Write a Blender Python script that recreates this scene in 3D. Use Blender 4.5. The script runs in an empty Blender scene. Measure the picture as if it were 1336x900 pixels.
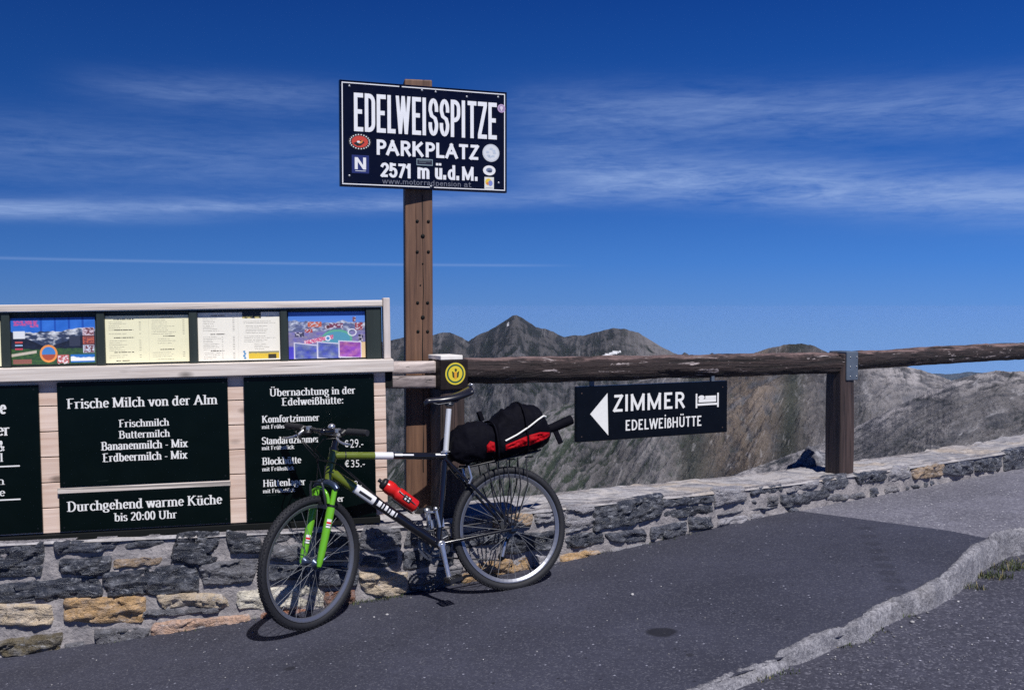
import bpy, math, random
import numpy as np
from mathutils import Vector, Matrix, noise as mnoise

random.seed(7)
SC = bpy.context.scene
R = math.radians

# ------------------------------------------------------------------ camera
CAMZ = 1.6
F = 1300.0                      # focal length in photo pixels (1336 px wide)
PITCH = math.atan(50.0 / F)     # camera looks down a little
cam = bpy.data.cameras.new('camera')
cam.sensor_width = 36.0
cam.lens = 36.0 * F / 1336.0
cam.clip_start = 0.05
cam.clip_end = 90000
cam_o = bpy.data.objects.new('camera', cam)
SC.collection.objects.link(cam_o)
cam_o.location = (0, 0, CAMZ)
cam_o.rotation_euler = (R(90) - PITCH, 0, 0)
SC.camera = cam_o

# ------------------------------------------------------------------ sun, sky, exposure
SUN_DIR = Vector((0.31, -0.66, 1.0)).normalized()      # towards the sun
SUN_E = 4.9
SUN_COL = (1.0, 0.968, 0.935)
sl = bpy.data.lights.new('sun', 'SUN')
sl.energy = SUN_E
sl.angle = R(0.53)
sl.color = SUN_COL
sun_o = bpy.data.objects.new('sun', sl)
SC.collection.objects.link(sun_o)
sun_o.location = (4, -12, 14)
sun_o.rotation_euler = SUN_DIR.to_track_quat('Z', 'Y').to_euler()

SC.view_settings.view_transform = 'Standard'
SC.view_settings.look = 'None'
SC.view_settings.exposure = 0.0
SC.view_settings.gamma = 1.0
SC.view_settings.use_curve_mapping = False


def lin(c):
    """sRGB 0..255 triple -> linear."""
    o = []
    for v in c:
        v = v / 255.0
        o.append(v / 12.92 if v <= 0.04045 else ((v + 0.055) / 1.055) ** 2.4)
    return tuple(o)


class NT:
    """small node-tree writer"""
    def __init__(self, tree):
        self.t = tree
        self.n = tree.nodes
        self.l = tree.links

    def node(self, typ, **kw):
        nd = self.n.new(typ)
        for k, v in kw.items():
            setattr(nd, k, v)
        return nd

    def link(self, a, b):
        self.l.new(a, b)

    def _set(self, sock, v):
        if hasattr(v, 'is_linked') or hasattr(v, 'links'):
            self.l.new(v, sock)
        else:
            sock.default_value = v

    def math(self, op, a, b=0.0, c=None, clamp=False):
        nd = self.n.new('ShaderNodeMath')
        nd.operation = op
        nd.use_clamp = clamp
        self._set(nd.inputs[0], a)
        self._set(nd.inputs[1], b)
        if c is not None:
            self._set(nd.inputs[2], c)
        return nd.outputs[0]

    def mix(self, fac, a, b, blend='MIX'):
        nd = self.n.new('ShaderNodeMix')
        nd.data_type = 'RGBA'
        nd.blend_type = blend
        nd.clamp_factor = True
        self._set(nd.inputs[0], fac)
        for s, v in ((nd.inputs[6], a), (nd.inputs[7], b)):
            if isinstance(v, tuple):
                s.default_value = (v[0], v[1], v[2], 1)
            else:
                self._set(s, v)
        return nd.outputs[2]

    def ramp(self, fac, stops, interp='LINEAR'):
        nd = self.n.new('ShaderNodeValToRGB')
        cr = nd.color_ramp
        cr.interpolation = interp
        while len(cr.elements) < len(stops):
            cr.elements.new(0.5)
        for e, (p, c) in zip(cr.elements, stops):
            e.position = p
            e.color = (c, c, c, 1) if not isinstance(c, tuple) else (c[0], c[1], c[2], 1)
        self._set(nd.inputs[0], fac)
        return nd.outputs[0]

    def noise(self, vec, scale=5.0, detail=4.0, rough=0.55, dist=0.0):
        nd = self.n.new('ShaderNodeTexNoise')
        nd.inputs['Scale'].default_value = scale
        nd.inputs['Detail'].default_value = detail
        nd.inputs['Roughness'].default_value = rough
        nd.inputs['Distortion'].default_value = dist
        if vec is not None:
            self.l.new(vec, nd.inputs['Vector'])
        return nd.outputs[0]

    def voro(self, vec, scale=5.0, feature='F1', out=0, rand=1.0):
        nd = self.n.new('ShaderNodeTexVoronoi')
        nd.feature = feature
        nd.inputs['Scale'].default_value = scale
        nd.inputs['Randomness'].default_value = rand
        if vec is not None:
            self.l.new(vec, nd.inputs['Vector'])
        return nd.outputs[out]

    def mapping(self, vec, scale=(1, 1, 1), loc=(0, 0, 0), rot=(0, 0, 0)):
        nd = self.n.new('ShaderNodeMapping')
        nd.inputs['Scale'].default_value = scale
        nd.inputs['Location'].default_value = loc
        nd.inputs['Rotation'].default_value = rot
        self.l.new(vec, nd.inputs['Vector'])
        return nd.outputs[0]


# sky: Nishita, graded to the deep blue of slide film at 2571 m, thin cirrus bands
W = bpy.data.worlds.new('World')
SC.world = W
W.use_nodes = True
W.node_tree.nodes.clear()
T = NT(W.node_tree)
SKY = dict(strength=0.10)
sky = T.node('ShaderNodeTexSky', sky_type='NISHITA')
sky.sun_disc = False
sky.sun_elevation = math.asin(SUN_DIR.z)
sky.sun_rotation = math.atan2(SUN_DIR.x, SUN_DIR.y)
sky.altitude = 2571
sky.air_density = 1.0
sky.dust_density = 0.3
sky.ozone_density = 3.0
tc = T.node('ShaderNodeTexCoord')
sep = T.node('ShaderNodeSeparateXYZ')
T.link(tc.outputs['Generated'], sep.inputs[0])
el = T.math('ARCSINE', sep.outputs[2])
az = T.math('ARCTAN2', sep.outputs[0], sep.outputs[1])
elp = T.math('MULTIPLY', T.math('MAXIMUM', el, -0.08), 1.0)
# grading of the sky by elevation (radians / 0.6): what a polarising slide film does to it
tn = T.math('DIVIDE', T.math('ADD', elp, 0.08), 0.60, clamp=True)
SKY_STOPS = [(0.0, lin((116, 158, 215))), (0.09, lin((98, 144, 205))), (0.124, lin((87, 137, 206))), (0.136, lin((82, 133, 202))),
             (0.205, lin((62, 120, 199))), (0.30, lin((40, 98, 182))), (0.42, lin((24, 82, 164))),
             (0.62, lin((10, 61, 140))), (1.0, lin((5, 42, 108)))]
grade = T.ramp(tn, SKY_STOPS)
# darker towards the left of the view, away from the sun side
side = T.math('MULTIPLY_ADD', sep.outputs[0], 0.34, 1.0)
grade2 = T.mix(1.0, grade, side, 'MULTIPLY')
skyc = T.mix(0.975, sky.outputs[0], T.mix(1.0, grade2, (10.0, 10.0, 10.0), 'MULTIPLY'))


def band(c, w, slope=0.0, a0=None, a1=None, aw=0.1):
    e = T.math('SUBTRACT', el, T.math('MULTIPLY_ADD', az, slope, c))
    e = T.math('DIVIDE', e, w)
    g = T.math('POWER', 2.718, T.math('MULTIPLY', T.math('MULTIPLY', e, e), -1.0))
    if a0 is not None:
        m = T.node('ShaderNodeMapRange', interpolation_type='SMOOTHSTEP')
        T._set(m.inputs[0], az)
        m.inputs[1].default_value = a0 - aw
        m.inputs[2].default_value = a0 + aw
        g = T.math('MULTIPLY', g, m.outputs[0])
    if a1 is not None:
        m = T.node('ShaderNodeMapRange', interpolation_type='SMOOTHSTEP')
        T._set(m.inputs[0], az)
        m.inputs[1].default_value = a1 + aw
        m.inputs[2].default_value = a1 - aw
        g = T.math('MULTIPLY', g, m.outputs[0])
    return g


comb = T.node('ShaderNodeCombineXYZ')
T._set(comb.inputs[0], T.math('MULTIPLY', az, 1.0))
T._set(comb.inputs[1], T.math('MULTIPLY', el, 7.0))
cv = comb.outputs[0]
nz1 = T.noise(T.mapping(cv, (3.0, 3.0, 1), (0.3, 1.1, 0), (0, 0, R(6))), 2.2, 7, 0.62, 0.6)
nz2 = T.noise(T.mapping(cv, (9.0, 7.0, 1), (4.3, 2.1, 0), (0, 0, R(-8))), 2.0, 6, 0.65, 1.2)
nz3 = T.noise(T.mapping(cv, (16.0, 22.0, 1), (1.3, 7.1, 0), (0, 0, R(10))), 2.0, 6, 0.7, 0.8)
nz = T.math('ADD', T.math('MULTIPLY_ADD', nz2, 0.34, T.math('MULTIPLY', nz1, 0.60)), T.math('MULTIPLY', nz3, 0.24))
wisp = T.ramp(nz, [(0.40, 0.06), (0.60, 0.55), (0.78, 1.0)])
bands = [
    (band(0.146, 0.024, -0.105, 0.02, None, 0.10), 0.95),
    (band(0.128, 0.013, -0.070, 0.06, None, 0.12), 0.50),
    (band(0.191, 0.024, -0.030, 0.02, None, 0.10), 0.70),
    (band(0.1065, 0.009, 0.036, None, 0.14, 0.10), 0.60),
    (band(0.1055, 0.0040, 0.038, None, -0.10, 0.10), 0.50),
    (band(0.140, 0.030, 0.0, None, -0.08, 0.10), 0.42),
    (band(0.200, 0.016, 0.0, -0.38, -0.16, 0.08), 0.45),
    (band(0.082, 0.006, 0.0, None, -0.33, 0.10), 0.55),
    (band(0.285, 0.045, 0.35, 0.30, None, 0.06), 0.20),
]
tot = None
for g, a in bands:
    s = T.math('MULTIPLY', g, a)
    tot = s if tot is None else T.math('ADD', tot, s)
cl = T.math('MULTIPLY', tot, wisp, clamp=True)
# one thin straight contrail
line = T.math('MULTIPLY', band(0.0412, 0.0013, -0.0043, None, 0.03, 0.05), 0.24)
cl = T.math('ADD', T.math('MULTIPLY', cl, 0.72), line, clamp=True)
skyc = T.mix(cl, skyc, tuple(10.0 * v for v in lin((152, 178, 226))))
bg = T.node('ShaderNodeBackground')
bg.inputs['Strength'].default_value = SKY['strength']
T.link(skyc, bg.inputs['Color'])
wo = T.node('ShaderNodeOutputWorld')
T.link(bg.outputs[0], wo.inputs['Surface'])

SC.render.engine = 'CYCLES'
SC.cycles.use_denoising = False     # keep the fine grain of rock and asphalt; sunlit scene, little noise

# ------------------------------------------------------------------ measuring helpers (photo calibration)
CAMP = Vector((0, 0, CAMZ))
_cp, _sp = math.cos(PITCH), math.sin(PITCH)


def ray(px, py):
    x, v = (px - 668.0) / F, -(py - 450.0) / F
    return Vector((x, _cp + v * _sp, -_sp + v * _cp))


def P(px, py, Y):
    d = ray(px, py)
    return CAMP + d * (Y / d.y)


class Frame:
    """a placed local frame (x right, y away from the camera, z up) with a pixel -> local helper"""
    def __init__(self, M):
        self.M = M
        self.I = M.inverted()

    def px(self, px, py, y=0.0):
        o = self.I @ CAMP
        d = self.I.to_3x3() @ ray(px, py)
        return o + d * ((y - o.y) / d.y)


# ------------------------------------------------------------------ mesh helpers
class MB:
    def __init__(self):
        self.v, self.f, self.m, self.s, self.c = [], [], [], [], []

    def add(self, verts, faces, mat=0, smooth=False, col=None, M=None):
        b = len(self.v)
        for p in verts:
            p = Vector(p)
            self.v.append(tuple(M @ p) if M is not None else tuple(p))
        for i, fc in enumerate(faces):
            self.f.append(tuple(b + k for k in fc))
            self.m.append(mat if isinstance(mat, int) else mat[i])
            self.s.append(smooth)
            self.c.append(col if (col is None or isinstance(col, tuple)) else col[i])
        return b

    def box(self, x0, x1, y0, y1, z0, z1, mat=0, col=None, M=None):
        v = [(x0, y0, z0), (x1, y0, z0), (x1, y1, z0), (x0, y1, z0),
             (x0, y0, z1), (x1, y0, z1), (x1, y1, z1), (x0, y1, z1)]
        f = [(0, 3, 2, 1), (4, 5, 6, 7), (0, 1, 5, 4), (1, 2, 6, 5), (2, 3, 7, 6), (3, 0, 4, 7)]
        self.add(v, f, mat, False, col, M)

    def tube(self, pts, r, n=10, mat=0, caps=True, smooth=True, col=None, M=None, flat=None):
        pts = [Vector(p) for p in pts]
        k = len(pts)
        rs = r if isinstance(r, (list, tuple)) else [r] * k
        vs, fs = [], []
        up = None
        for i in range(k):
            a = pts[max(0, i - 1)]
            b = pts[min(k - 1, i + 1)]
            d = (b - a).normalized()
            if up is None:
                up = d.orthogonal().normalized()
            else:
                up = (up - d * up.dot(d))
                up = up.normalized() if up.length > 1e-6 else d.orthogonal().normalized()
            sd = d.cross(up)
            for j in range(n):
                t = 2 * math.pi * j / n
                vs.append(pts[i] + (up * math.cos(t) + sd * math.sin(t)) * rs[i])
        for i in range(k - 1):
            for j in range(n):
                j2 = (j + 1) % n
                fs.append((i * n + j, i * n + j2, (i + 1) * n + j2, (i + 1) * n + j))
        self.add(vs, fs, mat, smooth, col, M)
        if caps:
            self.add(vs[:n], [tuple(range(n - 1, -1, -1))], mat, False, col, M)
            self.add(vs[-n:], [tuple(range(n))], mat, False, col, M)

    def lathe(self, prof, n=24, mat=0, M=None, smooth=True, col=None):
        """profile [(r, z)] round local z"""
        vs, fs = [], []
        k = len(prof)
        for (r, z) in prof:
            for j in range(n):
                t = 2 * math.pi * j / n
                vs.append((r * math.cos(t), r * math.sin(t), z))
        for i in range(k - 1):
            for j in range(n):
                j2 = (j + 1) % n
                fs.append((i * n + j, i * n + j2, (i + 1) * n + j2, (i + 1) * n + j))
        self.add(vs, fs, mat, smooth, col, M)

    def ring(self, Rm, prof, n=72, mat=0, M=None, col=None, smooth=True):
        """closed profile [(dr, h)] swept on a circle of radius Rm round local y"""
        vs, fs = [], []
        k = len(prof)
        for j in range(n):
            t = 2 * math.pi * j / n
            for (dr, h) in prof:
                vs.append(((Rm + dr) * math.cos(t), h, (Rm + dr) * math.sin(t)))
        for j in range(n):
            j2 = (j + 1) % n
            for i in range(k):
                i2 = (i + 1) % k
                fs.append((j * k + i, j * k + i2, j2 * k + i2, j2 * k + i))
        self.add(vs, fs, mat, smooth, col, M)

    def sphere(self, c, r, n=12, mat=0, M=None, col=None):
        rx, ry, rz = r if isinstance(r, (tuple, list)) else (r, r, r)
        c = Vector(c)
        vs, fs = [], []
        for i in range(n // 2 + 1):
            p = math.pi * i / (n // 2)
            for j in range(n):
                t = 2 * math.pi * j / n
                vs.append(c + Vector((rx * math.sin(p) * math.cos(t), ry * math.sin(p) * math.sin(t), rz * math.cos(p))))
        for i in range(n // 2):
            for j in range(n):
                j2 = (j + 1) % n
                fs.append((i * n + j, (i + 1) * n + j, (i + 1) * n + j2, i * n + j2))
        self.add(vs, fs, mat, True, col, M)

    def poly(self, pts, y, mat=0, col=None, M=None):
        """flat polygon in local xz at depth y, facing -y; pts counter-clockwise seen from -y"""
        self.add([(p[0], y, p[1]) for p in pts], [tuple(range(len(pts)))], mat, False, col, M)

    def disc(self, cx, cz, rx, rz, y, n=28, mat=0, col=None, M=None):
        self.poly([(cx + rx * math.cos(2 * math.pi * k / n), cz + rz * math.sin(2 * math.pi * k / n)) for k in range(n)],
                  y, mat, col, M)

    def grid(self, nx, ny, fn, mat=0, smooth=True, col=None):
        vs = [fn(i / nx, j / ny) for j in range(ny + 1) for i in range(nx + 1)]
        w = nx + 1
        fs = [(j * w + i, j * w + i + 1, (j + 1) * w + i + 1, (j + 1) * w + i) for j in range(ny) for i in range(nx)]
        self.add(vs, fs, mat, smooth, col)

    def build(self, name, mats, parent=None, loc=None):
        me = bpy.data.meshes.new(name)
        me.from_pydata(self.v, [], self.f)
        for m in (mats if isinstance(mats, (list, tuple)) else [mats]):
            me.materials.append(m)
        me.polygons.foreach_set('material_index', self.m)
        me.polygons.foreach_set('use_smooth', self.s)
        if any(c is not None for c in self.c):
            at = me.color_attributes.new('Col', 'FLOAT_COLOR', 'CORNER')
            buf = []
            for fc, c in zip(self.f, self.c):
                c = c or (0.5, 0.5, 0.5)
                buf.extend([c[0], c[1], c[2], 1.0] * len(fc))
            at.data.foreach_set('color', buf)
        me.update()
        o = bpy.data.objects.new(name, me)
        SC.collection.objects.link(o)
        if parent is not None:
            o.parent = parent
        if loc is not None:
            o.location = loc
        return o


def bevel(o, w=0.004, seg=2):
    m = o.modifiers.new('bevel', 'BEVEL')
    m.width = w
    m.segments = seg
    m.limit_method = 'ANGLE'
    m.angle_limit = R(40)
    return o


def tag(o, label=None, cat=None, group=None, kind=None):
    if label:
        o['label'] = label
    if cat:
        o['category'] = cat
    if group:
        o['group'] = group
    if kind:
        o['kind'] = kind
    return o


def empty(name, M=None):
    o = bpy.data.objects.new(name, None)
    o.empty_display_size = 0.2
    SC.collection.objects.link(o)
    if M is not None:
        o.matrix_world = M
    return o


# ------------------------------------------------------------------ numpy gradient noise
def _perm(seed):
    return np.random.RandomState(seed).permutation(512)


def pn(x, y, seed=0):
    x = np.asarray(x, float)
    y = np.asarray(y, float)
    p = _perm(seed)
    xi, yi = np.floor(x).astype(int), np.floor(y).astype(int)
    xf, yf = x - xi, y - yi
    u = xf * xf * xf * (xf * (xf * 6 - 15) + 10)
    v = yf * yf * yf * (yf * (yf * 6 - 15) + 10)

    def g(ix, iy, dx, dy):
        h = p[(p[ix & 511] + iy) & 511] * (2 * math.pi / 512)
        return np.cos(h) * dx + np.sin(h) * dy
    a = g(xi, yi, xf, yf)
    b = g(xi + 1, yi, xf - 1, yf)
    c = g(xi, yi + 1, xf, yf - 1)
    d = g(xi + 1, yi + 1, xf - 1, yf - 1)
    return ((a + (b - a) * u) + ((c + (d - c) * u) - (a + (b - a) * u)) * v) * 1.4


def fbm(x, y, o=5, seed=0, gain=0.5, lac=2.03):
    s, a, n = 0, 1.0, 0
    for k in range(o):
        s = s + a * pn(x * lac ** k + 17.3 * k, y * lac ** k - 9.1 * k, seed + k)
        n += a
        a *= gain
    return s / n


def ridged(x, y, o=4, seed=0, gain=0.55, lac=2.1):
    s, a, n = 0, 1.0, 0
    for k in range(o):
        s = s + a * (1 - 2 * np.abs(pn(x * lac ** k + 7.7 * k, y * lac ** k + 3.1 * k, seed + k)))
        n += a
        a *= gain
    return s / n


# ------------------------------------------------------------------ materials
def mat(name, col=None, rough=0.6, metal=0.0, spec=0.5, coat=0.0, fn=None):
    m = bpy.data.materials.new(name)
    m.use_nodes = True
    t = NT(m.node_tree)
    b = t.n['Principled BSDF']
    if col is not None:
        b.inputs['Base Color'].default_value = (col[0], col[1], col[2], 1)
    b.inputs['Roughness'].default_value = rough
    b.inputs['Metallic'].default_value = metal
    b.inputs['Specular IOR Level'].default_value = spec
    b.inputs['Coat Weight'].default_value = coat
    if fn:
        fn(t, b)
    return m


def bump(t, b, h, strength=0.5, dist=0.01):
    nd = t.node('ShaderNodeBump')
    nd.inputs['Strength'].default_value = strength
    nd.inputs['Distance'].default_value = dist
    t._set(nd.inputs['Height'], h)
    t.link(nd.outputs[0], b.inputs['Normal'])


def objco(t):
    return t.node('ShaderNodeTexCoord').outputs['Object']


def attr(t, name='Col'):
    return t.node('ShaderNodeAttribute', attribute_name=name).outputs['Color']


def f_paint(base, wear, rough=0.35, amt=0.5, scale=14):
    """painted or enamelled metal with slight unevenness"""
    def fn(t, b):
        c = objco(t)
        n = t.noise(c, scale, 6, 0.6)
        t.link(t.mix(t.math('MULTIPLY', t.ramp(n, [(0.42, 0.0), (0.75, 1.0)]), amt), base, wear), b.inputs['Base Color'])
        t.link(t.ramp(t.noise(c, scale * 2.3, 4), [(0.3, rough * 0.75), (0.7, rough * 1.3)]), b.inputs['Roughness'])
        bump(t, b, t.noise(c, 6, 3), 0.08, 0.01)
    return fn


def f_wood(axis, light, dark, grain=34, knots=True, rough=0.75, bs=0.3, crack=0.0):
    def fn(t, b):
        c = objco(t)
        sc = [grain, grain, grain]
        sc[axis] = grain * 0.05
        v = t.mapping(c, tuple(sc))
        n = t.noise(v, 1.0, 7, 0.6, 0.6)
        n2 = t.noise(c, 2.3, 4, 0.6)
        f = t.ramp(n, [(0.30, 0.0), (0.70, 1.0)])
        col = t.mix(f, dark, light)
        col = t.mix(t.math('MULTIPLY', t.ramp(n2, [(0.4, 0.0), (0.75, 1.0)]), 0.45), col, tuple(0.72 * x for x in light))
        if knots:
            sk = [7.0, 7.0, 7.0]
            sk[axis] = 3.2
            vd = t.voro(t.mapping(c, tuple(sk)), 1.0)
            k = t.ramp(vd, [(0.07, 1.0), (0.17, 0.0)])
            col = t.mix(t.math('MULTIPLY', k, 0.8), col, tuple(0.28 * x for x in dark))
        if crack:
            sk = [grain * 0.9] * 3
            sk[axis] = grain * 0.014
            cr = t.ramp(t.noise(t.mapping(c, tuple(sk), (3, 5, 7)), 1.0, 5, 0.6, 0.3), [(0.60, 0.0), (0.66, 1.0)])
            col = t.mix(t.math('MULTIPLY', cr, crack), col, tuple(0.12 * x for x in dark))
            n = t.math('SUBTRACT', n, t.math('MULTIPLY', cr, 1.2))
        isl = t.node('ShaderNodeNewGeometry').outputs['Random Per Island']
        col = t.mix(1.0, col, t.ramp(isl, [(0.0, (0.80, 0.76, 0.72)), (0.5, (0.95, 0.93, 0.92)), (1.0, (1.0, 1.0, 1.0))]), 'MULTIPLY')
        t.link(col, b.inputs['Base Color'])
        bump(t, b, n, bs, 0.004)
    return fn


WHITE = (0.80, 0.80, 0.79)
M_white_paint = mat('white_enamel', fn=f_paint((0.80, 0.81, 0.83), (0.62, 0.63, 0.66), 0.4, 0.35, 30))
M_letter = mat('letter_white', fn=f_paint((0.82, 0.82, 0.80), (0.66, 0.66, 0.64), 0.5, 0.35, 60))
M_navy = mat('navy_enamel', spec=0.2, fn=f_paint((0.003, 0.004, 0.015), (0.006, 0.007, 0.019), 0.22, 0.5, 9))
M_black_sign = mat('black_sign', spec=0.18, fn=f_paint((0.0025, 0.004, 0.008), (0.005, 0.007, 0.012), 0.25, 0.5, 9))
def f_panel(t, b):
    f_paint((0.0012, 0.0042, 0.0042), (0.0026, 0.0066, 0.0064), 0.22, 0.5, 7)(t, b)
    c = objco(t)
    src = b.inputs['Base Color'].links[0].from_socket
    sc = t.ramp(t.noise(t.mapping(c, (3, 3, 16), (2, 1, 4), (0, R(20), 0)), 3.0, 7, 0.75, 1.0), [(0.64, 0.0), (0.74, 1.0)])
    pt = t.ramp(t.noise(c, 2.2, 3, 0.6), [(0.50, 0.0), (0.66, 1.0)])
    t.link(t.mix(t.math('MULTIPLY', t.math('MULTIPLY', sc, pt), 0.5), src, (0.055, 0.075, 0.070)), b.inputs['Base Color'])


M_panel = mat('dark_green_panel', spec=0.14, fn=f_panel)
M_panel_edge = mat('panel_edge', (0.003, 0.005, 0.006), 0.45)
M_plank = mat('larch_plank', fn=f_wood(0, (0.88, 0.72, 0.62), (0.60, 0.42, 0.33), 36))
M_plank_pale = mat('pale_weathered_plank', fn=f_wood(0, (0.88, 0.83, 0.78), (0.56, 0.49, 0.44), 40, True, 0.8, 0.5, 0.6))
M_plank_pale_v = mat('pale_upright_plank', fn=f_wood(2, (0.82, 0.77, 0.74), (0.50, 0.43, 0.40), 40, True, 0.8, 0.5, 0.6))
M_green_wood = mat('green_painted_wood', fn=f_wood(2, (0.022, 0.037, 0.036), (0.010, 0.019, 0.018), 26, False, 0.6, 0.2))
M_back = mat('dark_backing', (0.006, 0.007, 0.007), 0.7, 0, 0.2)
M_post = mat('brown_post', fn=f_wood(2, (0.225, 0.122, 0.074), (0.070, 0.034, 0.022), 34, False, 0.8, 0.6, 0.9))
M_dark_post = mat('dark_stained_post', fn=f_wood(2, (0.085, 0.056, 0.050), (0.008, 0.006, 0.006), 34, False, 0.8, 0.8, 0.95))
M_galv = mat('grey_zinc_sheet', fn=f_paint((0.095, 0.12, 0.16), (0.05, 0.065, 0.09), 0.5, 0.8, 10))
M_darksheet = mat('dark_sheet', spec=0.2, fn=f_paint((0.014, 0.010, 0.010), (0.026, 0.020, 0.019), 0.5, 0.8, 14))
M_screw = mat('screw_head', (0.35, 0.36, 0.38), 0.4, 0.8)
M_paintcol = mat('printed_colours', fn=lambda t, b: t.link(attr(t), b.inputs['Base Color']), rough=0.45)
# ================================================================== THE SETTING
# wall front line in plan, and ground level along it (heights are world z; camera eye at 1.6)
WALL = [(-9.0, 3.85), (-6.0, 4.38), (-2.6, 5.05), (-0.745, 5.42), (-0.377, 5.57), (-0.013, 5.75),
        (0.814, 6.15), (1.96, 6.85), (4.03, 8.30), (7.5, 11.0), (11.0, 14.2)]
_wx = [p[0] for p in WALL]
_wy = [p[1] for p in WALL]
_gx = [-14, -9, -6, -2.61, -1.69, -0.75, 0.0, 0.81, 1.96, 4.03, 8.0, 14.0]
_gz = [-2.75, -2.45, -2.16, -1.80, -1.715, -1.607, -1.552, -1.478, -1.412, -1.398, -1.33, -1.22]
WALL_TOP = CAMZ - 1.195


def wt(x):
    """top of the wall at plan position x: it sinks a little towards the right"""
    return CAMZ + float(np.interp(x, [-0.3, 0.6, 1.6, 2.6, 4.2, 9.0], [-1.195, -1.180, -1.200, -1.214, -1.224, -1.235]))


def rd(x):
    """road lies this much below the pavement"""
    return float(np.interp(x, [0.6, 1.5, 2.7], [0.022, 0.040, 0.105]))




def wy_at(x):
    return np.interp(x, _wx, _wy)


def zg(x, y):
    x = np.asarray(x, float)
    y = np.asarray(y, float)
    d = y - wy_at(x)
    q = x + 0.33 * d
    z = sum(np.interp(q + o, _gx, _gz) for o in (-0.4, -0.2, 0, 0.2, 0.4)) / 5.0
    return z + CAMZ + 0.05 * np.clip(-d, 0, 1.4)


def ground_px(px, py, dz=0.0, road=False):
    d = ray(px, py)
    t0, t1 = 1.0, 14.0
    for _ in range(40):
        t = 0.5 * (t0 + t1)
        p = CAMP + d * t
        if p.z > float(zg(p.x, p.y)) + (-rd(p.x) if road else dz):
            t0 = t
        else:
            t1 = t
    return CAMP + d * t0


def resample(pts, n):
    pts = [Vector(p) for p in pts]
    L = [0]
    for a, b in zip(pts, pts[1:]):
        L.append(L[-1] + (b - a).length)
    out = []
    for k in range(n):
        s = L[-1] * k / (n - 1)
        i = max(0, min(len(pts) - 2, int(np.searchsorted(L, s, 'right')) - 1))
        f = (s - L[i]) / max(1e-9, L[i + 1] - L[i])
        out.append(pts[i].lerp(pts[i + 1], f))
    return out


# ---- materials of the ground
def f_asphalt(base, fleck, dark, scale=1.0, bs=0.35, stains=(), cracks=False):
    def fn(t, b):
        g = t.node('ShaderNodeNewGeometry')
        c = g.outputs['Position']
        v = t.voro(c, 190 * scale)
        vc = t.voro(c, 190 * scale, 'F1', 1)
        sepc = t.node('ShaderNodeSeparateColor')
        t.link(vc, sepc.inputs[0])
        r1 = sepc.outputs[0]
        n1 = t.noise(c, 1.6, 5, 0.6)
        n2 = t.noise(c, 16, 5, 0.65)
        n3 = t.noise(c, 70 * scale, 3, 0.7)
        col = t.mix(t.ramp(n1, [(0.35, 0.0), (0.68, 1.0)]), tuple(0.78 * x for x in base), tuple(1.22 * x for x in base))
        col = t.mix(t.math('MULTIPLY', t.ramp(n2, [(0.45, 0.0), (0.75, 1.0)]), 0.5), col, tuple(0.72 * x for x in base))
        col = t.mix(t.math('MULTIPLY', t.ramp(n3, [(0.40, 0.0), (0.72, 1.0)]), 0.75), col, dark)
        col = t.mix(t.ramp(r1, [(0.80, 0.0), (0.97, 0.60)]), col, fleck)
        v2 = t.voro(c, 26)
        v2c = t.voro(c, 26, 'F1', 1)
        s2 = t.node('ShaderNodeSeparateColor')
        t.link(v2c, s2.inputs[0])
        chip = t.math('MULTIPLY', t.math('LESS_THAN', v2, 0.13), t.math('GREATER_THAN', s2.outputs[1], 0.82))
        col = t.mix(t.math('MULTIPLY', chip, 0.8), col, tuple(min(1, 2.6 * x) for x in fleck))
        chip2 = t.math('MULTIPLY', t.math('LESS_THAN', v2, 0.2), t.math('LESS_THAN', s2.outputs[1], 0.07))
        col = t.mix(t.math('MULTIPLY', chip2, 0.7), col, tuple(0.4 * x for x in dark))
        for (sx, sy, sr, amt) in stains:
            dv = t.node('ShaderNodeVectorMath', operation='DISTANCE')
            nn = t.node('ShaderNodeTexNoise')
            nn.inputs['Scale'].default_value = 9
            t.link(c, nn.inputs['Vector'])
            jit = t.node('ShaderNodeVectorMath', operation='MULTIPLY_ADD')
            t.link(nn.outputs[1], jit.inputs[0])
            jit.inputs[1].default_value = (sr * 0.9, sr * 0.9, 0)
            t.link(c, jit.inputs[2])
            fl = t.node('ShaderNodeVectorMath', operation='MULTIPLY')
            t.link(jit.outputs[0], fl.inputs[0])
            fl.inputs[1].default_value = (1, 1, 0)
            t.link(fl.outputs[0], dv.inputs[0])
            dv.inputs[1].default_value = (sx + sr * 0.45, sy + sr * 0.45, 0)
            m = t.node('ShaderNodeMapRange', interpolation_type='SMOOTHSTEP')
            t.link(dv.outputs['Value'], m.inputs[0])
            m.inputs[1].default_value = sr * 1.12
            m.inputs[2].default_value = sr * 0.72
            col = t.mix(t.math('MULTIPLY', m.outputs[0], amt), col, tuple(0.25 * x for x in base))
        if cracks:
            w = t.noise(c, 2.0, 5, 0.7)
            cr = t.math('ABSOLUTE', t.math('SUBTRACT', w, 0.5))
            cr = t.ramp(cr, [(0.0, 1.0), (0.006, 0.0)])
            col = t.mix(t.math('MULTIPLY', cr, 0.5), col, tuple(0.3 * x for x in base))
        t.link(col, b.inputs['Base Color'])
        h = t.math('ADD', t.math('MULTIPLY', v, -0.6), t.math('MULTIPLY', n3, 0.8))
        bump(t, b, h, bs, 0.006)
    return fn


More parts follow.
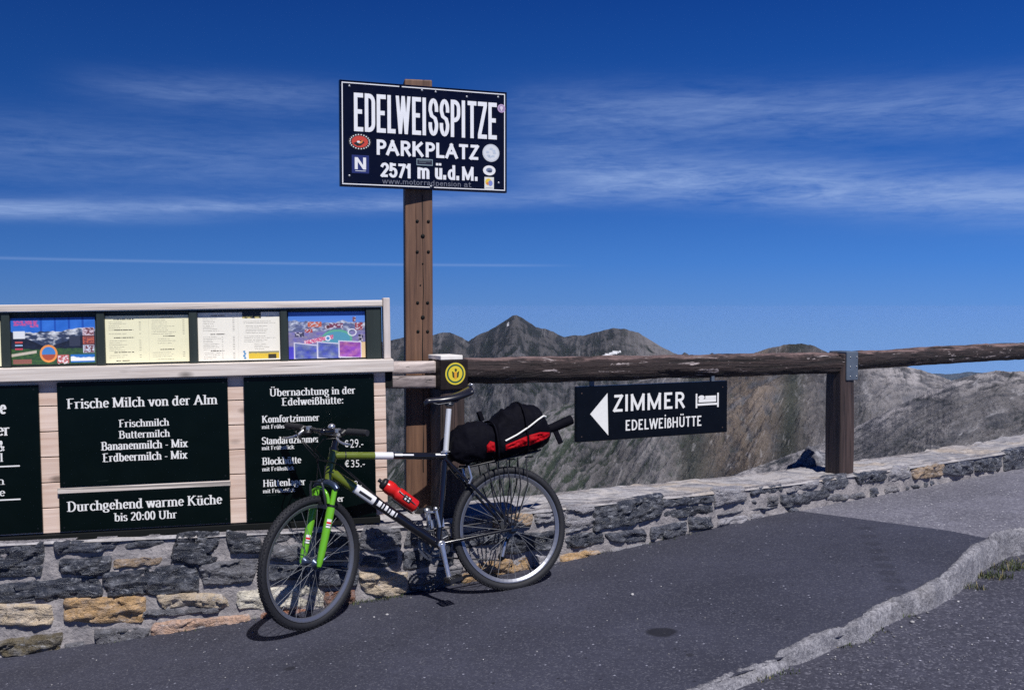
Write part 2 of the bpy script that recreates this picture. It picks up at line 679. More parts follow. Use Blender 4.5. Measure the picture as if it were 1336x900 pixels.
p_st = ground_px(863, 826)
p_st2 = ground_px(378, 872)
p_st3 = ground_px(900, 855)
TAR = tuple((q.x, q.y, 0.055, 0.32) for q in [ground_px(1128 + 42 * k / 8.0, 690 + 78 * k / 8.0) for k in range(9)])
M_asph_new = mat('dark_asphalt', rough=0.80, spec=0.35,
                 fn=f_asphalt((0.047, 0.049, 0.073), (0.125, 0.128, 0.155), (0.027, 0.029, 0.046), 0.8, 0.40,
                              ((p_st.x, p_st.y, 0.066, 0.9), (p_st2.x, p_st2.y, 0.028, 0.7), (p_st3.x, p_st3.y, 0.02, 0.6)) + TAR))
M_asph_old = mat('old_grey_asphalt', rough=0.9, spec=0.3,
                 fn=f_asphalt((0.172, 0.169, 0.206), (0.40, 0.40, 0.44), (0.058, 0.059, 0.080), 0.6, 0.6, (), True))
M_road = mat('coarse_road_asphalt', rough=0.85, spec=0.35,
             fn=f_asphalt((0.057, 0.058, 0.082), (0.20, 0.20, 0.24), (0.023, 0.024, 0.038), 0.6, 0.7))

# ---- kerb line, from the photo onto the ground
k_in = [(889, 900), (926, 884), (963, 870), (987, 864), (1023, 847), (1059, 829), (1095, 824), (1118, 806), (1131, 791),
        (1167, 778), (1190, 769), (1230, 748), (1243, 734), (1266, 708), (1293, 697), (1336, 690)]
k_out = [(969, 900), (1014, 881), (1048, 864), (1086, 847), (1118, 834), (1154, 816), (1185, 802), (1230, 782),
         (1261, 767), (1277, 756), (1293, 741), (1315, 731), (1336, 719)]
KI = [ground_px(*p, dz=0.015 if p[0] < 1150 else 0.03) for p in k_in]
KO = [ground_px(*p, road=True) for p in k_out]


def extend(pts, d0, d1):
    a = [Vector((pts[0].x, pts[0].y, 0)) + Vector((d[0], d[1], 0)) for d in d0]
    b = [Vector((pts[-1].x, pts[-1].y, 0)) + Vector((d[0], d[1], 0)) for d in d1]
    return a + [Vector((p.x, p.y, 0)) for p in pts] + b


ext0 = [(-9.0, -4.6), (-4.5, -2.45), (-2.0, -1.2), (-0.8, -0.5)]
ext1 = [(0.6, 0.35), (1.6, 1.0), (4.0, 2.8), (8.5, 6.8)]
KIe = extend(KI, ext0, ext1)
KOe = extend(KO, ext0, ext1)
NK = 3000
KIr = resample(KIe, NK)
KOr = resample(KOe, NK)
for _k in range(NK):                      # a kerb is never thinner than its stones
    _t = (KIr[min(NK - 1, _k + 32)] - KIr[max(0, _k - 32)]).normalized()
    _n = Vector((_t.y, -_t.x, 0))
    _d = (KOr[_k] - KIr[_k]).dot(_n)
    _s = (KOr[_k] - KIr[_k]).dot(_t)
    KOr[_k] = KIr[_k] + _n * max(0.062, min(_d, 0.40)) + _t * max(-0.1, min(_s, 0.1))


def make_kerb():
    mb = MB()
    prof = []
    # across: pavement edge, top inner round, top, top outer round, foot
    W_ = [0.0, 0.04, 0.12, 0.25, 0.38, 0.50, 0.60, 0.70, 0.77, 0.83, 0.87, 0.91, 1.00]
    H_ = [-0.02, 0.024, 0.034, 0.038, 0.038, 0.036, 0.034, 0.028, 0.006, -0.3, -0.7, -1.0, -1.5]
    L = 0.0
    vs, joints = [], []
    # stone joints at irregular spacing
    rnd = random.Random(4)
    js, s = [], 0.0
    while s < 40:
        s += rnd.uniform(0.28, 0.62)
        js.append(s)
    for i in range(NK):
        a, b = KIr[i].copy(), KOr[i].copy()
        if i:
            L += (KIr[i] - KIr[i - 1]).length
        jd = min(abs(L - j) for j in js)
        jg = math.exp(-(jd / 0.013) ** 2)
        seg = sum(1 for j in js if j < L)
        lift = 0.015 * math.sin(seg * 2.4)
        _d = (b - a).normalized()
        a, b = a + _d * (0.016 * math.sin(seg * 3.7 + 2)), b + _d * (0.016 * math.sin(seg * 5.3 + 1) + 0.004)
        ef = 1 - jg
        tz = 0.016 * math.sin(seg * 4.3)
        shift = 0.0
        for w, h in zip(W_, H_):
            p = a.lerp(b, min(max(w + (shift if 0 < w < 1 else 0) * 1.0, -0.02), 1.04))
            q = Vector((p.x * 5, p.y * 5, h * 5 + seg))
            n1 = mnoise.fractal(q, 0.8, 2.0, 4)
            n2 = mnoise.fractal(q * 4.3, 0.8, 2.0, 3)
            n3 = mnoise.fractal(q * 11.0, 0.9, 2.0, 3)
            if h < -0.1:
                h = h * rd(p.x) - 0.012
            elif h > 0:
                h = h * float(np.interp(p.x, [1.0, 2.4], [0.45, 1.0]))
            z = float(zg(p.x, p.y)) + h + ((lift + tz * (w - .5) + 0.005 * n1 + 0.009 * n2 + 0.007 * n3 - 0.060 * jg) * min(1, 3.2 * (1.02 - w)) if 0 < w else 0)
            dirv = (b - a).normalized()
            off = (0.014 * n1 + 0.012 * n2) * max(0.15, 1 - w * 0.8) - (0.02 * jg if w > .6 else 0)
            vs.append((p.x + dirv.x * off, p.y + dirv.y * off, z))
    k = len(W_)
    fs = [(i * k + j, i * k + j + 1, (i + 1) * k + j + 1, (i + 1) * k + j) for i in range(NK - 1) for j in range(k - 1)]
    fs = [f[::-1] for f in fs]
    mb.add(vs, fs, 0, True)

    def fn(t, b):
        c = t.node('ShaderNodeNewGeometry').outputs['Position']
        n = t.noise(c, 9, 7, 0.65)
        n2 = t.noise(c, 60, 5, 0.7)
        n3 = t.noise(c, 2.2, 4, 0.6)
        col = t.mix(t.ramp(n, [(0.35, 0.0), (0.68, 1.0)]), (0.14, 0.14, 0.165), (0.38, 0.375, 0.405))
        col = t.mix(t.math('MULTIPLY', t.ramp(n2, [(0.44, 0.0), (0.60, 1.0)]), 0.75), col, (0.075, 0.075, 0.095))
        n4 = t.noise(c, 150, 3, 0.7)
        col = t.mix(t.math('MULTIPLY', t.ramp(n4, [(0.56, 0.0), (0.66, 1.0)]), 0.6), col, (0.52, 0.51, 0.54))
        col = t.mix(t.math('MULTIPLY', t.ramp(n3, [(0.52, 0.0), (0.72, 1.0)]), 0.5), col, (0.13, 0.12, 0.11))
        t.link(col, b.inputs['Base Color'])
        bump(t, b, t.math('ADD', n, t.math('MULTIPLY', n2, 0.5)), 0.8, 0.02)
    o = mb.build('kerb', mat('kerb_stone', rough=0.9, fn=fn))
    tag(o, kind='structure')


make_kerb()

# ---- pavement sheets: ruled between the wall foot and the kerb
wp = [Vector((x, y, 0)) for x, y in WALL]
split_w = ground_px(1040, 667)
split_k = ground_px(1263, 702)
kin = [Vector((p.x, p.y, 0)) for p in KIe]
_i = min(range(len(kin)), key=lambda i: (kin[i] - Vector((split_k.x, split_k.y, 0))).length)
w_left = [p for p in wp if p.x < split_w.x - 0.05] + [Vector((split_w.x, float(wy_at(split_w.x)), 0))]
w_right = [Vector((split_w.x, float(wy_at(split_w.x)), 0))] + [p for p in wp if p.x > split_w.x + 0.05]
k_left, k_right = kin[:_i + 1], kin[_i:]


def ruled(name, A, B, na, nb, dz, material, over=0.03):
    A, B = resample(A, na), resample(B, na)
    mb = MB()

    def fn(u, v):
        i = min(na - 1, int(round(u * (na - 1))))
        a, b = A[i], B[i]
        d = (b - a)
        a2 = a - d.normalized() * 0.25
        b2 = b + d.normalized() * over
        p = a2.lerp(b2, v)
        return (p.x, p.y, float(zg(p.x, p.y)) + dz + 0.004 * mnoise.noise(Vector((p.x * 1.7, p.y * 1.7, 0))))
    mb.grid(na - 1, nb, fn)
    mb.f = [f[::-1] for f in mb.f]
    o = mb.build(name, material)
    tag(o, kind='structure')
    return o


ruled('pavement', w_left, k_left, 150, 40, 0.004, M_asph_new)
w_r2 = [w_right[0] + (w_left[-2] - w_left[-1]).normalized() * 0.25] + w_right
k_r2 = [k_right[0] + (k_left[-2] - k_left[-1]).normalized() * 0.25] + k_right
ruled('old_pavement', w_r2, k_r2, 110, 30, -0.004, M_asph_old)


def make_road():
    mb = MB()
    far = [Vector((-14, -14, 0)), Vector((-6, -14, 0)), Vector((2, -14, 0)), Vector((10, -14, 0)), Vector((18, -10, 0)), Vector((22, 2, 0))]
    near = [KIr[i].lerp(KOr[i], 0.5) for i in range(0, NK, 20)]
    n = len(near)
    fr = resample(far, n)

    def fn(u, v):
        i = min(n - 1, int(round(u * (n - 1))))
        p = near[i].lerp(fr[i], v ** 1.6)
        return (p.x, p.y, float(zg(p.x, p.y)) - rd(p.x) + 0.006 * mnoise.noise(Vector((p.x * 1.3, p.y * 1.3, 3))))
    mb.grid(n - 1, 40, fn)
    mb.f = [f[::-1] for f in mb.f]
    o = mb.build('road', M_road)
    tag(o, kind='structure')


make_road()

# ---- dry stone wall -------------------------------------------------------------------------
wall = empty('stone_wall', Matrix.Translation((0, 6, 0)))
tag(wall, 'low rubble stone wall in mortar running along the back of the pavement under the rail fence', 'wall')
WI = Matrix.Translation((0, -6, 0))
SEG = []
s_ = 0.0
for (x0, y0), (x1, y1) in zip(WALL, WALL[1:]):
    l = math.hypot(x1 - x0, y1 - y0)
    SEG.append((s_, l, Vector((x0, y0, 0)), Vector((x1 - x0, y1 - y0, 0)) / l))
    s_ += l
WLEN = s_


def wpt(s, z=0.0, out=0.0):
    """point on the wall front: arc length s, height z, proud of the face by out"""
    s = max(0.0, min(WLEN - 1e-6, s))
    # smoothed direction
    def raw(t):
        t = max(0.0, min(WLEN - 1e-6, t))
        for (a, l, p, d) in SEG:
            if a <= t <= a + l:
                return p + d * (t - a), d
        return p + d * l, d
    p = (raw(s - 0.15)[0] + raw(s)[0] + raw(s + 0.15)[0]) / 3.0
    d = (raw(s + 0.2)[0] - raw(s - 0.2)[0]).normalized()
    nrm = Vector((d.y, -d.x, 0))
    return Vector((p.x, p.y, z)) + nrm * out


_S = np.linspace(0, WLEN, 800)
_SP = np.array([tuple(wpt(s)) for s in _S])
_SA = np.arctan2(_SP[:, 0], _SP[:, 1])     # azimuth, increasing with s


def wall_px(px, py):
    d = ray(px, py)
    s = float(np.interp(math.atan2(d.x, d.y), _SA, _S))
    p = wpt(s)
    t = p.y / d.y
    return s, CAMP.z + d.z * t


def wall_core():
    mb = MB()
    n = 300
    TH = 0.37

    def front(u, v):
        s = u * WLEN
        p = wpt(s)
        zb = float(zg(p.x, p.y)) - 0.12
        z = zb + (wt(p.x) - zb) * v
        q = Vector((s * 6, z * 6, 0))
        return WI @ wpt(s, z, 0.012 * mnoise.fractal(q, 0.8, 2, 4) - 0.004)
    mb.grid(n, 14, front)

    def back(u, v):
        s = u * WLEN
        p = wpt(s)
        zb = float(zg(p.x, p.y)) - 0.5
        return WI @ wpt(s, wt(p.x) + (zb - wt(p.x)) * v, -TH)
    mb.grid(n, 2, back)

    def fn(t, b):
        c = objco(t)
        n1 = t.noise(c, 12, 7, 0.65)
        n2 = t.noise(c, 80, 4, 0.7)
        col = t.mix(t.ramp(n1, [(0.35, 0.0), (0.68, 1.0)]), (0.20, 0.19, 0.205), (0.42, 0.39, 0.39))
        col = t.mix(t.math('MULTIPLY', t.ramp(n2, [(0.5, 0.0), (0.7, 1.0)]), 0.45), col, (0.11, 0.105, 0.11))
        t.link(col, b.inputs['Base Color'])
        bump(t, b, t.math('ADD', n1, t.math('MULTIPLY', n2, 0.4)), 0.9, 0.02)
    m = mat('lime_mortar', rough=0.95, fn=fn)
    mb.build('mortar_core', m, wall)

    # capping: flat flagstones bedded in mortar
    cp = MB()

    def top(u, v):
        s = u * WLEN
        q = Vector((s * 2.2, v * 1.5, 5))
        cell = mnoise.cell(Vector((s * 1.9 + 0.4 * mnoise.noise(q * 2), v * 1.9, 0)))
        z = wt(wpt(s).x) + min(1, v * 8) * (0.012 * cell + 0.016 * mnoise.fractal(q * 2.5, 0.9, 2, 4)) - 0.004 - 0.020 * max(0.0, 1 - v * 16)
        return WI @ wpt(s, z, 0.010 + 0.010 * mnoise.noise(q * 3) - v * (TH + 0.05))
    cp.grid(700, 26, top)

    def fc(t, b):
        c = objco(t)
        sc = t.mapping(c, (2.6, 6.5, 3.0), (0, 0, 0), (0, 0, R(-27)))
        wob = t.node('ShaderNodeTexNoise')
        wob.inputs['Scale'].default_value = 3.0
        t.link(c, wob.inputs['Vector'])
        va = t.node('ShaderNodeVectorMath', operation='MULTIPLY_ADD')
        t.link(wob.outputs[1], va.inputs[0])
        va.inputs[1].default_value = (0.7, 0.7, 0.0)
        t.link(sc, va.inputs[2])
        fl = t.node('ShaderNodeVectorMath', operation='MULTIPLY')
        t.link(va.outputs[0], fl.inputs[0])
        fl.inputs[1].default_value = (1, 1, 0)
        e = t.voro(fl.outputs[0], 1.0, 'DISTANCE_TO_EDGE')
        cc = t.voro(fl.outputs[0], 1.0, 'F1', 1)
        s3 = t.node('ShaderNodeSeparateColor')
        t.link(cc, s3.inputs[0])
        stone = t.mix(s3.outputs[0], (0.27, 0.265, 0.29), (0.48, 0.46, 0.47))
        stone = t.mix(t.math('MULTIPLY', t.ramp(s3.outputs[1], [(0.8, 0.0), (0.9, 1.0)]), 0.6), stone, (0.42, 0.34, 0.26))
        n1 = t.noise(c, 14, 7, 0.68)
        n2 = t.noise(c, 70, 4, 0.7)
        stone = t.mix(t.math('MULTIPLY', t.ramp(n1, [(0.42, 0.0), (0.66, 1.0)]), 0.6), stone, (0.15, 0.15, 0.17))
        jt = t.ramp(e, [(0.03, 1.0), (0.09, 0.0)])
        col = t.mix(t.math('MULTIPLY', jt, 0.8), stone, (0.40, 0.375, 0.37))
        col = t.mix(t.math('MULTIPLY', t.ramp(n2, [(0.52, 0.0), (0.68, 1.0)]), 0.5), col, (0.12, 0.115, 0.12))
        t.link(col, b.inputs['Base Color'])
        h = t.math('ADD', t.math('MULTIPLY', t.ramp(e, [(0.02, 0.0), (0.12, 1.0)]), 0.8), t.math('ADD', n1, t.math('MULTIPLY', n2, 0.3)))
        bump(t, b, h, 0.8, 0.02)
    cp.build('capping', mat('wall_capping_stone', rough=0.85, fn=fc), wall)


wall_core()

SLATE = (0.034, 0.041, 0.062)
SLATE2 = (0.060, 0.068, 0.096)
GREY = (0.15, 0.150, 0.172)
LGREY = (0.33, 0.32, 0.35)
TAN = (0.42, 0.30, 0.20)
ORANGE = (0.56, 0.36, 0.18)
CREAM = (0.64, 0.52, 0.38)
PALE = (0.82, 0.76, 0.64)
RED = (0.30, 0.13, 0.075)
PINK = (0.52, 0.34, 0.25)
OLIVE = (0.17, 0.14, 0.085)

STONES = [
    (-26, 712, 60, 756, SLATE), (70, 703, 155, 722, SLATE2), (160, 697, 218, 716, SLATE), (224, 694, 290, 735, SLATE),
    (296, 692, 338, 727, SLATE), (70, 725, 145, 749, SLATE), (148, 722, 216, 742, TAN), (-20, 758, 134, 782, SLATE),
    (138, 741, 258, 773, SLATE), (263, 731, 336, 765, GREY), (-14, 785, 70, 820, CREAM), (78, 776, 196, 812, ORANGE),
    (208, 772, 297, 794, CREAM), (304, 764, 420, 796, PALE), (186, 793, 298, 806, GREY), (193, 799, 328, 836, PINK),
    (-4, 827, 82, 862, OLIVE), (84, 834, 112, 856, GREY), (124, 815, 190, 851, GREY), (334, 797, 398, 818, RED),
    (342, 690, 398, 708, GREY), (344, 711, 398, 730, GREY), (342, 734, 402, 760, SLATE), (404, 690, 466, 712, SLATE),
    (402, 716, 466, 738, GREY), (406, 740, 466, 764, SLATE2), (470, 745, 532, 780, CREAM), (424, 768, 466, 794, RED),
    (470, 718, 522, 742, SLATE2), (470, 690, 526, 714, GREY), (528, 684, 584, 712, GREY), (526, 715, 590, 742, SLATE),
    (534, 746, 600, 772, GREY), (588, 668, 636, 688, GREY), (640, 664, 690, 690, TAN), (694, 664, 734, 688, LGREY),
    (594, 692, 650, 716, SLATE), (654, 694, 734, 722, SLATE), (604, 726, 690, 760, ORANGE), (694, 724, 728, 748, LGREY),
    (738, 658, 774, 692, LGREY), (777, 654, 866, 686, SLATE), (736, 692, 790, 713, SLATE), (793, 687, 846, 708, SLATE2),
    (734, 716, 788, 741, ORANGE), (791, 710, 846, 726, LGREY), (849, 678, 898, 702, SLATE2), (900, 676, 932, 694, SLATE),
    (935, 668, 1000, 688, LGREY), (864, 646, 930, 660, SLATE), (866, 662, 930, 674, SLATE), (934, 642, 972, 662, LGREY),
    (976, 634, 1020, 646, SLATE2), (936, 664, 1016, 667, GREY), (1018, 641, 1078, 658, SLATE2), (1026, 629, 1066, 640, LGREY),
    (1070, 622, 1112, 640, SLATE2), (1080, 643, 1128, 652, GREY), (1116, 615, 1156, 634, SLATE), (1158, 612, 1186, 627, LGREY),
    (1190, 606, 1229, 625, TAN), (1232, 598, 1269, 622, SLATE2), (1273, 592, 1304, 616, SLATE), (1308, 587, 1352, 611, SLATE),
    (1001, 648, 1016, 662, GREY),
]


def stone_geo(mb, s0, s1, z0, z1, col, seed):
    w, h = s1 - s0, z1 - z0
    rnd = random.Random(seed)
    prot = rnd.uniform(0.016, 0.034) * (0.7 if h < 0.07 else 1.0)
    nx, nz = max(8, min(50, int(w / 0.010))), max(6, min(18, int(h / 0.009)))
    cx, cz = 0.5 * (s0 + s1), 0.5 * (z0 + z1)
    # irregular outline: corner jitters
    cj = [(rnd.uniform(-0.12, 0.12) * min(w, 0.25), rnd.uniform(-0.20, 0.20) * h) for _ in range(4)]
    strat = rnd.uniform(-0.25, 0.25)
    vs = []
    for j in range(nz + 1):
        for i in range(nx + 1):
            u, v = i / nx, j / nz
            ex, ez = u * 2 - 1, v * 2 - 1
            jx = (cj[0][0] * (1 - u) * (1 - v) + cj[1][0] * u * (1 - v) + cj[2][0] * u * v + cj[3][0] * (1 - u) * v)
            jz = (cj[0][1] * (1 - u) * (1 - v) + cj[1][1] * u * (1 - v) + cj[2][1] * u * v + cj[3][1] * (1 - u) * v)
            # square to rounded
            rr = 0.15
            fx = ex * math.sqrt(1 - rr * ez * ez)
            fz = ez * math.sqrt(1 - rr * ex * ex)
            s = cx + fx * w / 2 + jx
            z = cz + fz * h / 2 + jz
            dx = (1 - abs(ex)) * w / 2
            dz = (1 - abs(ez)) * h / 2
            e = min(dx, dz)
            dome = 1 - math.exp(-e / 0.007)
            q = Vector((s * 7, z * 7, seed * 1.7))
            ql = Vector((s * 8, (z + strat * (s - cx)) * 22, seed * 2.3))
            n1 = mnoise.fractal(q, 0.7, 2.1, 5)
            n2 = mnoise.fractal(ql, 0.8, 2.0, 4)
            n3 = abs(mnoise.noise(ql * 0.6))
            qv = Vector((s * 9 + 0.35 * n1, (z + strat * (s - cx)) * 20 + 0.3 * n1, seed * 3.1))
            pv_ = mnoise.voronoi(qv)[1][0]
            hd = mnoise.cell_vector(pv_ * 7.3)
            dq = qv - pv_
            fct = (hd.x - .5) * dq.x + (hd.y - .5) * dq.y
            fh = hd.z - .5
            out = -0.028 + dome * (prot + 0.024) + dome * (0.008 * n1 + 0.010 * n2 - 0.012 * n3 + 0.040 * fct + 0.016 * fh)
            s += 0.014 * mnoise.noise(q * 1.6 + Vector((9, 0, 0))) + 0.005 * mnoise.noise(q * 5 + Vector((9, 0, 0)))
            z += 0.010 * mnoise.noise(q * 1.6 + Vector((0, 9, 0))) + 0.004 * mnoise.noise(q * 5 + Vector((0, 9, 0)))
            vs.append(WI @ wpt(s, z, out))
    k = nx + 1
    fs = [(j * k + i, j * k + i + 1, (j + 1) * k + i + 1, (j + 1) * k + i) for j in range(nz) for i in range(nx)]
    mb.add(vs, fs, 0, True, col)


def tint(rnd, pal):
    g = rnd.uniform(0.75, 1.2)
    return tuple(v * g for v in rnd.choice(pal))


def wall_stones():
    mb = MB()
    rects = []
    rnd = random.Random(12)
    for k, (x0, y0, x1, y1, col) in enumerate(STONES):
        sa, za = wall_px(x0 - 1, y1)
        sb, zb = wall_px(x1 + 1, y0)
        sm, z1 = wall_px((x0 + x1) / 2, y0 - 0.5)
        _, z0 = wall_px((x0 + x1) / 2, y1 + 0.5)
        _t = wt(wpt((sa + sb) / 2).x) - 0.010
        if z1 > _t - 0.02:
            z1 = _t
        rects.append((sa, sb, z0, z1))
        _g = rnd.uniform(0.85, 1.2)
        c = tuple(v * _g for v in col)
        stone_geo(mb, sa, sb, z0, z1, c, k + 1)
    # the rest of the wall, out of frame and in the gaps left over
    pal = [SLATE, SLATE, SLATE2, GREY, GREY, LGREY, TAN, ORANGE, CREAM]
    k = 100
    s_min, _ = wall_px(-20, 760)
    s_max, _ = wall_px(1340, 600)

    def free(a, b, c, d, m=0.008):
        return all(b + m < r[0] or a - m > r[1] or d + m < r[2] or c - m > r[3] for r in rects)
    for (lo, hi) in ((0.2, s_min - 0.05), (s_max + 0.05, WLEN - 0.2)):
        z = WALL_TOP - 0.012
        course = 0
        while z > CAMZ - 2.4:
            hh = rnd.uniform(0.07, 0.15)
            s = lo + rnd.uniform(0, 0.2)
            while s < hi:
                ww = rnd.uniform(0.16, 0.52)
                p = wpt(s + ww / 2)
                g = float(zg(p.x, p.y))
                top = min(z, wt(p.x) - 0.012) - rnd.uniform(0, 0.012)
                bot = max(z - hh + rnd.uniform(0, 0.012), g - 0.03)
                if top - bot > 0.035 and s + ww < hi and free(s, s + ww - 0.02, bot, top, 0.0):
                    rects.append((s, s + ww - 0.02, bot, top))
                    stone_geo(mb, s, s + ww - 0.02, bot, top, tint(rnd, pal), k)
                    k += 1
                s += ww
            z -= hh
    pal2 = [SLATE2, GREY, GREY, LGREY]
    for trial in range(5000):
        s = rnd.uniform(s_min - 0.2, s_max + 0.1)
        f = 1 - trial / 5500
        ww, hh = rnd.uniform(0.05, 0.30) * f + 0.03, rnd.uniform(0.03, 0.09) * f + 0.02
        p = wpt(s)
        g = float(zg(p.x, p.y))
        zc = rnd.uniform(g, wt(p.x) - 0.03)
        a, b, c, d = s - ww / 2, s + ww / 2, zc - hh / 2, zc + hh / 2
        if d > wt(p.x) - 0.012 or c < g - 0.02 or not free(a, b, c, d):
            continue
        rects.append((a, b, c, d))
        stone_geo(mb, a, b, c, d, tint(rnd, pal2), k)
        k += 1

    def fn(t, b):
        c = objco(t)
        base = attr(t)
        lay = t.noise(t.mapping(c, (7, 7, 24), (0, 0, 0), (0, R(8), 0)), 1.0, 8, 0.72, 1.6)
        fac = t.voro(t.mapping(c, (11, 11, 24), (0, 0, 0), (0, R(14), 0)), 1.0)
        n1 = t.noise(c, 16, 7, 0.66)
        n2 = t.noise(c, 75, 5, 0.7)
        col = t.mix(1.0, base, t.ramp(lay, [(0.30, 0.45), (0.52, 1.0), (0.75, 1.0)]), 'MULTIPLY')
        col = t.mix(t.math('MULTIPLY', t.ramp(n1, [(0.48, 0.0), (0.72, 1.0)]), 0.50), col, (0.36, 0.37, 0.42))
        col = t.mix(t.math('MULTIPLY', t.ramp(n2, [(0.50, 0.0), (0.70, 1.0)]), 0.45), col, (0.045, 0.04, 0.04))
        glint = t.noise(t.mapping(c, (9, 9, 30), (5, 2, 1), (0, R(-14), 0)), 1.0, 8, 0.75, 1.8)  # glints of sunlit slate facets, painted in as pale streaks
        col = t.mix(t.math('MULTIPLY', t.ramp(glint, [(0.565, 0.0), (0.64, 1.0)]), 0.80), col, t.mix(0.68, base, (0.60, 0.62, 0.68)))
        t.link(col, b.inputs['Base Color'])
        t.link(t.ramp(n1, [(0.3, 0.27), (0.7, 0.62)]), b.inputs['Roughness'])
        h = t.math('ADD', t.math('ADD', t.math('MULTIPLY', lay, 0.8), t.math('MULTIPLY', fac, 0.7)), t.math('ADD', t.math('MULTIPLY', n1, 0.8), t.math('MULTIPLY', n2, 0.35)))
        bump(t, b, h, 1.0, 0.034)
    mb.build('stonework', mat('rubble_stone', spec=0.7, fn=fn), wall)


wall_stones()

# ---- hillside just behind the wall, out of sight from the road but there
def hillside():
    mb = MB()

    def fn(u, v):
        s = u * WLEN
        r = 0.05 + 90 * v ** 2.2
        p = wpt(s, WALL_TOP - 0.34 - 0.62 * r, -0.35 - r)
        q = Vector((p.x * 0.5, p.y * 0.5, 0))
        p.z += min(0.4, 0.1 * r) * mnoise.fractal(q, 0.8, 2, 4) - 0.05
        return p
    mb.grid(120, 50, fn)

    def f2(t, b):
        c = t.node('ShaderNodeNewGeometry').outputs['Position']
        n = t.noise(c, 1.4, 7, 0.65)
        t.link(t.mix(t.ramp(n, [(0.4, 0.0), (0.6, 1.0)]), (0.06, 0.075, 0.035), (0.17, 0.16, 0.15)), b.inputs['Base Color'])
        bump(t, b, n, 0.8, 0.1)
    o = mb.build('hillside', mat('scree_and_turf', rough=0.95, fn=f2))
    tag(o, kind='structure')


hillside()

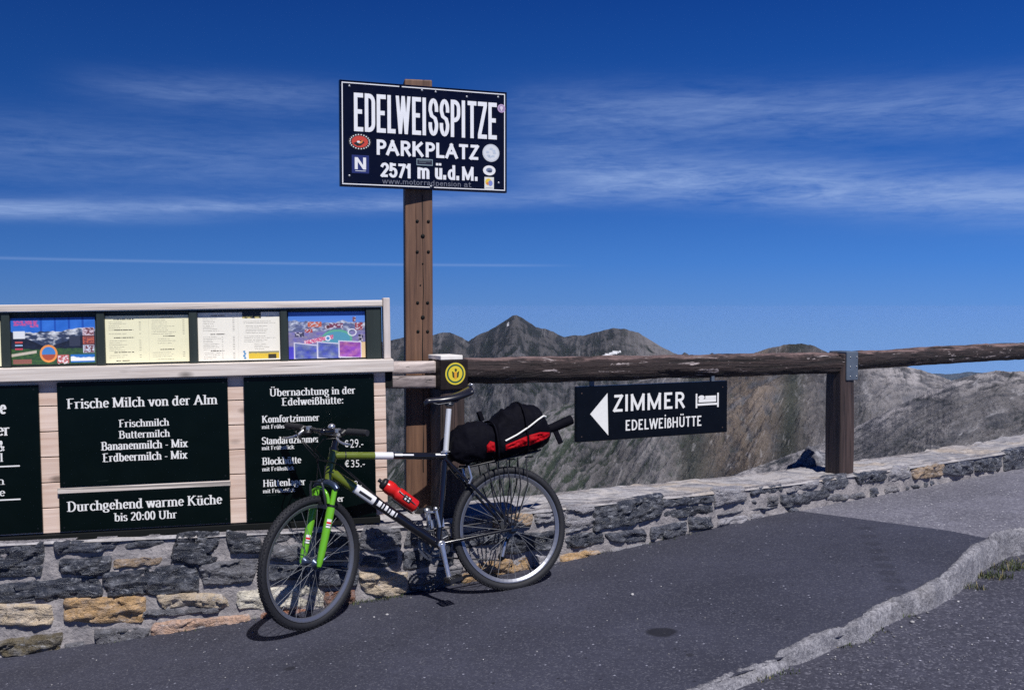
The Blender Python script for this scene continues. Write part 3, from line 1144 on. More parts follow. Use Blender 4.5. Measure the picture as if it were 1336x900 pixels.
# ---- mountains across the valley: real ridges kilometres away
def ridge(name, skyline, Rc, slope, reach, seed, colour_fn, amp=1.0, crest_px=1.2, nu=900, nd=220, x0=-420, x1=1760, sheet=26.0,
          tilt=0.0, strata=70.0, samt=0.5):
    sx = [p[0] for p in skyline]
    sy = [p[1] for p in skyline]
    pxs = np.concatenate([np.linspace(-1900, -60, 240, endpoint=False), np.linspace(-60, 1400, nu - 480), np.linspace(1400, 3300, 241)[1:]])
    nu = len(pxs)
    ys = np.interp(pxs, sx, sy)
    ys = ys + 45 * fbm(pxs / 260.0, pxs * 0 + 8, 4, seed + 40) * np.clip(np.maximum(-60 - pxs, pxs - 1400) / 200.0, 0, 1)
    ys = ys + crest_px * (fbm(pxs / 14.0, pxs * 0, 4, seed) + 0.6 * fbm(pxs / 4.0, pxs * 0 + 3, 3, seed + 9))
    vx = (pxs - 668) / F
    vv = -(ys - 450) / F
    dx, dy, dz = vx, _cp + vv * _sp, -_sp + vv * _cp
    hl = np.sqrt(dx ** 2 + dy ** 2)
    ax, ay = dx / hl, dy / hl
    te = dz / hl                                     # tangent of elevation of the crest
    Rr = Rc * (1 + 0.05 * fbm(pxs / 160.0, pxs * 0 + 5, 3, seed + 3))
    zc = te * Rr
    w = np.concatenate([-np.linspace(1, 0, 24, endpoint=False) ** 1.3, np.linspace(0, 1, nd) ** 1.25])
    WW, _ = np.meshgrid(w, pxs, indexing='ij')
    d = WW * reach
    r = Rr[None, :] - d
    arc = np.arctan2(ax, ay)[None, :] * Rc + 0 * r      # metres along the ridge
    front = d > 0
    base = np.where(front, zc[None, :] - slope * d, zc[None, :] + 0.45 * d)
    ramp = np.clip(np.abs(d) / (reach * 0.30), 0, 1) ** 0.9
    a2 = arc + tilt * d + 0.35 * sheet * fbm(arc / (sheet * 5), d / (sheet * 6), 3, seed + 21)
    gul = ridged(a2 / (sheet * 3.4), d / (sheet * 14), 5, seed + 5)
    gul2 = ridged(a2 / (sheet * 0.9) + 30, d / (sheet * 4.5), 4, seed + 6)
    rough = fbm(arc / (sheet * 1.1), d / (sheet * 0.9), 7, seed + 7, 0.66)
    big = fbm(arc / (sheet * 9), d / (sheet * 11), 4, seed + 8)
    h = (big * 1.5 * sheet + gul * 0.75 * sheet + gul2 * 0.24 * sheet + rough * 0.30 * sheet) * amp
    z = base + h * ramp + rough * 0.05 * sheet * amp * (1 - ramp) * np.clip(np.abs(d) / 6, 0, 1)
    X = ax[None, :] * r
    Y = ay[None, :] * r
    # slope estimate for colour
    gz = np.gradient(z, axis=0) / np.maximum(1e-3, np.abs(np.gradient(r, axis=0)))
    steep = np.abs(gz)
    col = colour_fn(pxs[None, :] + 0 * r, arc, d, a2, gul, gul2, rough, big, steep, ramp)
    nv, nuu = z.shape
    verts = np.stack([X, Y, z + CAMZ], -1).reshape(-1, 3)
    idx = np.arange(nv * nuu).reshape(nv, nuu)
    quads = np.stack([idx[:-1, :-1], idx[1:, :-1], idx[1:, 1:], idx[:-1, 1:]], -1).reshape(-1, 4)
    me = bpy.data.meshes.new(name)
    me.vertices.add(len(verts))
    me.vertices.foreach_set('co', verts.astype(np.float32).ravel())
    me.loops.add(quads.size)
    me.loops.foreach_set('vertex_index', quads.astype(np.int32).ravel())
    me.polygons.add(len(quads))
    me.polygons.foreach_set('loop_start', np.arange(0, quads.size, 4, dtype=np.int32))
    me.polygons.foreach_set('use_smooth', np.ones(len(quads), bool))
    me.update(calc_edges=True)
    at = me.color_attributes.new('Col', 'FLOAT_COLOR', 'POINT')
    c4 = np.ones((len(verts), 4), np.float32)
    c4[:, :3] = np.clip(col.reshape(-1, 3), 0.005, 0.9)
    at.data.foreach_set('color', c4.ravel())

    def fn(t, b):
        c = t.node('ShaderNodeNewGeometry').outputs['Position']
        n = t.noise(c, 2.6 / sheet, 8, 0.72)
        n2 = t.noise(c, 12.0 / sheet, 5, 0.7)
        cc = t.mix(1.0, attr(t), t.ramp(n, [(0.30, 0.50), (0.52, 0.92), (0.72, 1.0)]), 'MULTIPLY')
        sx = t.node('ShaderNodeSeparateXYZ')
        t.link(c, sx.inputs[0])
        ca, sa = math.cos(R(strata)), math.sin(R(strata))
        uu = t.math('ADD', t.math('MULTIPLY', sx.outputs[0], ca), t.math('MULTIPLY', sx.outputs[2], sa))
        vv2 = t.math('ADD', t.math('MULTIPLY', sx.outputs[0], -sa), t.math('MULTIPLY', sx.outputs[2], ca))
        cb = t.node('ShaderNodeCombineXYZ')
        t._set(cb.inputs[0], t.math('MULTIPLY', uu, 0.42 / sheet))
        t._set(cb.inputs[1], t.math('MULTIPLY', vv2, 2.3 / sheet))
        st = t.noise(cb.outputs[0], 1.0, 8, 0.72, 1.1)
        cc = t.mix(t.math('MULTIPLY', t.ramp(st, [(0.56, 0.0), (0.70, 1.0)]), samt), cc, (0.40, 0.39, 0.41))
        cc = t.mix(t.math('MULTIPLY', t.ramp(st, [(0.30, 1.0), (0.46, 0.0)]), samt * 1.25), cc, (0.018, 0.024, 0.026))
        n3 = t.noise(c, 38.0 / sheet, 4, 0.75)
        cc = t.mix(t.math('MULTIPLY', t.ramp(n3, [(0.62, 0.0), (0.70, 1.0)]), 0.75), cc, (0.40, 0.39, 0.40))
        cc = t.mix(t.math('MULTIPLY', t.ramp(n3, [(0.32, 1.0), (0.44, 0.0)]), 0.65), cc, (0.022, 0.025, 0.028))
        cc = t.mix(t.math('MULTIPLY', t.ramp(n2, [(0.60, 0.0), (0.70, 1.0)]), 0.55), cc, (0.36, 0.35, 0.36))
        cc = t.mix(t.math('MULTIPLY', t.ramp(n2, [(0.28, 1.0), (0.43, 0.0)]), 0.60), cc, (0.020, 0.024, 0.026))
        t.link(cc, b.inputs['Base Color'])
        b.inputs['Specular IOR Level'].default_value = 0.1
        bump(t, b, t.math('ADD', t.math('MULTIPLY', st, samt * 1.5), t.math('ADD', n, t.math('MULTIPLY', n2, 0.5))), 1.0, sheet * 0.16)
    me.materials.append(mat(name + '_rock', rough=0.95, fn=fn))
    o = bpy.data.objects.new(name, me)
    SC.collection.objects.link(o)
    tag(o, kind='structure')
    return o


def mixc(a, b, f):
    f = np.clip(f, 0, 1)[..., None]
    return np.asarray(a) * (1 - f) + np.asarray(b) * f


def ss(x, a, b):
    t = np.clip((x - a) / (b - a), 0, 1)
    return t * t * (3 - 2 * t)


GRASS = np.array((0.046, 0.062, 0.040))
ROCK = np.array((0.160, 0.157, 0.174))
SCREE = np.array((0.275, 0.258, 0.262))
DARKR = np.array((0.050, 0.054, 0.066))
TANR = np.array((0.26, 0.20, 0.15))


def col_far(px, arc, d, a2, gul, gul2, rough, big, steep, ramp):
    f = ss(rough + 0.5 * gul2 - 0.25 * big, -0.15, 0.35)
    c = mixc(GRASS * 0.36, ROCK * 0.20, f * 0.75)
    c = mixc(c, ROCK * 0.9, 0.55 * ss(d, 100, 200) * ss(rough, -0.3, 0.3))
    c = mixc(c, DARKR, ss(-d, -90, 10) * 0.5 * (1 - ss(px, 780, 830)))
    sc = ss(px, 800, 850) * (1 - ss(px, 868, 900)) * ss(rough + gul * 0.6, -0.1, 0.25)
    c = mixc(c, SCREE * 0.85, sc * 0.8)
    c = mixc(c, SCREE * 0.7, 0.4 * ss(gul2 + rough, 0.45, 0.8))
    # last snow
    s1 = np.exp(-(((px - 663) / 1.8) ** 2 + ((d - 30) / 13.0) ** 2)) > 0.45
    s2 = np.exp(-(((px - 793 + (d - 112) * 0.5) / 13.0) ** 2 + ((d - 112 + (px - 793) * 0.5) / 8.0) ** 2)) > 0.40
    c = mixc(c, (0.85, 0.86, 0.9), (s1 | s2).astype(float))
    return c


def col_mid(px, arc, d, a2, gul, gul2, rough, big, steep, ramp):
    f = ss(rough * 0.9 + 0.55 * gul2 + 0.3 * gul + 0.9 * (px - 880) / 400, -0.10, 0.45)
    c = mixc(GRASS, ROCK, f)
    c = mixc(c, SCREE, 0.65 * ss(gul2 + rough * 1.2, 0.35, 0.8))
    tn = np.exp(-((px - 975) / 70.0) ** 2) * ss(rough + gul * 0.5, -0.1, 0.4)
    c = mixc(c, TANR, 0.8 * tn)
    g = np.exp(-((px - 1040 + 0.05 * d) / 16.0) ** 2) + 0.8 * np.exp(-((px - 905) / 22.0) ** 2)
    c = mixc(c, GRASS * 0.8, np.clip(g, 0, 1) * 0.8)
    dk = ss(-gul, -0.10, 0.5)
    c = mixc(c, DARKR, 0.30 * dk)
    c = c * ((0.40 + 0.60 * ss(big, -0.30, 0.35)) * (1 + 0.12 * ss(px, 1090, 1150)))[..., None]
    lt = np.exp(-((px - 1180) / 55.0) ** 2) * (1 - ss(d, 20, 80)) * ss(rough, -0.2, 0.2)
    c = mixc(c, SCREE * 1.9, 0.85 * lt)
    return c


def col_near(px, arc, d, a2, gul, gul2, rough, big, steep, ramp):
    f = ss(rough * 0.9 + 0.6 * gul2, -0.35, 0.35)
    c = mixc(DARKR * 1.5, ROCK * 1.25, f)
    c = mixc(c, SCREE * 1.1, 0.65 * ss(gul2 + rough * 1.1, 0.30, 0.8))
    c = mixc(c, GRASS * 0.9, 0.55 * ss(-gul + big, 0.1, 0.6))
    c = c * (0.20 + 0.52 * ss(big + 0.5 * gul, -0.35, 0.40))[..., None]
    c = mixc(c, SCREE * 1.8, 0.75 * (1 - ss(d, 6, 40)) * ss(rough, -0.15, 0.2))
    return c


def col_blue(px, arc, d, a2, gul, gul2, rough, big, steep, ramp):
    return mixc((0.07, 0.085, 0.06), (0.16, 0.16, 0.16), ss(rough, -0.2, 0.4))


SKY_A = [(-700, 520), (-300, 470), (0, 462), (300, 455), (470, 452), (510, 444), (530, 439), (548, 441), (565, 437), (575, 434),
         (588, 434), (602, 440), (611, 445), (622, 438), (640, 430), (655, 421), (668, 412), (674, 411), (682, 415), (700, 427), (712, 429),
         (722, 433), (735, 440), (748, 437), (760, 438), (775, 434), (800, 428), (815, 429), (832, 434), (848, 443), (862, 452),
         (880, 461), (888, 463), (893, 459), (899, 463), (922, 464), (929, 460), (936, 464), (985, 467), (1060, 474), (1120, 490), (1300, 540), (2050, 600)]
SKY_B = [(-700, 640), (400, 620), (640, 560), (760, 520), (850, 494), (920, 476), (975, 464), (1000, 455), (1022, 450), (1045, 448), (1062, 451), (1080, 460),
         (1110, 468), (1150, 474), (1180, 478), (1200, 482), (1222, 489), (1250, 500), (1300, 525), (1400, 560), (2050, 640)]
SKY_C = [(-700, 800), (700, 690), (900, 640), (1080, 575), (1160, 535), (1215, 508), (1246, 495), (1262, 491), (1276, 487), (1292, 485), (1300, 483),
         (1312, 485), (1336, 484), (1400, 476), (1500, 468), (1700, 455), (2050, 450)]
SKY_D = [(-700, 500), (400, 496), (1100, 489), (1210, 487), (1240, 488), (1262, 485), (1290, 487), (1336, 484), (1500, 486), (2050, 494)]
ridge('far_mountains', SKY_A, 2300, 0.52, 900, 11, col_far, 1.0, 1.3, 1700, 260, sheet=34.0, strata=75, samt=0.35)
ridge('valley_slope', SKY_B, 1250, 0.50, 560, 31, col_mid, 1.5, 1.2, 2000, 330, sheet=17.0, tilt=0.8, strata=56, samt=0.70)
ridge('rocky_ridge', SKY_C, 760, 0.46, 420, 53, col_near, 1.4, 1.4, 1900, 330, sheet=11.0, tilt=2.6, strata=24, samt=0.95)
ridge('distant_range', SKY_D, 10500, 0.3, 2500, 71, col_blue, 1.0, 0.9, 700, 60, sheet=260.0)

# boulder that breaks the slope just beyond the wall
def boulder():
    c = P(1058, 600, 7.75) + Vector((0, 0, -0.36))
    mb = MB()
    vs, fs = [], []
    n, m = 22, 14
    for i in range(m + 1):
        p = math.pi * i / m
        for j in range(n):
            a = 2 * math.pi * j / n
            d = Vector((math.sin(p) * math.cos(a), math.sin(p) * math.sin(a), math.cos(p)))
            r = 1 + 0.16 * mnoise.fractal(d * 1.8, 0.7, 2, 4) + 0.04 * mnoise.noise(d * 5)
            vs.append((d.x * (0.15 + 0.16 * (1 - d.z)) * r, d.y * 0.24 * r, d.z * 0.46 * r))
    for i in range(m):
        for j in range(n):
            j2 = (j + 1) % n
            fs.append((i * n + j, (i + 1) * n + j, (i + 1) * n + j2, i * n + j2))
    mb.add(vs, fs, 0, True)

    def fn(t, b):
        q = objco(t)
        n1 = t.noise(q, 16, 7, 0.7)
        t.link(t.mix(t.ramp(n1, [(0.42, 0.0), (0.66, 1.0)]), (0.05, 0.05, 0.065), (0.30, 0.30, 0.33)), b.inputs['Base Color'])
        bump(t, b, n1, 0.9, 0.02)
    o = mb.build('boulder', mat('boulder_rock', rough=0.8, fn=fn), None, c)
    tag(o, 'dark rough boulder beyond the wall beside the zinc-capped fence post', 'boulder')


boulder()

# ---- the air between here and the peaks: thin even haze, sky outside the box
def haze():
    mb = MB()
    mb.box(-15000, 15000, -60, 12500, -3600, 6.5)
    m = bpy.data.materials.new('mountain_air')
    m.use_nodes = True
    nt = m.node_tree
    nt.nodes.clear()
    v = nt.nodes.new('ShaderNodeVolumePrincipled')
    v.inputs['Color'].default_value = (0.42, 0.62, 1.0, 1)
    v.inputs['Density'].default_value = HAZE
    o = nt.nodes.new('ShaderNodeOutputMaterial')
    nt.links.new(v.outputs[0], o.inputs['Volume'])
    h = mb.build('haze', m)
    tag(h, kind='stuff', label='thin blue mountain haze over the valley and far ridges')


HAZE = 2.2e-5
haze()
# ================================================================== LETTERING
# glyph skeletons drawn with an elliptical nib: thick stems + thin hairlines + serifs = book roman,
# equal nib and no serifs = block capitals.
XH = 0.68


def arc(cx, cy, rx, ry, a0, a1, n=10):
    return [(cx + rx * math.cos(R(a0 + (a1 - a0) * k / n)), cy + ry * math.sin(R(a0 + (a1 - a0) * k / n))) for k in range(n + 1)]


GL = {}


def G(ch, adv, strokes, serifs=()):
    GL[ch] = (adv, strokes, serifs)


B_, T_ = 0.0, 1.0
# capitals
G('A', .78, [[(.08, 0), (.38, 1)], [(.36, 1), (.68, 0)], [(.19, .34), (.57, .34)]], [(.08, 0), (.68, 0)])
G('B', .70, [[(.17, 0), (.17, 1)], [(.17, 1), (.36, 1)] + arc(.36, .76, .18, .24, 90, -90) + [(.17, .52)],
             [(.17, .52), (.38, .52)] + arc(.38, .26, .22, .26, 90, -90) + [(.17, 0)]], [(.12, 0), (.12, 1)])
G('D', .78, [[(.17, 0), (.17, 1)], [(.17, 1), (.32, 1)] + arc(.32, .5, .34, .5, 90, -90, 16) + [(.17, 0)]], [(.12, 0), (.12, 1)])
G('E', .68, [[(.17, 0), (.17, 1)], [(.17, 1), (.58, 1)], [(.17, .52), (.46, .52)], [(.17, 0), (.60, 0)]], [(.12, 0), (.12, 1)])
G('F', .64, [[(.17, 0), (.17, 1)], [(.17, 1), (.58, 1)], [(.17, .52), (.46, .52)]], [(.17, 0), (.12, 1)])
G('H', .82, [[(.17, 0), (.17, 1)], [(.65, 0), (.65, 1)], [(.17, .52), (.65, .52)]], [(.17, 0), (.17, 1), (.65, 0), (.65, 1)])
G('I', .34, [[(.17, 0), (.17, 1)]], [(.17, 0), (.17, 1)])
G('K', .80, [[(.17, 0), (.17, 1)], [(.62, 1), (.17, .42)], [(.32, .60), (.66, 0)]], [(.17, 0), (.17, 1), (.64, 1), (.68, 0)])
G('L', .64, [[(.17, 0), (.17, 1)], [(.17, 0), (.58, 0)]], [(.12, 0), (.17, 1)])
G('M', .98, [[(.15, 0), (.15, 1)], [(.15, 1), (.48, .06)], [(.48, .06), (.81, 1)], [(.81, 1), (.81, 0)]], [(.15, 0), (.13, 1), (.81, 0), (.83, 1)])
G('P', .64, [[(.17, 0), (.17, 1)], [(.17, 1), (.36, 1)] + arc(.36, .74, .20, .26, 90, -90) + [(.17, .48)]], [(.17, 0), (.12, 1)])
G('R', .70, [[(.17, 0), (.17, 1)], [(.17, 1), (.38, 1)] + arc(.38, .75, .19, .25, 90, -90) + [(.17, .50)], [(.36, .50), (.60, 0)]], [(.17, 0), (.12, 1)])
G('N', .82, [[(.17, 0), (.17, 1)], [(.17, 1), (.65, 0)], [(.65, 0), (.65, 1)]], [(.17, 0)])
G('S', .60, [arc(.31, .76, .20, .24, 20, 180, 10) + arc(.31, .76, .20, .24, 180, 270, 6)[1:] + arc(.30, .26, .21, .26, 90, 0, 6)[1:] + arc(.30, .26, .21, .26, 0, -160, 10)[1:]], ())
G('T', .68, [[(.34, 0), (.34, 1)], [(.06, 1), (.62, 1)]], [(.34, 0)])
G('U', .80, [[(.17, 1), (.17, .32)] + arc(.40, .30, .23, .30, 180, 360, 12) + [(.63, 1)]], [(.17, 1), (.63, 1)])
G('W', 1.02, [[(.08, 1), (.28, 0)], [(.28, 0), (.51, 1)], [(.51, 1), (.72, 0)], [(.72, 0), (.94, 1)]], [(.08, 1), (.94, 1)])
G('Z', .64, [[(.10, 1), (.56, 1)], [(.54, 1), (.10, 0)], [(.08, 0), (.58, 0)]], ())
# lower case
G('a', .52, [arc(.23, .47, .15, .21, 160, 0, 8) + [(.38, .10), (.41, .02), (.48, .03)], arc(.22, .19, .15, .19, 70, 290, 12) + [(.38, .14)], [(.26, .38), (.38, .42)]])
G('b', .58, [[(.14, 1), (.14, .02)], [(.14, .50)] + arc(.31, .34, .18, .34, 110, -120, 16) + [(.14, .10)]], [(.10, 1)])
G('c', .48, [arc(.29, .34, .20, .34, 40, 320, 18)])
G('d', .58, [[(.42, 1), (.42, 0)], [(.42, .52)] + arc(.26, .34, .18, .34, 60, 300, 16) + [(.42, .12)]], [(.38, 1), (.46, 0)])
G('e', .50, [[(.10, .38), (.42, .38)] + arc(.27, .36, .17, .32, 5, 320, 18)])
G('f', .36, [[(.15, 0), (.15, .78)] + arc(.28, .80, .13, .20, 180, 40, 8), [(.04, XH), (.32, XH)]], [(.15, 0)])
G('g', .52, [arc(.23, .46, .16, .22, 0, 360, 18), [(.34, .62), (.48, .66)], [(.15, .27), (.11, .15), (.20, .09), (.36, .06)] + arc(.26, -.10, .20, .15, 50, -230, 14)])
G('h', .60, [[(.14, 0), (.14, 1)], [(.14, .46)] + arc(.30, .46, .16, .20, 150, 0, 8) + [(.46, 0)]], [(.14, 0), (.46, 0), (.10, 1)])
G('i', .30, [[(.15, 0), (.15, XH)], [(.15, .84), (.15, .97)]], [(.15, 0), (.11, XH)])
G('k', .58, [[(.14, 0), (.14, 1)], [(.44, XH), (.14, .28)], [(.24, .38), (.48, 0)]], [(.14, 0), (.10, 1), (.44, XH), (.48, 0)])
G('l', .30, [[(.15, 0), (.15, 1)]], [(.15, 0), (.11, 1)])
G('m', .90, [[(.14, 0), (.14, XH)], [(.14, .46)] + arc(.29, .46, .16, .20, 150, 0, 8) + [(.45, 0)], [(.45, .46)] + arc(.60, .46, .16, .20, 150, 0, 8) + [(.76, 0)]], [(.14, 0), (.45, 0), (.76, 0), (.10, XH)])
G('n', .60, [[(.14, 0), (.14, XH)], [(.14, .46)] + arc(.30, .46, .16, .20, 150, 0, 8) + [(.46, 0)]], [(.14, 0), (.46, 0), (.10, XH)])
G('o', .54, [arc(.27, .34, .18, .33, 0, 360, 22)])
G('p', .58, [[(.14, XH), (.14, -.28)], [(.14, .50)] + arc(.31, .34, .18, .34, 110, -120, 16) + [(.14, .10)]], [(.10, XH), (.14, -.28)])
G('r', .46, [[(.14, 0), (.14, XH)], [(.14, .46)] + arc(.30, .48, .16, .18, 160, 50, 7)], [(.14, 0), (.10, XH)])
G('s', .42, [arc(.21, .51, .13, .15, 20, 180, 8) + arc(.21, .51, .13, .15, 180, 270, 5)[1:] + arc(.21, .18, .14, .18, 90, 0, 5)[1:] + arc(.21, .18, .14, .18, 0, -160, 8)[1:]])
G('t', .36, [[(.15, .90), (.15, .16)] + arc(.26, .16, .11, .15, 180, 310, 7), [(.04, XH), (.32, XH)]])
G('u', .60, [[(.14, XH), (.14, .20)] + arc(.30, .19, .16, .19, 180, 330, 8), [(.45, XH), (.45, 0)]], [(.10, XH), (.41, XH), (.49, 0)])
G('v', .54, [[(.08, XH), (.27, 0)], [(.27, 0), (.46, XH)]], [(.08, XH), (.46, XH)])
G('w', .78, [[(.08, XH), (.24, 0)], [(.24, 0), (.39, XH)], [(.39, XH), (.55, 0)], [(.55, 0), (.70, XH)]], [(.08, XH), (.39, XH), (.70, XH)])
G('x', .54, [[(.08, XH), (.44, 0)], [(.44, XH), (.08, 0)]], [(.08, XH), (.44, XH), (.08, 0), (.44, 0)])
G('z', .48, [[(.06, XH), (.40, XH)], [(.40, XH), (.06, 0)], [(.06, 0), (.42, 0)]])
G('ß', .60, [[(.14, 0), (.14, .76)] + arc(.29, .78, .15, .20, 180, -30, 10) + [(.30, .56)] + arc(.32, .28, .18, .28, 80, -120, 12)], [(.14, 0)])
G('2', .54, [arc(.27, .72, .18, .27, 160, -20, 10) + [(.08, .02)], [(.08, .03), (.46, .03)]])
G('5', .54, [[(.44, .96), (.14, .96)], [(.14, 1), (.12, .52)], [(.12, .52)] + arc(.26, .32, .19, .32, 110, -150, 14)])
G('7', .52, [[(.06, .96), (.46, .96)], [(.46, .96), (.20, 0)]])
G('1', .42, [[(.24, 0), (.24, 1)], [(.24, .98), (.10, .78)]])
G('.', .26, [[(.13, 0), (.13, .16)]])
G('0', .54, [arc(.27, .5, .18, .5, 0, 360, 24)])
G(':', .28, [[(.14, .02), (.14, .16)], [(.14, .52), (.14, .66)]])
G('-', .40, [[(.06, .33), (.34, .33)]])
G('&', .78, [[(.66, .44), (.50, .10)] + arc(.30, .22, .20, .22, -40, -230, 12) + [(.40, .62)] + arc(.34, .80, .11, .19, -40, 220, 10) + [(.66, .02)]])
for up, lo in (('Ü', 'U'), ('ü', 'u'), ('ö', 'o')):
    adv, st, se = GL[lo]
    yy = 1.14 if lo.isupper() else .84
    x0, x1 = (.28, .52) if lo == 'U' else ((.19, .40) if lo == 'u' else (.18, .36))
    GL[up] = (adv, st + [[(x0, yy), (x0, yy + .13)], [(x1, yy), (x1, yy + .13)]], se)


GL['İ'] = (GL['I'][0], GL['I'][1] + [[(.17, 1.14), (.17, 1.27)]], ())


def text_width(s, space=.28, track=0.0):
    w = 0
    for ch in s:
        w += (space if ch == ' ' else GL[ch][0]) + track
    return w - track


def write(mb, s, x, z, h, y, wx=.185, wy=.072, serif=True, xs=1.0, track=0.0, width=None, mat=0, square=False, space=.28, slope=0.0):
    """write s with cap height h; (x, z) left end of the baseline, facing -y at depth y"""
    if width is not None:
        xs = width / (text_width(s, space, track) * h)
    pen = x
    lay = 0
    for ch in s:
        if ch == ' ':
            pen += (space + track) * h * xs
            continue
        adv, strokes, serifs = GL[ch]
        hx, hy = wx / 2, wy / 2
        for st in strokes:
            lay += 1
            yy = y - 0.00006 * (lay % 12)
            pts = [Vector((px, py)) for px, py in st]
            dot = len(st) == 2 and min(p[1] for p in st) >= .80 and st[0][0] == st[1][0] and abs(st[1][1] - st[0][1]) < .2
            if square and dot:
                up = 0.05 if pts[0].y < 1 else 0.0
                q0, q1, hd = pts[0].y + up, pts[1].y + up + 0.02, hx * .82
                cx_ = pts[0].x * xs
                mb.poly([(pen + (cx_ - hd) * h, z + q0 * h), (pen + (cx_ + hd) * h, z + q0 * h), (pen + (cx_ + hd) * h, z + q1 * h), (pen + (cx_ - hd) * h, z + q1 * h)], yy, mat)
                continue
            if square:
                pts = [Vector((p.x, hy + p.y * (1 - wy))) for p in pts]
                a = (pts[0] - pts[1]).normalized()
                b = (pts[-1] - pts[-2]).normalized()
                cl = (pts[0] - pts[-1]).length < 1e-6
                if not cl:
                    e0 = hx * abs(a.x) / xs * 0 + hy * abs(a.y)
                    e1 = hy * abs(b.y)
                    pts[0] = pts[0] + a * e0
                    pts[-1] = pts[-1] + b * e1
            vs = []
            for i, p in enumerate(pts):
                a = pts[max(0, i - 1)]
                b = pts[min(len(pts) - 1, i + 1)]
                if (pts[0] - pts[-1]).length < 1e-6 and i in (0, len(pts) - 1):
                    a, b = pts[-2], pts[1]
                d = Vector(((b.x - a.x) * xs, b.y - a.y))
                d.normalize()
                n = Vector((-d.y, d.x))
                hw = math.sqrt((hx * n.x) ** 2 + (hy * n.y) ** 2)
                for sg in (1, -1):
                    qx = p.x * xs + n.x * hw * sg
                    qy = p.y + n.y * hw * sg
                    vs.append((pen + qx * h, yy, z + qy * h + slope * (pen + qx * h - x)))
            m = len(pts)
            fs = [(2 * i + 1, 2 * i + 3, 2 * i + 2, 2 * i) for i in range(m - 1)]
            mb.add(vs, fs, mat)
        if serif:
            for (sx, sy) in serifs:
                lay += 1
                yy = y - 0.00006 * (lay % 12) - 0.00008
                wv = .135 * max(xs, .8)
                t = .055
                z0 = sy if sy <= 0.01 else sy - t
                c = sx * xs
                q = [(pen + (c - wv) * h, z + z0 * h), (pen + (c + wv) * h, z + z0 * h), (pen + (c + wv) * h, z + (z0 + t) * h), (pen + (c - wv) * h, z + (z0 + t) * h)]
                q = [(a, b + slope * (a - x)) for a, b in q]
                mb.poly(q, yy, mat)
        pen += (adv + track) * h * xs


def sans(mb, s, x, z, w, h, y, bold=0.0, mat=0, track=1.0):
    """sans lettering from the built-in font, fitted to the box (x, z, w, h)"""
    cu = bpy.data.curves.new('tmp', 'FONT')
    cu.body = s
    cu.offset = bold
    cu.space_character = track
    cu.resolution_u = 3
    ob = bpy.data.objects.new('tmp', cu)
    SC.collection.objects.link(ob)
    dg = bpy.context.evaluated_depsgraph_get()
    dg.update()
    me = bpy.data.meshes.new_from_object(ob.evaluated_get(dg))
    vs = [tuple(v.co) for v in me.vertices]
    fs = [tuple(p.vertices) for p in me.polygons]
    nz = sum(p.normal.z for p in me.polygons)
    bpy.data.objects.remove(ob)
    bpy.data.meshes.remove(me)
    bpy.data.curves.remove(cu)
    xs = [v[0] for v in vs]
    ys = [v[1] for v in vs]
    x0, x1, y0, y1 = min(xs), max(xs), min(ys), max(ys)
    if nz < 0:
        fs = [f[::-1] for f in fs]
    mb.add([(x + (v[0] - x0) / (x1 - x0) * w, y, z + (v[1] - y0) / (y1 - y0) * h) for v in vs], fs, mat)
# ================================================================== NOTICE BOARD (wooden stand on the wall)
BA = math.atan(0.20)
_d = 5.60
_ur = (510 - 668) / F
_Yr = _d / (1 - 0.20 * _ur)
B_org = P(510, 690, _Yr)
BM = Matrix.Translation(B_org) @ Matrix.Rotation(BA, 4, 'Z') @ Matrix.Rotation(-0.014, 4, 'Y')
BF = Frame(BM)


def brect(tl, tr, br, bl, y=0.0, F_=None):
    f = F_ or BF
    a, b, c, d = [f.px(p[0], p[1], y) for p in (tl, tr, br, bl)]
    return (a.x + d.x) / 2, (b.x + c.x) / 2, (c.z + d.z) / 2, (a.z + b.z) / 2      # x0 x1 z0 z1


board = empty('notice_board', BM)
tag(board, 'long pale wooden notice board with a ledge and top frame, standing on the stone wall', 'notice board')
XL = -3.9                                    # runs on out of the frame
xr = BF.px(505, 600).x
ledge_t, ledge_b = BF.px(300, 473).z, BF.px(300, 490).z
zb = BF.px(300, 683).z
# cladding: horizontal boards seen between the panels
mb = MB()
rows = 6
zt = ledge_b - 0.001
hrow = (zt - zb) / rows
rndb = random.Random(3)
for k in range(rows):
    x = XL
    while x < xr - 0.02:
        x2 = min(xr, x + rndb.uniform(1.6, 2.6))
        if xr - x2 < 0.4:
            x2 = xr
        tint = rndb.uniform(0.88, 1.06)
        mb.box(x + 0.001, x2 - 0.001, rndb.uniform(0, 0.003), 0.026, zb + k * hrow + 0.0025, zb + (k + 1) * hrow - 0.0025)
        x = x2
bevel(mb.build('cladding', M_plank, board), 0.002)
mb = MB()
mb.box(XL, xr - 0.004, 0.030, 0.05, zb + 0.01, ledge_b - 0.01)
mb.build('backing', M_back, board)
# dark sill strip below
mb = MB()
mb.box(XL, BF.px(496, 680).x, -0.026, 0.05, zb - 0.036, zb - 0.002)
bevel(mb.build('sill_strip', M_back, board), 0.003)
# ledge plank
mb = MB()
xe = BF.px(513, 478).x
mb.box(XL, xe, -0.046, 0.13, ledge_b, ledge_t)
bevel(mb.build('ledge', M_plank_pale, board), 0.006, 3)
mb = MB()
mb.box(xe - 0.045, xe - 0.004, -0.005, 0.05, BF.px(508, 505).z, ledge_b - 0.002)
bevel(mb.build('shadow_block', M_back, board), 0.004)  # hanging block, coloured near black for the shadow under the ledge end
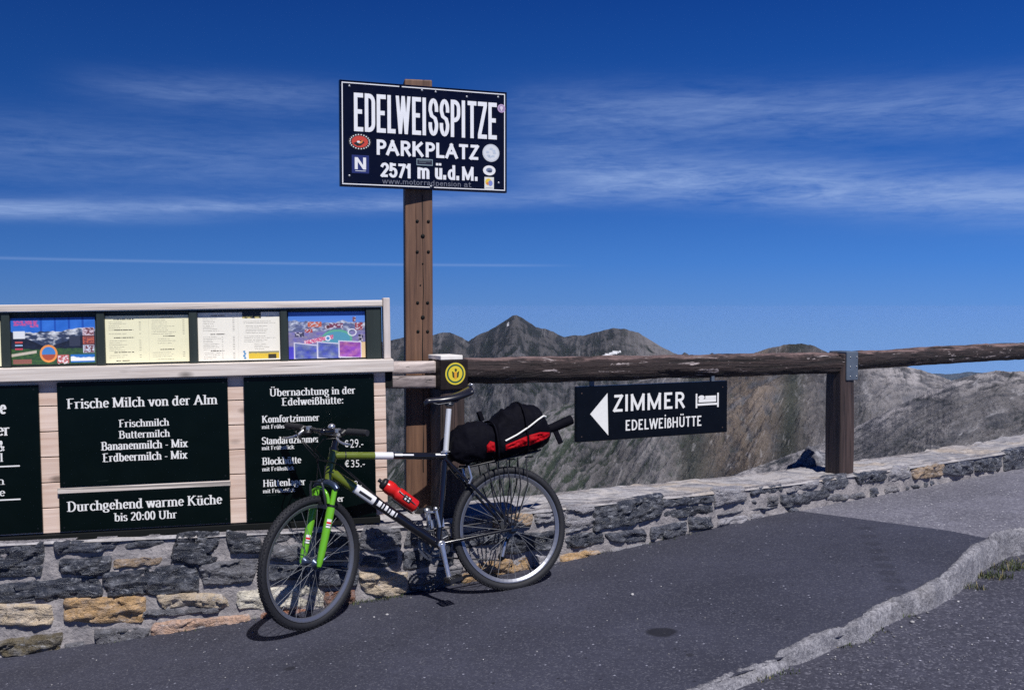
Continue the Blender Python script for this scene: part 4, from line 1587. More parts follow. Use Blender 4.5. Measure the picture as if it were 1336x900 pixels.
# top rail and end post of the upper frame
tr0, tr1 = BF.px(300, 403, 0.0).z, BF.px(300, 394, 0.0).z
mb = MB()
mb.box(XL, BF.px(499, 395).x, -0.006, 0.085, tr0, tr1)
bevel(mb.build('top_rail', M_plank_pale, board), 0.005, 3)
mb = MB()
mb.box(BF.px(499.5, 395).x, BF.px(508.5, 395).x, -0.012, 0.10, ledge_t + 0.001, tr1 + 0.012)
bevel(mb.build('end_post', M_plank_pale_v, board), 0.005, 3)
# dark back wall of the upper frame
mb = MB()
mb.box(XL, BF.px(498.5, 430).x, 0.034, 0.060, ledge_t + 0.001, tr0 - 0.001)
mb.build('back_wall', M_green_wood, board)
# green uprights between the posters
for a, b_ in ((2, 13), (126, 136.5), (247, 257.5), (366, 375), (478, 497)):
    mb = MB()
    xa, xb = BF.px(a, 440, 0.01).x, BF.px(b_, 440, 0.01).x
    mb.box(xa, xb, 0.008, 0.033, ledge_t + 0.001, tr0 - 0.001)
    bevel(mb.build('upright', M_green_wood, board), 0.003)
for k in range(2):
    mb = MB()
    xa = BF.px(-110 - k * 125, 440).x
    mb.box(xa, xa + 0.045, 0.008, 0.033, ledge_t + 0.001, tr0 - 0.001)
    bevel(mb.build('upright', M_green_wood, board), 0.003)
# batten between the milk panel and the kitchen panel
xa, xb, z0, z1 = brect((76, 636), (301, 626), (301, 633), (76, 643))
mb = MB()
mb.box(xa, xb, -0.020, -0.001, z0, z1)
bevel(mb.build('batten', M_plank_pale, board), 0.003)

PT = 0.018          # panel thickness, on the cladding


def panel(name, corners, label, writer, cat='sign', group='dark menu panels of the notice board'):
    x0, x1, z0, z1 = brect(*corners, y=-PT)
    cx, cz = (x0 + x1) / 2, (z0 + z1) / 2
    M = BM @ Matrix.Translation((cx, -0.001, cz))
    root = empty(name, M)
    tag(root, label, cat, group)
    w, h = x1 - x0, z1 - z0
    mb = MB()
    mb.box(-w / 2, w / 2, -PT, 0, -h / 2, h / 2)
    bevel(mb.build('panel', M_panel, root), 0.0025)
    for sx in (-1, 1):
        for sz in (-1, 1):
            mb = MB()
            mb.disc(sx * (w / 2 - 0.022), sz * (h / 2 - 0.022), 0.0045, 0.0045, -PT - 0.001, 10)
            mb.build('screw', M_panel_edge, root)
    fr = Frame(M)

    def put(s, xa, xb, yt, yb, xq=None, **kw):
        """line of text: from px xa to xb, cap top yt / baseline yb measured at its middle"""
        xm = (xa + xb) / 2
        a, b, c = fr.px(xa, yb, -PT), fr.px(xb, yb, -PT), fr.px(xm, yt, -PT)
        bz = fr.px(xm, yb, -PT).z
        mb = MB()
        write(mb, s, a.x, bz, c.z - bz, -PT - 0.0012, width=b.x - a.x, **kw)
        mb.build('text_line', M_letter, root)

    def hand(s, xa, xb, yt, yb, bold=-0.006):
        xm = (xa + xb) / 2
        a, b, c = fr.px(xa, yb, -PT), fr.px(xb, yb, -PT), fr.px(xm, yt, -PT)
        bz = fr.px(xm, yb, -PT).z
        mb = MB()
        sans(mb, s, a.x, bz, b.x - a.x, c.z - bz, -PT - 0.0012, bold)
        mb.build('price_mark', M_letter, root)

    def rule(xa, xb, yc, t=0.0035):
        a, b = fr.px(xa, yc, -PT), fr.px(xb, yc, -PT)
        mb = MB()
        mb.poly([(a.x, a.z - t), (b.x, a.z - t), (b.x, a.z + t), (a.x, a.z + t)], -PT - 0.0012)
        mb.build('rule_line', M_letter, root)
    writer(put, hand, rule)
    return root


def w_milk(put, hand, rule):
    put('Frische Milch von der Alm', 87, 284, 517.5, 530)
    put('Frischmilch', 155, 221, 546.5, 556)
    put('Buttermilch', 155, 222, 561, 570.5)
    put('Bananenmilch - Mix', 132, 245, 574.5, 585)
    put('Erdbeermilch - Mix', 134, 244.5, 589.5, 600)


panel('menu_sign', ((75, 499.5), (297, 493), (299.5, 626), (77, 635)),
      'dark green panel advertising fresh alpine milk, in the middle of the notice board', w_milk)


def w_kitchen(put, hand, rule):
    put('Durchgehend warme Küche', 87.5, 290, 649.5, 662)
    put('bis 20:00 Uhr', 149, 231.5, 667, 677.5)


panel('menu_sign', ((77, 643.5), (300, 633.5), (301, 682), (78, 693.5)),
      'low dark green panel about warm kitchen hours, directly below the milk panel', w_kitchen)


def w_rooms(put, hand, rule):
    put('Übernachtung in der', 351.5, 464, 505.5, 515)
    put('Edelweißhütte:', 367.5, 448.5, 518, 527.5)
    put('Komfortzimmer', 341.5, 417, 541, 550)
    put('mit Frühstück', 341.5, 384, 553.5, 558.5, wx=.20, wy=.10)
    put('Standardzimmer', 341.5, 417, 569, 578)
    put('mit Frühstück', 341.5, 384, 581, 586, wx=.20, wy=.10)
    put('Blockhütte', 342, 393, 596, 605)
    put('mit Frühstück', 342, 384, 608.5, 613.5, wx=.20, wy=.10)
    put('Hüttenlager', 343, 399, 624.5, 633.5)
    put('mit Frühstück', 343, 385, 637, 642, wx=.20, wy=.10)
    put('er', 440, 449, 646, 654)
    put('g', 383, 388, 656, 664)
    hand('€', 449, 454.5, 574, 583, 0.01)
    hand('29.-', 457, 474, 572.5, 583.5)
    hand('€', 450, 455.5, 600, 609, 0.01)
    hand('35.-', 458, 476, 599.5, 609)
    hand('€', 450.5, 456, 628, 637, 0.01)
    hand('17.-', 459, 473, 627, 636.5)


panel('menu_sign', ((318.5, 492), (488, 488), (491, 674), (321.5, 681)),
      'tall dark green panel of overnight room prices, behind the bicycle handlebar', w_rooms)


def w_left(put, hand, rule):
    put('e', 0, 8, 523, 540)
    put('er', -4, 13.5, 553, 568)
    put('&', -3, 6.5, 575, 588)
    put('l', 0, 4.5, 591, 602)
    rule(-60, 26, 611)
    put('n', -4, 6.5, 622, 632)
    put('e', -1, 7, 637, 647)
    rule(-60, 27, 655)


panel('menu_sign', ((-190, 509), (51, 502), (54.5, 695), (-190, 707)),
      'tall dark green panel with two white rules, cut off by the left photo edge', w_left)

# ---- posters in the upper frame: printed sheets
def printed(name, corners, img, label, cat, group=None):
    x0, x1, z0, z1 = brect(*corners, y=0.03)
    cx, cz = (x0 + x1) / 2, (z0 + z1) / 2
    M = BM @ Matrix.Translation((cx, 0.0325, cz))
    h_, w_, _ = img.shape
    if w_ == 360:      # print dots average out
        img = img.reshape(102, 2, 180, 2, 3).mean((1, 3))
        h_, w_, _ = img.shape
    W2, H2 = (x1 - x0), (z1 - z0)
    mb = MB()
    vs = [(-W2 / 2 + W2 * i / w_, -0.004, H2 / 2 - H2 * j / h_) for j in range(h_ + 1) for i in range(w_ + 1)]
    k = w_ + 1
    fs = [((j + 1) * k + i, (j + 1) * k + i + 1, j * k + i + 1, j * k + i) for j in range(h_) for i in range(w_)]
    li = np.where(img <= 10.3, img / 12.92 / 255.0, ((img / 255.0 + 0.055) / 1.055) ** 2.4)
    cols = [tuple(c) for c in li.reshape(-1, 3).tolist()]
    mb.add(vs, fs, 0, False, cols)
    e = (0.5, 0.5, 0.5)
    mb.add([(-W2 / 2, -0.004, -H2 / 2), (W2 / 2, -0.004, -H2 / 2), (W2 / 2, -0.004, H2 / 2), (-W2 / 2, -0.004, H2 / 2),
            (-W2 / 2, 0, -H2 / 2), (W2 / 2, 0, -H2 / 2), (W2 / 2, 0, H2 / 2), (-W2 / 2, 0, H2 / 2)],
           [(4, 5, 1, 0), (5, 6, 2, 1), (6, 7, 3, 2), (7, 4, 0, 3)], 0, False, e)
    o = mb.build(name, M_paintcol)
    o.matrix_world = M
    tag(o, label, cat, group)
    return o


def canvas(w, h, c):
    a = np.zeros((h, w, 3))
    a[:] = c
    return a


def rect(a, x0, y0, x1, y1, c):
    h, w, _ = a.shape
    a[int(round(y0 * h)):int(round(y1 * h)), int(round(x0 * w)):int(round(x1 * w))] = c


def uv(a):
    h, w, _ = a.shape
    return np.meshgrid((np.arange(w) + .5) / w, (np.arange(h) + .5) / h)


def ell(a, cx, cy, rx, ry, c, ring=None):
    x, y = uv(a)
    d = np.sqrt(((x - cx) / rx) ** 2 + ((y - cy) / ry) ** 2)
    m = d < 1
    if ring:
        m &= d > ring
    a[m] = c


def poster_valley():
    a = canvas(360, 204, (46, 110, 205))
    x, y = uv(a)
    a += (fbm(x * 6, y * 5, 3, 2)[..., None] * 18)
    for k in range(4):
        m = np.abs(x - (.36 + .165 * k)) < .012
        a[m & (y < .4)] = (28, 80, 175)
    far = .30 + .16 * np.abs(x - .42) * 0 + .10 * fbm(x * 4, y * 0, 4, 5) - .10 * np.exp(-((x - .86) / .16) ** 2)
    m = y > far
    sn = fbm(x * 12, y * 14, 4, 8) > -.12
    tt = np.clip((fbm(x * 9, y * 12, 5, 8) + .28 - (y - far) * 1.6) * 3.2, 0, 1)[..., None]
    mm_ = np.array((58, 72, 104.0)) * (1 - tt) + np.array((236, 240, 246.0)) * tt
    mm_ = mm_ * (0.86 + 0.28 * fbm(x * 22, y * 22, 3, 41)[..., None])
    a[m] = mm_[m]
    dk = np.minimum(.30 + .9 * x, .30 + .75 * (1 - x)) * 0 + np.where(x < .42, .28 + .85 * x, .30 + .60 * (1.0 - x))
    m = y > dk
    a[m] = (np.array((26, 34, 54.0)) * (1 + 0.5 * fbm(x * 14, y * 14, 4, 14)[..., None]))[m]
    m2 = y > .66 + .05 * fbm(x * 5, y * 0, 3, 4)
    a[m2] = np.stack([52 + 26 * fbm(x * 20, y * 20, 3, 1), 84 + 30 * fbm(x * 20, y * 20, 3, 1), 48 + 10 * x], -1)[m2]
    rect(a, .03, .28, .17, .44, (225, 228, 232))
    m = (np.abs(y - .80 + .25 * x) < .03) & (x < .30)
    a[m] = (196, 186, 170)
    rect(a, .04, .06, .32, .16, (196, 84, 150))
    rect(a, .23, .14, .33, .20, (210, 90, 150))
    m = (fbm(x * 40, y * 30, 2, 3) > .1) & (y > .05) & (y < .2) & (x > .04) & (x < .33)
    a[m] = (70, 100, 190)
    rect(a, .05, .50, .14, .54, (190, 80, 80))
    rect(a, .05, .57, .14, .60, (150, 190, 220))
    rect(a, .05, .64, .14, .68, (200, 70, 90))
    rect(a, .69, .40, .82, .62, (54, 60, 80))
    for k, c in enumerate(((210, 190, 200), (190, 100, 80), (200, 205, 220))):
        rect(a, .85, .22 + .19 * k, .985, .39 + .19 * k, c)
        m = (x > .86) & (x < .98) & (y > .23 + .19 * k) & (y < .38 + .19 * k) & (fbm(x * 30, y * 22, 3, 12 + k) > .0)
        a[m] = (110, 60, 70)
    ell(a, .44, .77, .105, .19, (236, 150, 80))
    ell(a, .44, .77, .080, .145, (70, 130, 200))
    m = (((x - .44) / .08) ** 2 + ((y - .77) / .145) ** 2 < 1) & (y > .79)
    a[m] = (170, 80, 60)
    rect(a, .54, .80, .68, .98, (180, 90, 90))
    m = (x > .55) & (x < .67) & (y > .82) & (fbm(x * 30, y * 22, 3, 22) > .0)
    a[m] = (220, 210, 214)
    rect(a, .70, .80, .985, .97, (40, 110, 190))
    m = (x > .70) & (x < .985) & (y > .86 + .05 * fbm(x * 9, y * 0, 2, 6)) & (y < .94)
    a[m] = (232, 236, 240)
    rect(a, .02, .88, .24, .98, (140, 90, 80))
    return a


def poster_pass():
    a = canvas(360, 204, (86, 140, 214))
    x, y = uv(a)
    a[...] = np.stack([70 + 110 * y, 122 + 80 * y, 212 + 18 * y], -1)
    m = y > .22 + .09 * fbm(x * 5, y * 0, 4, 3) - .05 * np.exp(-((x - .08) / .1) ** 2)
    tt = np.clip((fbm(x * 10, y * 12, 5, 6) + .15 - (y - .28) * 1.2) * 2.6, 0, 1)[..., None]
    mm_ = np.array((104, 114, 156.0)) * (1 - tt) + np.array((222, 228, 242.0)) * tt
    a[m] = (mm_ * (0.9 + 0.25 * fbm(x * 24, y * 24, 3, 43)[..., None]))[m]
    m = y > .42 + .03 * fbm(x * 6, y * 0, 3, 9)
    a[m] = np.stack([128 + 40 * fbm(x * 16, y * 16, 3, 2), 122 + 34 * fbm(x * 16, y * 16, 3, 2), 168 + 26 * fbm(x * 18, y * 12, 3, 4)], -1)[m]
    for cx, cy, w, h, c in ((.34, .27, .09, .06, (196, 96, 70)), (.26, .40, .05, .04, (170, 56, 50)), (.62, .30, .09, .05, (120, 60, 86)),
                            (.50, .33, .03, .04, (90, 50, 60)), (.92, .32, .05, .08, (150, 60, 70)), (.86, .17, .02, .05, (120, 70, 80)), (.94, .58, .03, .08, (40, 40, 60)),
                            (.14, .48, .06, .05, (60, 60, 90))):
        rect(a, cx - w, cy - h, cx + w, cy + h, c)
        mm = (np.abs(x - cx) < w) & (np.abs(y - cy) < h) & (fbm(x * 34, y * 26, 2, int(cx * 90)) > .1)
        a[mm] = (196, 190, 204)
    ell(a, .63, .58, .20, .20, (96, 170, 146))
    ell(a, .63, .58, .17, .15, (84, 152, 176))
    m = (np.abs(y - (.66 - .32 * (x - .2))) < .045) & (x > .20) & (x < .58)
    a[m] = (204, 96, 134)
    mm = m & (fbm(x * 40, y * 40, 2, 3) > .15)
    a[mm] = (232, 214, 224)
    ell(a, .51, .57, .035, .06, (238, 238, 244))
    ell(a, .51, .57, .022, .038, (90, 140, 190))
    ell(a, .83, .45, .06, .08, (226, 226, 236), .75)
    rect(a, .0, .74, .12, 1, (74, 66, 190))
    for k, (cx, tl) in enumerate(((.22, -.10), (.52, -.07), (.80, -.05))):
        u = (x - cx)
        v = (y - .86 + k * .02) - tl * 2.2 * u * -1.0
        m = (np.abs(u) < .155) & (np.abs(v) < .185)
        a[m] = (208, 206, 222)
        m = (np.abs(u) < .14) & (np.abs(v) < .16)
        base = np.stack([92 + 60 * fbm(x * 10, y * 9, 4, 31 + k) + 60 * (k == 2), 104 + 60 * fbm(x * 10, y * 9, 4, 31 + k) - 20 * (k == 2), 168 + 50 * fbm(x * 8, y * 8, 4, 33 + k)], -1)
        a[m] = base[m]
    rect(a, .95, .66, 1, 1, (226, 196, 150))
    return a


def textblock(a, x0, x1, y0, n, dy, c=(120, 118, 110), price=None, seed=0, thick=1):
    rr = random.Random(seed)
    h, w, _ = a.shape
    for k in range(n):
        yy = int((y0 + dy * k) * h)
        xe = x0 + (x1 - x0) * rr.uniform(.5, 1)
        xa, xb = int(x0 * w), int(xe * w)
        for q in range(xa, xb):
            if rr.random() < .82:
                t = rr.uniform(.55, 1.0)
                a[yy:yy + thick, q] = np.array(c) * t + np.array(a[yy, max(0, xa - 2)]) * (1 - t)
        if price:
            a[yy:yy + thick, int(price * w):int((price + .028) * w)] = np.array(c) * .9


def head(a, cx, y, wd=.1, c=(54, 50, 46)):
    h, w, _ = a.shape
    yy = int(y * h)
    rr = random.Random(int(cx * 1000 + y * 77))
    for q in range(int((cx - wd) * w), int((cx + wd) * w)):
        if rr.random() < .8:
            a[yy:yy + 2, q] = c


def menu_cream():
    a = canvas(200, 116, (240, 236, 200))
    x, y = uv(a)
    a += 4 * fbm(x * 5, y * 5, 3, 7)[..., None]
    a[:, int(.515 * 200)] = (222, 218, 186)
    for (yy, n, hy) in ((.13, 5, .07), (.38, 1, .30), (.53, 6, .46), (.84, 2, .77)):
        head(a, .22, hy, .12)
        textblock(a, .04, .30, yy, n, .042, price=.40, seed=int(yy * 100))
    head(a, .20, .955, .08)
    for (yy, n, hy) in ((.11, 8, .045), (.80, 3, .73)):
        head(a, .74, hy, .09)
        textblock(a, .55, .86, yy, n, .042, price=.925, seed=int(yy * 100) + 3)
    head(a, .76, .445, .07)
    textblock(a, .62, .86, .50, 3, .05, seed=8)
    textblock(a, .60, .90, .94, 1, .05, seed=9, c=(70, 66, 60))
    return a


def menu_white():
    a = canvas(200, 116, (242, 238, 224))
    x, y = uv(a)
    a[:, int(.485 * 200)] = (224, 220, 206)
    rect(a, .54, .0, .77, .13, (40, 42, 44))
    m = (x > .54) & (x < .77) & (y > .08) & (y < .13) & (fbm(x * 20, y * 20, 3, 2) > -.1)
    a[m] = (206, 190, 120)
    head(a, .25, .055, .07)
    for (yy, n, hy) in ((.12, 8, .055), (.50, 8, .44), (.84, 4, .79)):
        head(a, .24, hy, .09)
        textblock(a, .06, .30, yy, n, .037, price=.42, seed=int(yy * 100))
        if yy > .4:
            textblock(a, .29, .31, yy, n, .037, seed=4)
    head(a, .88, .09, .05, (150, 146, 140))
    textblock(a, .55, .98, .19, 2, .037, seed=5)
    textblock(a, .58, .88, .29, 5, .037, seed=6)
    textblock(a, .56, .96, .50, 2, .037, seed=7)
    textblock(a, .56, .96, .58, 2, .037, seed=11)
    textblock(a, .68, .88, .67, 4, .034, seed=12)
    m = (x > .61) & (x < .985) & (y > .82) & (y < .975)
    a[m] = (150, 146, 110)
    m2 = m & (y > .86 + .03 * fbm(x * 8, y * 0, 2, 3))
    a[m2] = (226, 194, 66)
    m3 = m & (np.abs(x - .90) < .05) & (y > .88)
    a[m3] = (60, 56, 40)
    for k in range(4):
        ell(a, .555 + .01 * (k % 2), .82 + .045 * k, .014, .022, (70, 140, 190))
    return a


printed('poster', ((14, 416), (124.5, 413), (124.5, 473.5), (14, 476.5)), poster_valley(),
        'colourful poster of snowy peaks, a green valley and an orange ring', 'poster', 'printed sheets in the upper frame')
printed('menu_sheet', ((137.5, 412.5), (246.5, 410.5), (246.5, 471.5), (138, 473.5)), menu_cream(),
        'cream coloured two-column menu sheet with no picture, between two green uprights', 'menu', 'printed sheets in the upper frame')
printed('menu_sheet', ((258, 409), (365, 406), (365.5, 469), (259, 471)), menu_white(),
        'whiter menu sheet with a dark picture on top and a yellow one below', 'menu', 'printed sheets in the upper frame')
printed('poster', ((376, 408.5), (476, 405), (476.5, 466), (377, 468.5)), poster_pass(),
        'blue poster with a green oval and three small photos along its foot', 'poster', 'printed sheets in the upper frame')
a_ = canvas(40, 20, (240, 236, 200))
printed('menu_sheet', ((-110, 416), (1, 414), (1, 478), (-110, 480)), a_, 'cream sheet at the very left edge, mostly cut off by the photo', 'menu', 'printed sheets in the upper frame')
# ================================================================== SIGN ON THE TALL POST
ST = 0.36
SA = math.atan(ST)
_D = 5.78 * (1 - (-0.09) * ST)
_u = (547 - 668) / F
Yp = _D / (1 - ST * _u)
S_org = P(547, 640, Yp)
PM = Matrix.Translation(S_org) @ Matrix.Rotation(SA, 4, 'Z')
SF = Frame(PM)
post = empty('parking_signpost', PM)
tag(post, 'tall brown timber post carrying the large dark enamel summit car park sign', 'sign')
x0, x1, z0, z1 = brect((443.5, 104.5), (660.5, 121.5), (660, 252), (442.5, 243), 0.0, SF)
SW, SH = x1 - x0, z1 - z0
mb = MB()
hw = (SF.px(565, 350, 0.03).x - SF.px(530, 350, 0.03).x) / 2
cxp = (SF.px(565, 350, 0.03).x + SF.px(530, 350, 0.03).x) / 2
ztop = SF.px(549, 104.5, 0.05).z
n = 40
# timber post, slightly uneven, set a little askew to its sign
_pc, _ps = math.cos(-R(9)), math.sin(-R(9))
vs, fs = [], []
for i in range(n + 1):
    z = -0.55 + (ztop + 0.55) * i / n
    wob = 0.0025 * mnoise.noise(Vector((0, 0, z * 2.1)))
    for (sx, sy) in ((-1, 0), (1, 0), (1, 1), (-1, 1)):
        _lx, _ly = sx * (hw + wob), 0.024 + hw * 0.20 + sy * 0.13
        vs.append((cxp + _lx * _pc - (_ly - 0.05) * _ps, _lx * _ps + (_ly - 0.05) * _pc + 0.05, z))
for i in range(n):
    for j in range(4):
        j2 = (j + 1) % 4
        fs.append((i * 4 + j, i * 4 + j2, (i + 1) * 4 + j2, (i + 1) * 4 + j))
fs.append((3, 2, 1, 0))
fs.append((n * 4, n * 4 + 1, n * 4 + 2, n * 4 + 3))
mb.add(vs, fs)
po = bevel(mb.build('post', M_post, post), 0.008, 3)
for (px, py, r) in ((545, 288.5, 2.2), (559, 289, 2.2), (552, 308, 2.8), (545, 328.5, 2.2), (559, 328.5, 2.2), (545.5, 395, 2.2), (558, 395, 2.2),
                    (552, 414, 2.8), (546, 432.5, 2.2), (558, 432.5, 2.2), (552, 344, 1.2), (549, 372, 1.0)):
    p = SF.px(px, py, 0.03)
    yf = 0.05 + (0.024 + hw * 0.20 - 0.05) / _pc + (p.x - cxp) * _ps / _pc
    mb = MB()
    mb.lathe([(r / 235.0, -0.004), (r / 235.0, 0.003), (0, 0.0035)], 12, 0, Matrix.Translation((p.x, yf, p.z)) @ Matrix.Rotation(-R(9), 4, 'Z') @ Matrix.Rotation(R(90), 4, 'X'))
    mb.build('bolt', M_back, po)

mb = MB()
nx, nz = 24, 16
vs, fs = [], []
# gently domed enamel plate with folded edge


def plate_y(u, v):
    return -0.012


k = nx + 1
for j in range(nz + 1):
    for i in range(nx + 1):
        u, v = i / nx, j / nz
        vs.append((x0 + SW * u, plate_y(u, v), z0 + SH * v))
for j in range(nz):
    for i in range(nx):
        fs.append((j * k + i, j * k + i + 1, (j + 1) * k + i + 1, (j + 1) * k + i))
mb.add(vs, fs, 0, True)
rim = [i for i in range(k)] + [j * k + nx for j in range(1, nz + 1)] + [nz * k + i for i in range(nx - 1, -1, -1)] + [j * k for j in range(nz - 1, 0, -1)]
rv = [vs[i] for i in rim]
bk = [(p[0], 0.018, p[2]) for p in rv]
m = len(rv)
mb.add(rv + bk, [(i, i + m, (i + 1) % m + m, (i + 1) % m) for i in range(m)] + [tuple(range(m, 2 * m))[::-1]], 0)
sp = mb.build('sign_plate', M_navy, post)


def on_plate(mb, dy):
    """push flat letters onto the domed plate"""
    mb.v = [(p[0], plate_y((p[0] - x0) / SW, (p[2] - z0) / SH) - dy + p[1], p[2]) for p in mb.v]


def U(u):
    return x0 + SW * u


def V(v):
    return z1 - SH * v


mb = MB()
vs, zc_ = [], 0.10
while zc_ < z0 - 0.01:
    xo = SF.px(552, 400, 0.03).x + 0.006 * mnoise.noise(Vector((0, 3, zc_ * 2.0))) + 0.003 * mnoise.noise(Vector((5, 3, zc_ * 9.0)))
    wd = 0.0012 + 0.0018 * max(0, mnoise.noise(Vector((2, 1, zc_ * 3.1))) + 0.35)
    yf = 0.05 + (0.024 + hw * 0.20 - 0.05) / _pc + (xo - cxp) * _ps / _pc - 0.0012
    vs += [(xo - wd, yf, zc_), (xo + wd, yf, zc_)]
    zc_ += 0.02
mb.add(vs, [(2 * i, 2 * i + 1, 2 * i + 3, 2 * i + 2) for i in range(len(vs) // 2 - 1)])
mb.build('drying_crack', M_back, po)
bw = 0.0055
ins = 0.011
for (a, b, c, d) in ((x0 + ins, x1 - ins, z1 - ins - bw, z1 - ins), (x0 + ins, x1 - ins, z0 + ins, z0 + ins + bw),
                     (x0 + ins, x0 + ins + bw, z0 + ins + bw + 0.001, z1 - ins - bw - 0.001), (x1 - ins - bw, x1 - ins, z0 + ins + bw + 0.001, z1 - ins - bw - 0.001)):
    mb = MB()
    if b - a > 0.1:
        chips = (0.34, 0.355) if c > z0 + 0.3 else (0.535, 0.55)
        for f0, f1 in ((0, chips[0]), (chips[1], 1)):
            mb.poly([(a + (b - a) * f0, c), (a + (b - a) * f1, c), (a + (b - a) * f1, d), (a + (b - a) * f0, d)], 0)
    else:
        mb.poly([(a, c), (b, c), (b, d), (a, d)], 0)
    on_plate(mb, 0.0010)
    mb.build('border_line', M_white_paint, sp)

mb = MB()
h1 = SH * (.476 - .113)
wtot = U(.939) - U(.080)
adv = {'E': .36, 'D': .40, 'L': .285, 'W': .56, 'I': .21, 'S': .39, 'P': .39, 'T': .37, 'Z': .38}
word = 'EDELWEISSPITZE'
tw = sum(adv[c] for c in word) - 0.04
sc = wtot / tw
pen = U(.080)
zb1 = V(.476)


def blk(pts, lay):
    mb.poly(pts, -0.00005 * lay)


lay = 0
for ch in word:
    w = (0.33 if ch == 'L' else adv[ch]) * sc - 0.052 * sc
    st = 0.120 * sc
    bt = h1 * 0.115
    X0, X1, Z0, Z1 = pen, pen + w, zb1, zb1 + h1
    R4 = lambda a, b, c, d: [(a, c), (b, c), (b, d), (a, d)]
    if ch in 'ELDPIT' or ch == 'I':
        if ch == 'T':
            blk(R4((X0 + X1) / 2 - st / 2, (X0 + X1) / 2 + st / 2, Z0, Z1 - bt), 0)
            blk(R4(X0, X1, Z1 - bt, Z1), 1)
        elif ch == 'I':
            blk(R4(X0, X0 + st, Z0, Z1), 0)
        elif ch in 'EL':
            blk(R4(X0, X0 + st, Z0, Z1), 0)
            blk(R4(X0 + st, X1, Z0, Z0 + bt), 1)
            if ch == 'E':
                blk(R4(X0 + st, X1, Z1 - bt, Z1), 1)
                blk(R4(X0 + st, X1 - 0.12 * w, (Z0 + Z1) / 2 - bt * .35, (Z0 + Z1) / 2 + bt * .65), 1)
        else:
            blk(R4(X0, X0 + st, Z0, Z1), 0)
            lo = Z0 if ch == 'D' else Z0 + h1 * .40
            # bowl outer/inner
            rx = w - st
            ro = min(rx, h1 * .16)
            outer = [(X0 + st, lo)] + [(X1 - ro + ro * math.cos(R(t)), lo + ro * 1.4 + ro * 1.4 * math.sin(R(t))) for t in range(-90, 1, 18)] + \
                    [(X1 - ro + ro * math.cos(R(t)), Z1 - ro * 1.4 + ro * 1.4 * math.sin(R(t))) for t in range(0, 91, 18)] + [(X0 + st, Z1)]
            ri = ro * .45
            xi = X1 - st
            inner = [(X0 + st, lo + bt)] + [(xi - ri + ri * math.cos(R(t)), lo + bt + ri * 1.4 + ri * 1.4 * math.sin(R(t))) for t in range(-90, 1, 18)] + \
                    [(xi - ri + ri * math.cos(R(t)), Z1 - bt - ri * 1.4 + ri * 1.4 * math.sin(R(t))) for t in range(0, 91, 18)] + [(X0 + st, Z1 - bt)]
            q = len(outer)
            vs2 = [(a, -0.00005, b) for a, b in outer] + [(a, -0.00005, b) for a, b in inner]
            mb.add(vs2, [(i, i + 1, q + i + 1, q + i) for i in range(q - 1)])
    elif ch == 'Z':
        blk(R4(X0, X1, Z0, Z0 + bt), 0)
        blk(R4(X0, X1, Z1 - bt, Z1), 0)
        blk([(X0, Z0 + bt), (X0 + st * 1.05, Z0 + bt), (X1, Z1 - bt), (X1 - st * 1.05, Z1 - bt)], 1)
    elif ch == 'W':
        xa = [X0, X0 + w * .27, X0 + w * .5, X0 + w * .73, X1]
        s2 = st * .93
        for i, (a, b, t0, t1) in enumerate(((X0, X0 + w * .30, 1, 0), (X0 + w * .30, X0 + w * .50, 0, 1), (X0 + w * .50, X0 + w * .70, 1, 0), (X0 + w * .70, X1, 0, 1))):
            za, zb2 = (Z1, Z0) if t0 else (Z0, Z1)
            sa = {0: (0, s2), 1: (-s2 / 2, s2 / 2), 2: (-s2, 0)}
            ka = 0 if i == 0 else 1
            kb = 2 if i == 3 else 1
            blk([(a + sa[ka][0], za), (b + sa[kb][0], zb2), (b + sa[kb][1], zb2), (a + sa[ka][1], za)][::(1 if t0 else -1)], i)
    elif ch == 'S':
        cx_ = (X0 + X1) / 2
        rx, ry = (w - st) / 2, (h1 - bt) / 4
        ys1, ys2 = Z1 - bt / 2 - ry, Z0 + bt / 2 + ry
        path = [(cx_ + rx * math.cos(R(t)), ys1 + ry * math.sin(R(t)) * 1.0) for t in range(0, 181, 15)]
        path = [(path[0][0], ys1 - ry * .35)] + path + [(cx_ - rx, ys1 - ry * .2)]
        path += [(cx_ - rx * .55, ys1 - ry * .85), (cx_ + rx * .55, ys2 + ry * .85), (cx_ + rx, ys2 + ry * .2)]
        path += [(cx_ + rx * math.cos(R(t)), ys2 + ry * math.sin(R(t))) for t in range(0, -181, -15)] + [(cx_ - rx, ys2 + ry * .35)]
        pv = [Vector(p) for p in path]
        vs2 = []
        for i, p in enumerate(pv):
            d = (pv[min(len(pv) - 1, i + 1)] - pv[max(0, i - 1)]).normalized()
            nn_ = Vector((-d.y, d.x))
            hwd = math.sqrt((st / 2 * nn_.x) ** 2 + (bt / 2 * nn_.y) ** 2)
            vs2 += [(p.x + nn_.x * hwd, 0, p.y + nn_.y * hwd), (p.x - nn_.x * hwd, 0, p.y - nn_.y * hwd)]
        mb.add(vs2, [(2 * i, 2 * i + 2, 2 * i + 3, 2 * i + 1) for i in range(len(pv) - 1)])
    pen += adv[ch] * sc
on_plate(mb, 0.0012)
mb.build('text_line', M_white_paint, sp)


def word(s_, u0, u1, v0, v1, wx, wy, m_=M_white_paint, name='text_line'):
    mb = MB()
    write(mb, s_, U(u0), V(v1), SH * (v1 - v0), 0, wx=wx, wy=wy, serif=False, square=True, width=U(u1) - U(u0))
    on_plate(mb, 0.0012)
    mb.build(name, m_, sp)


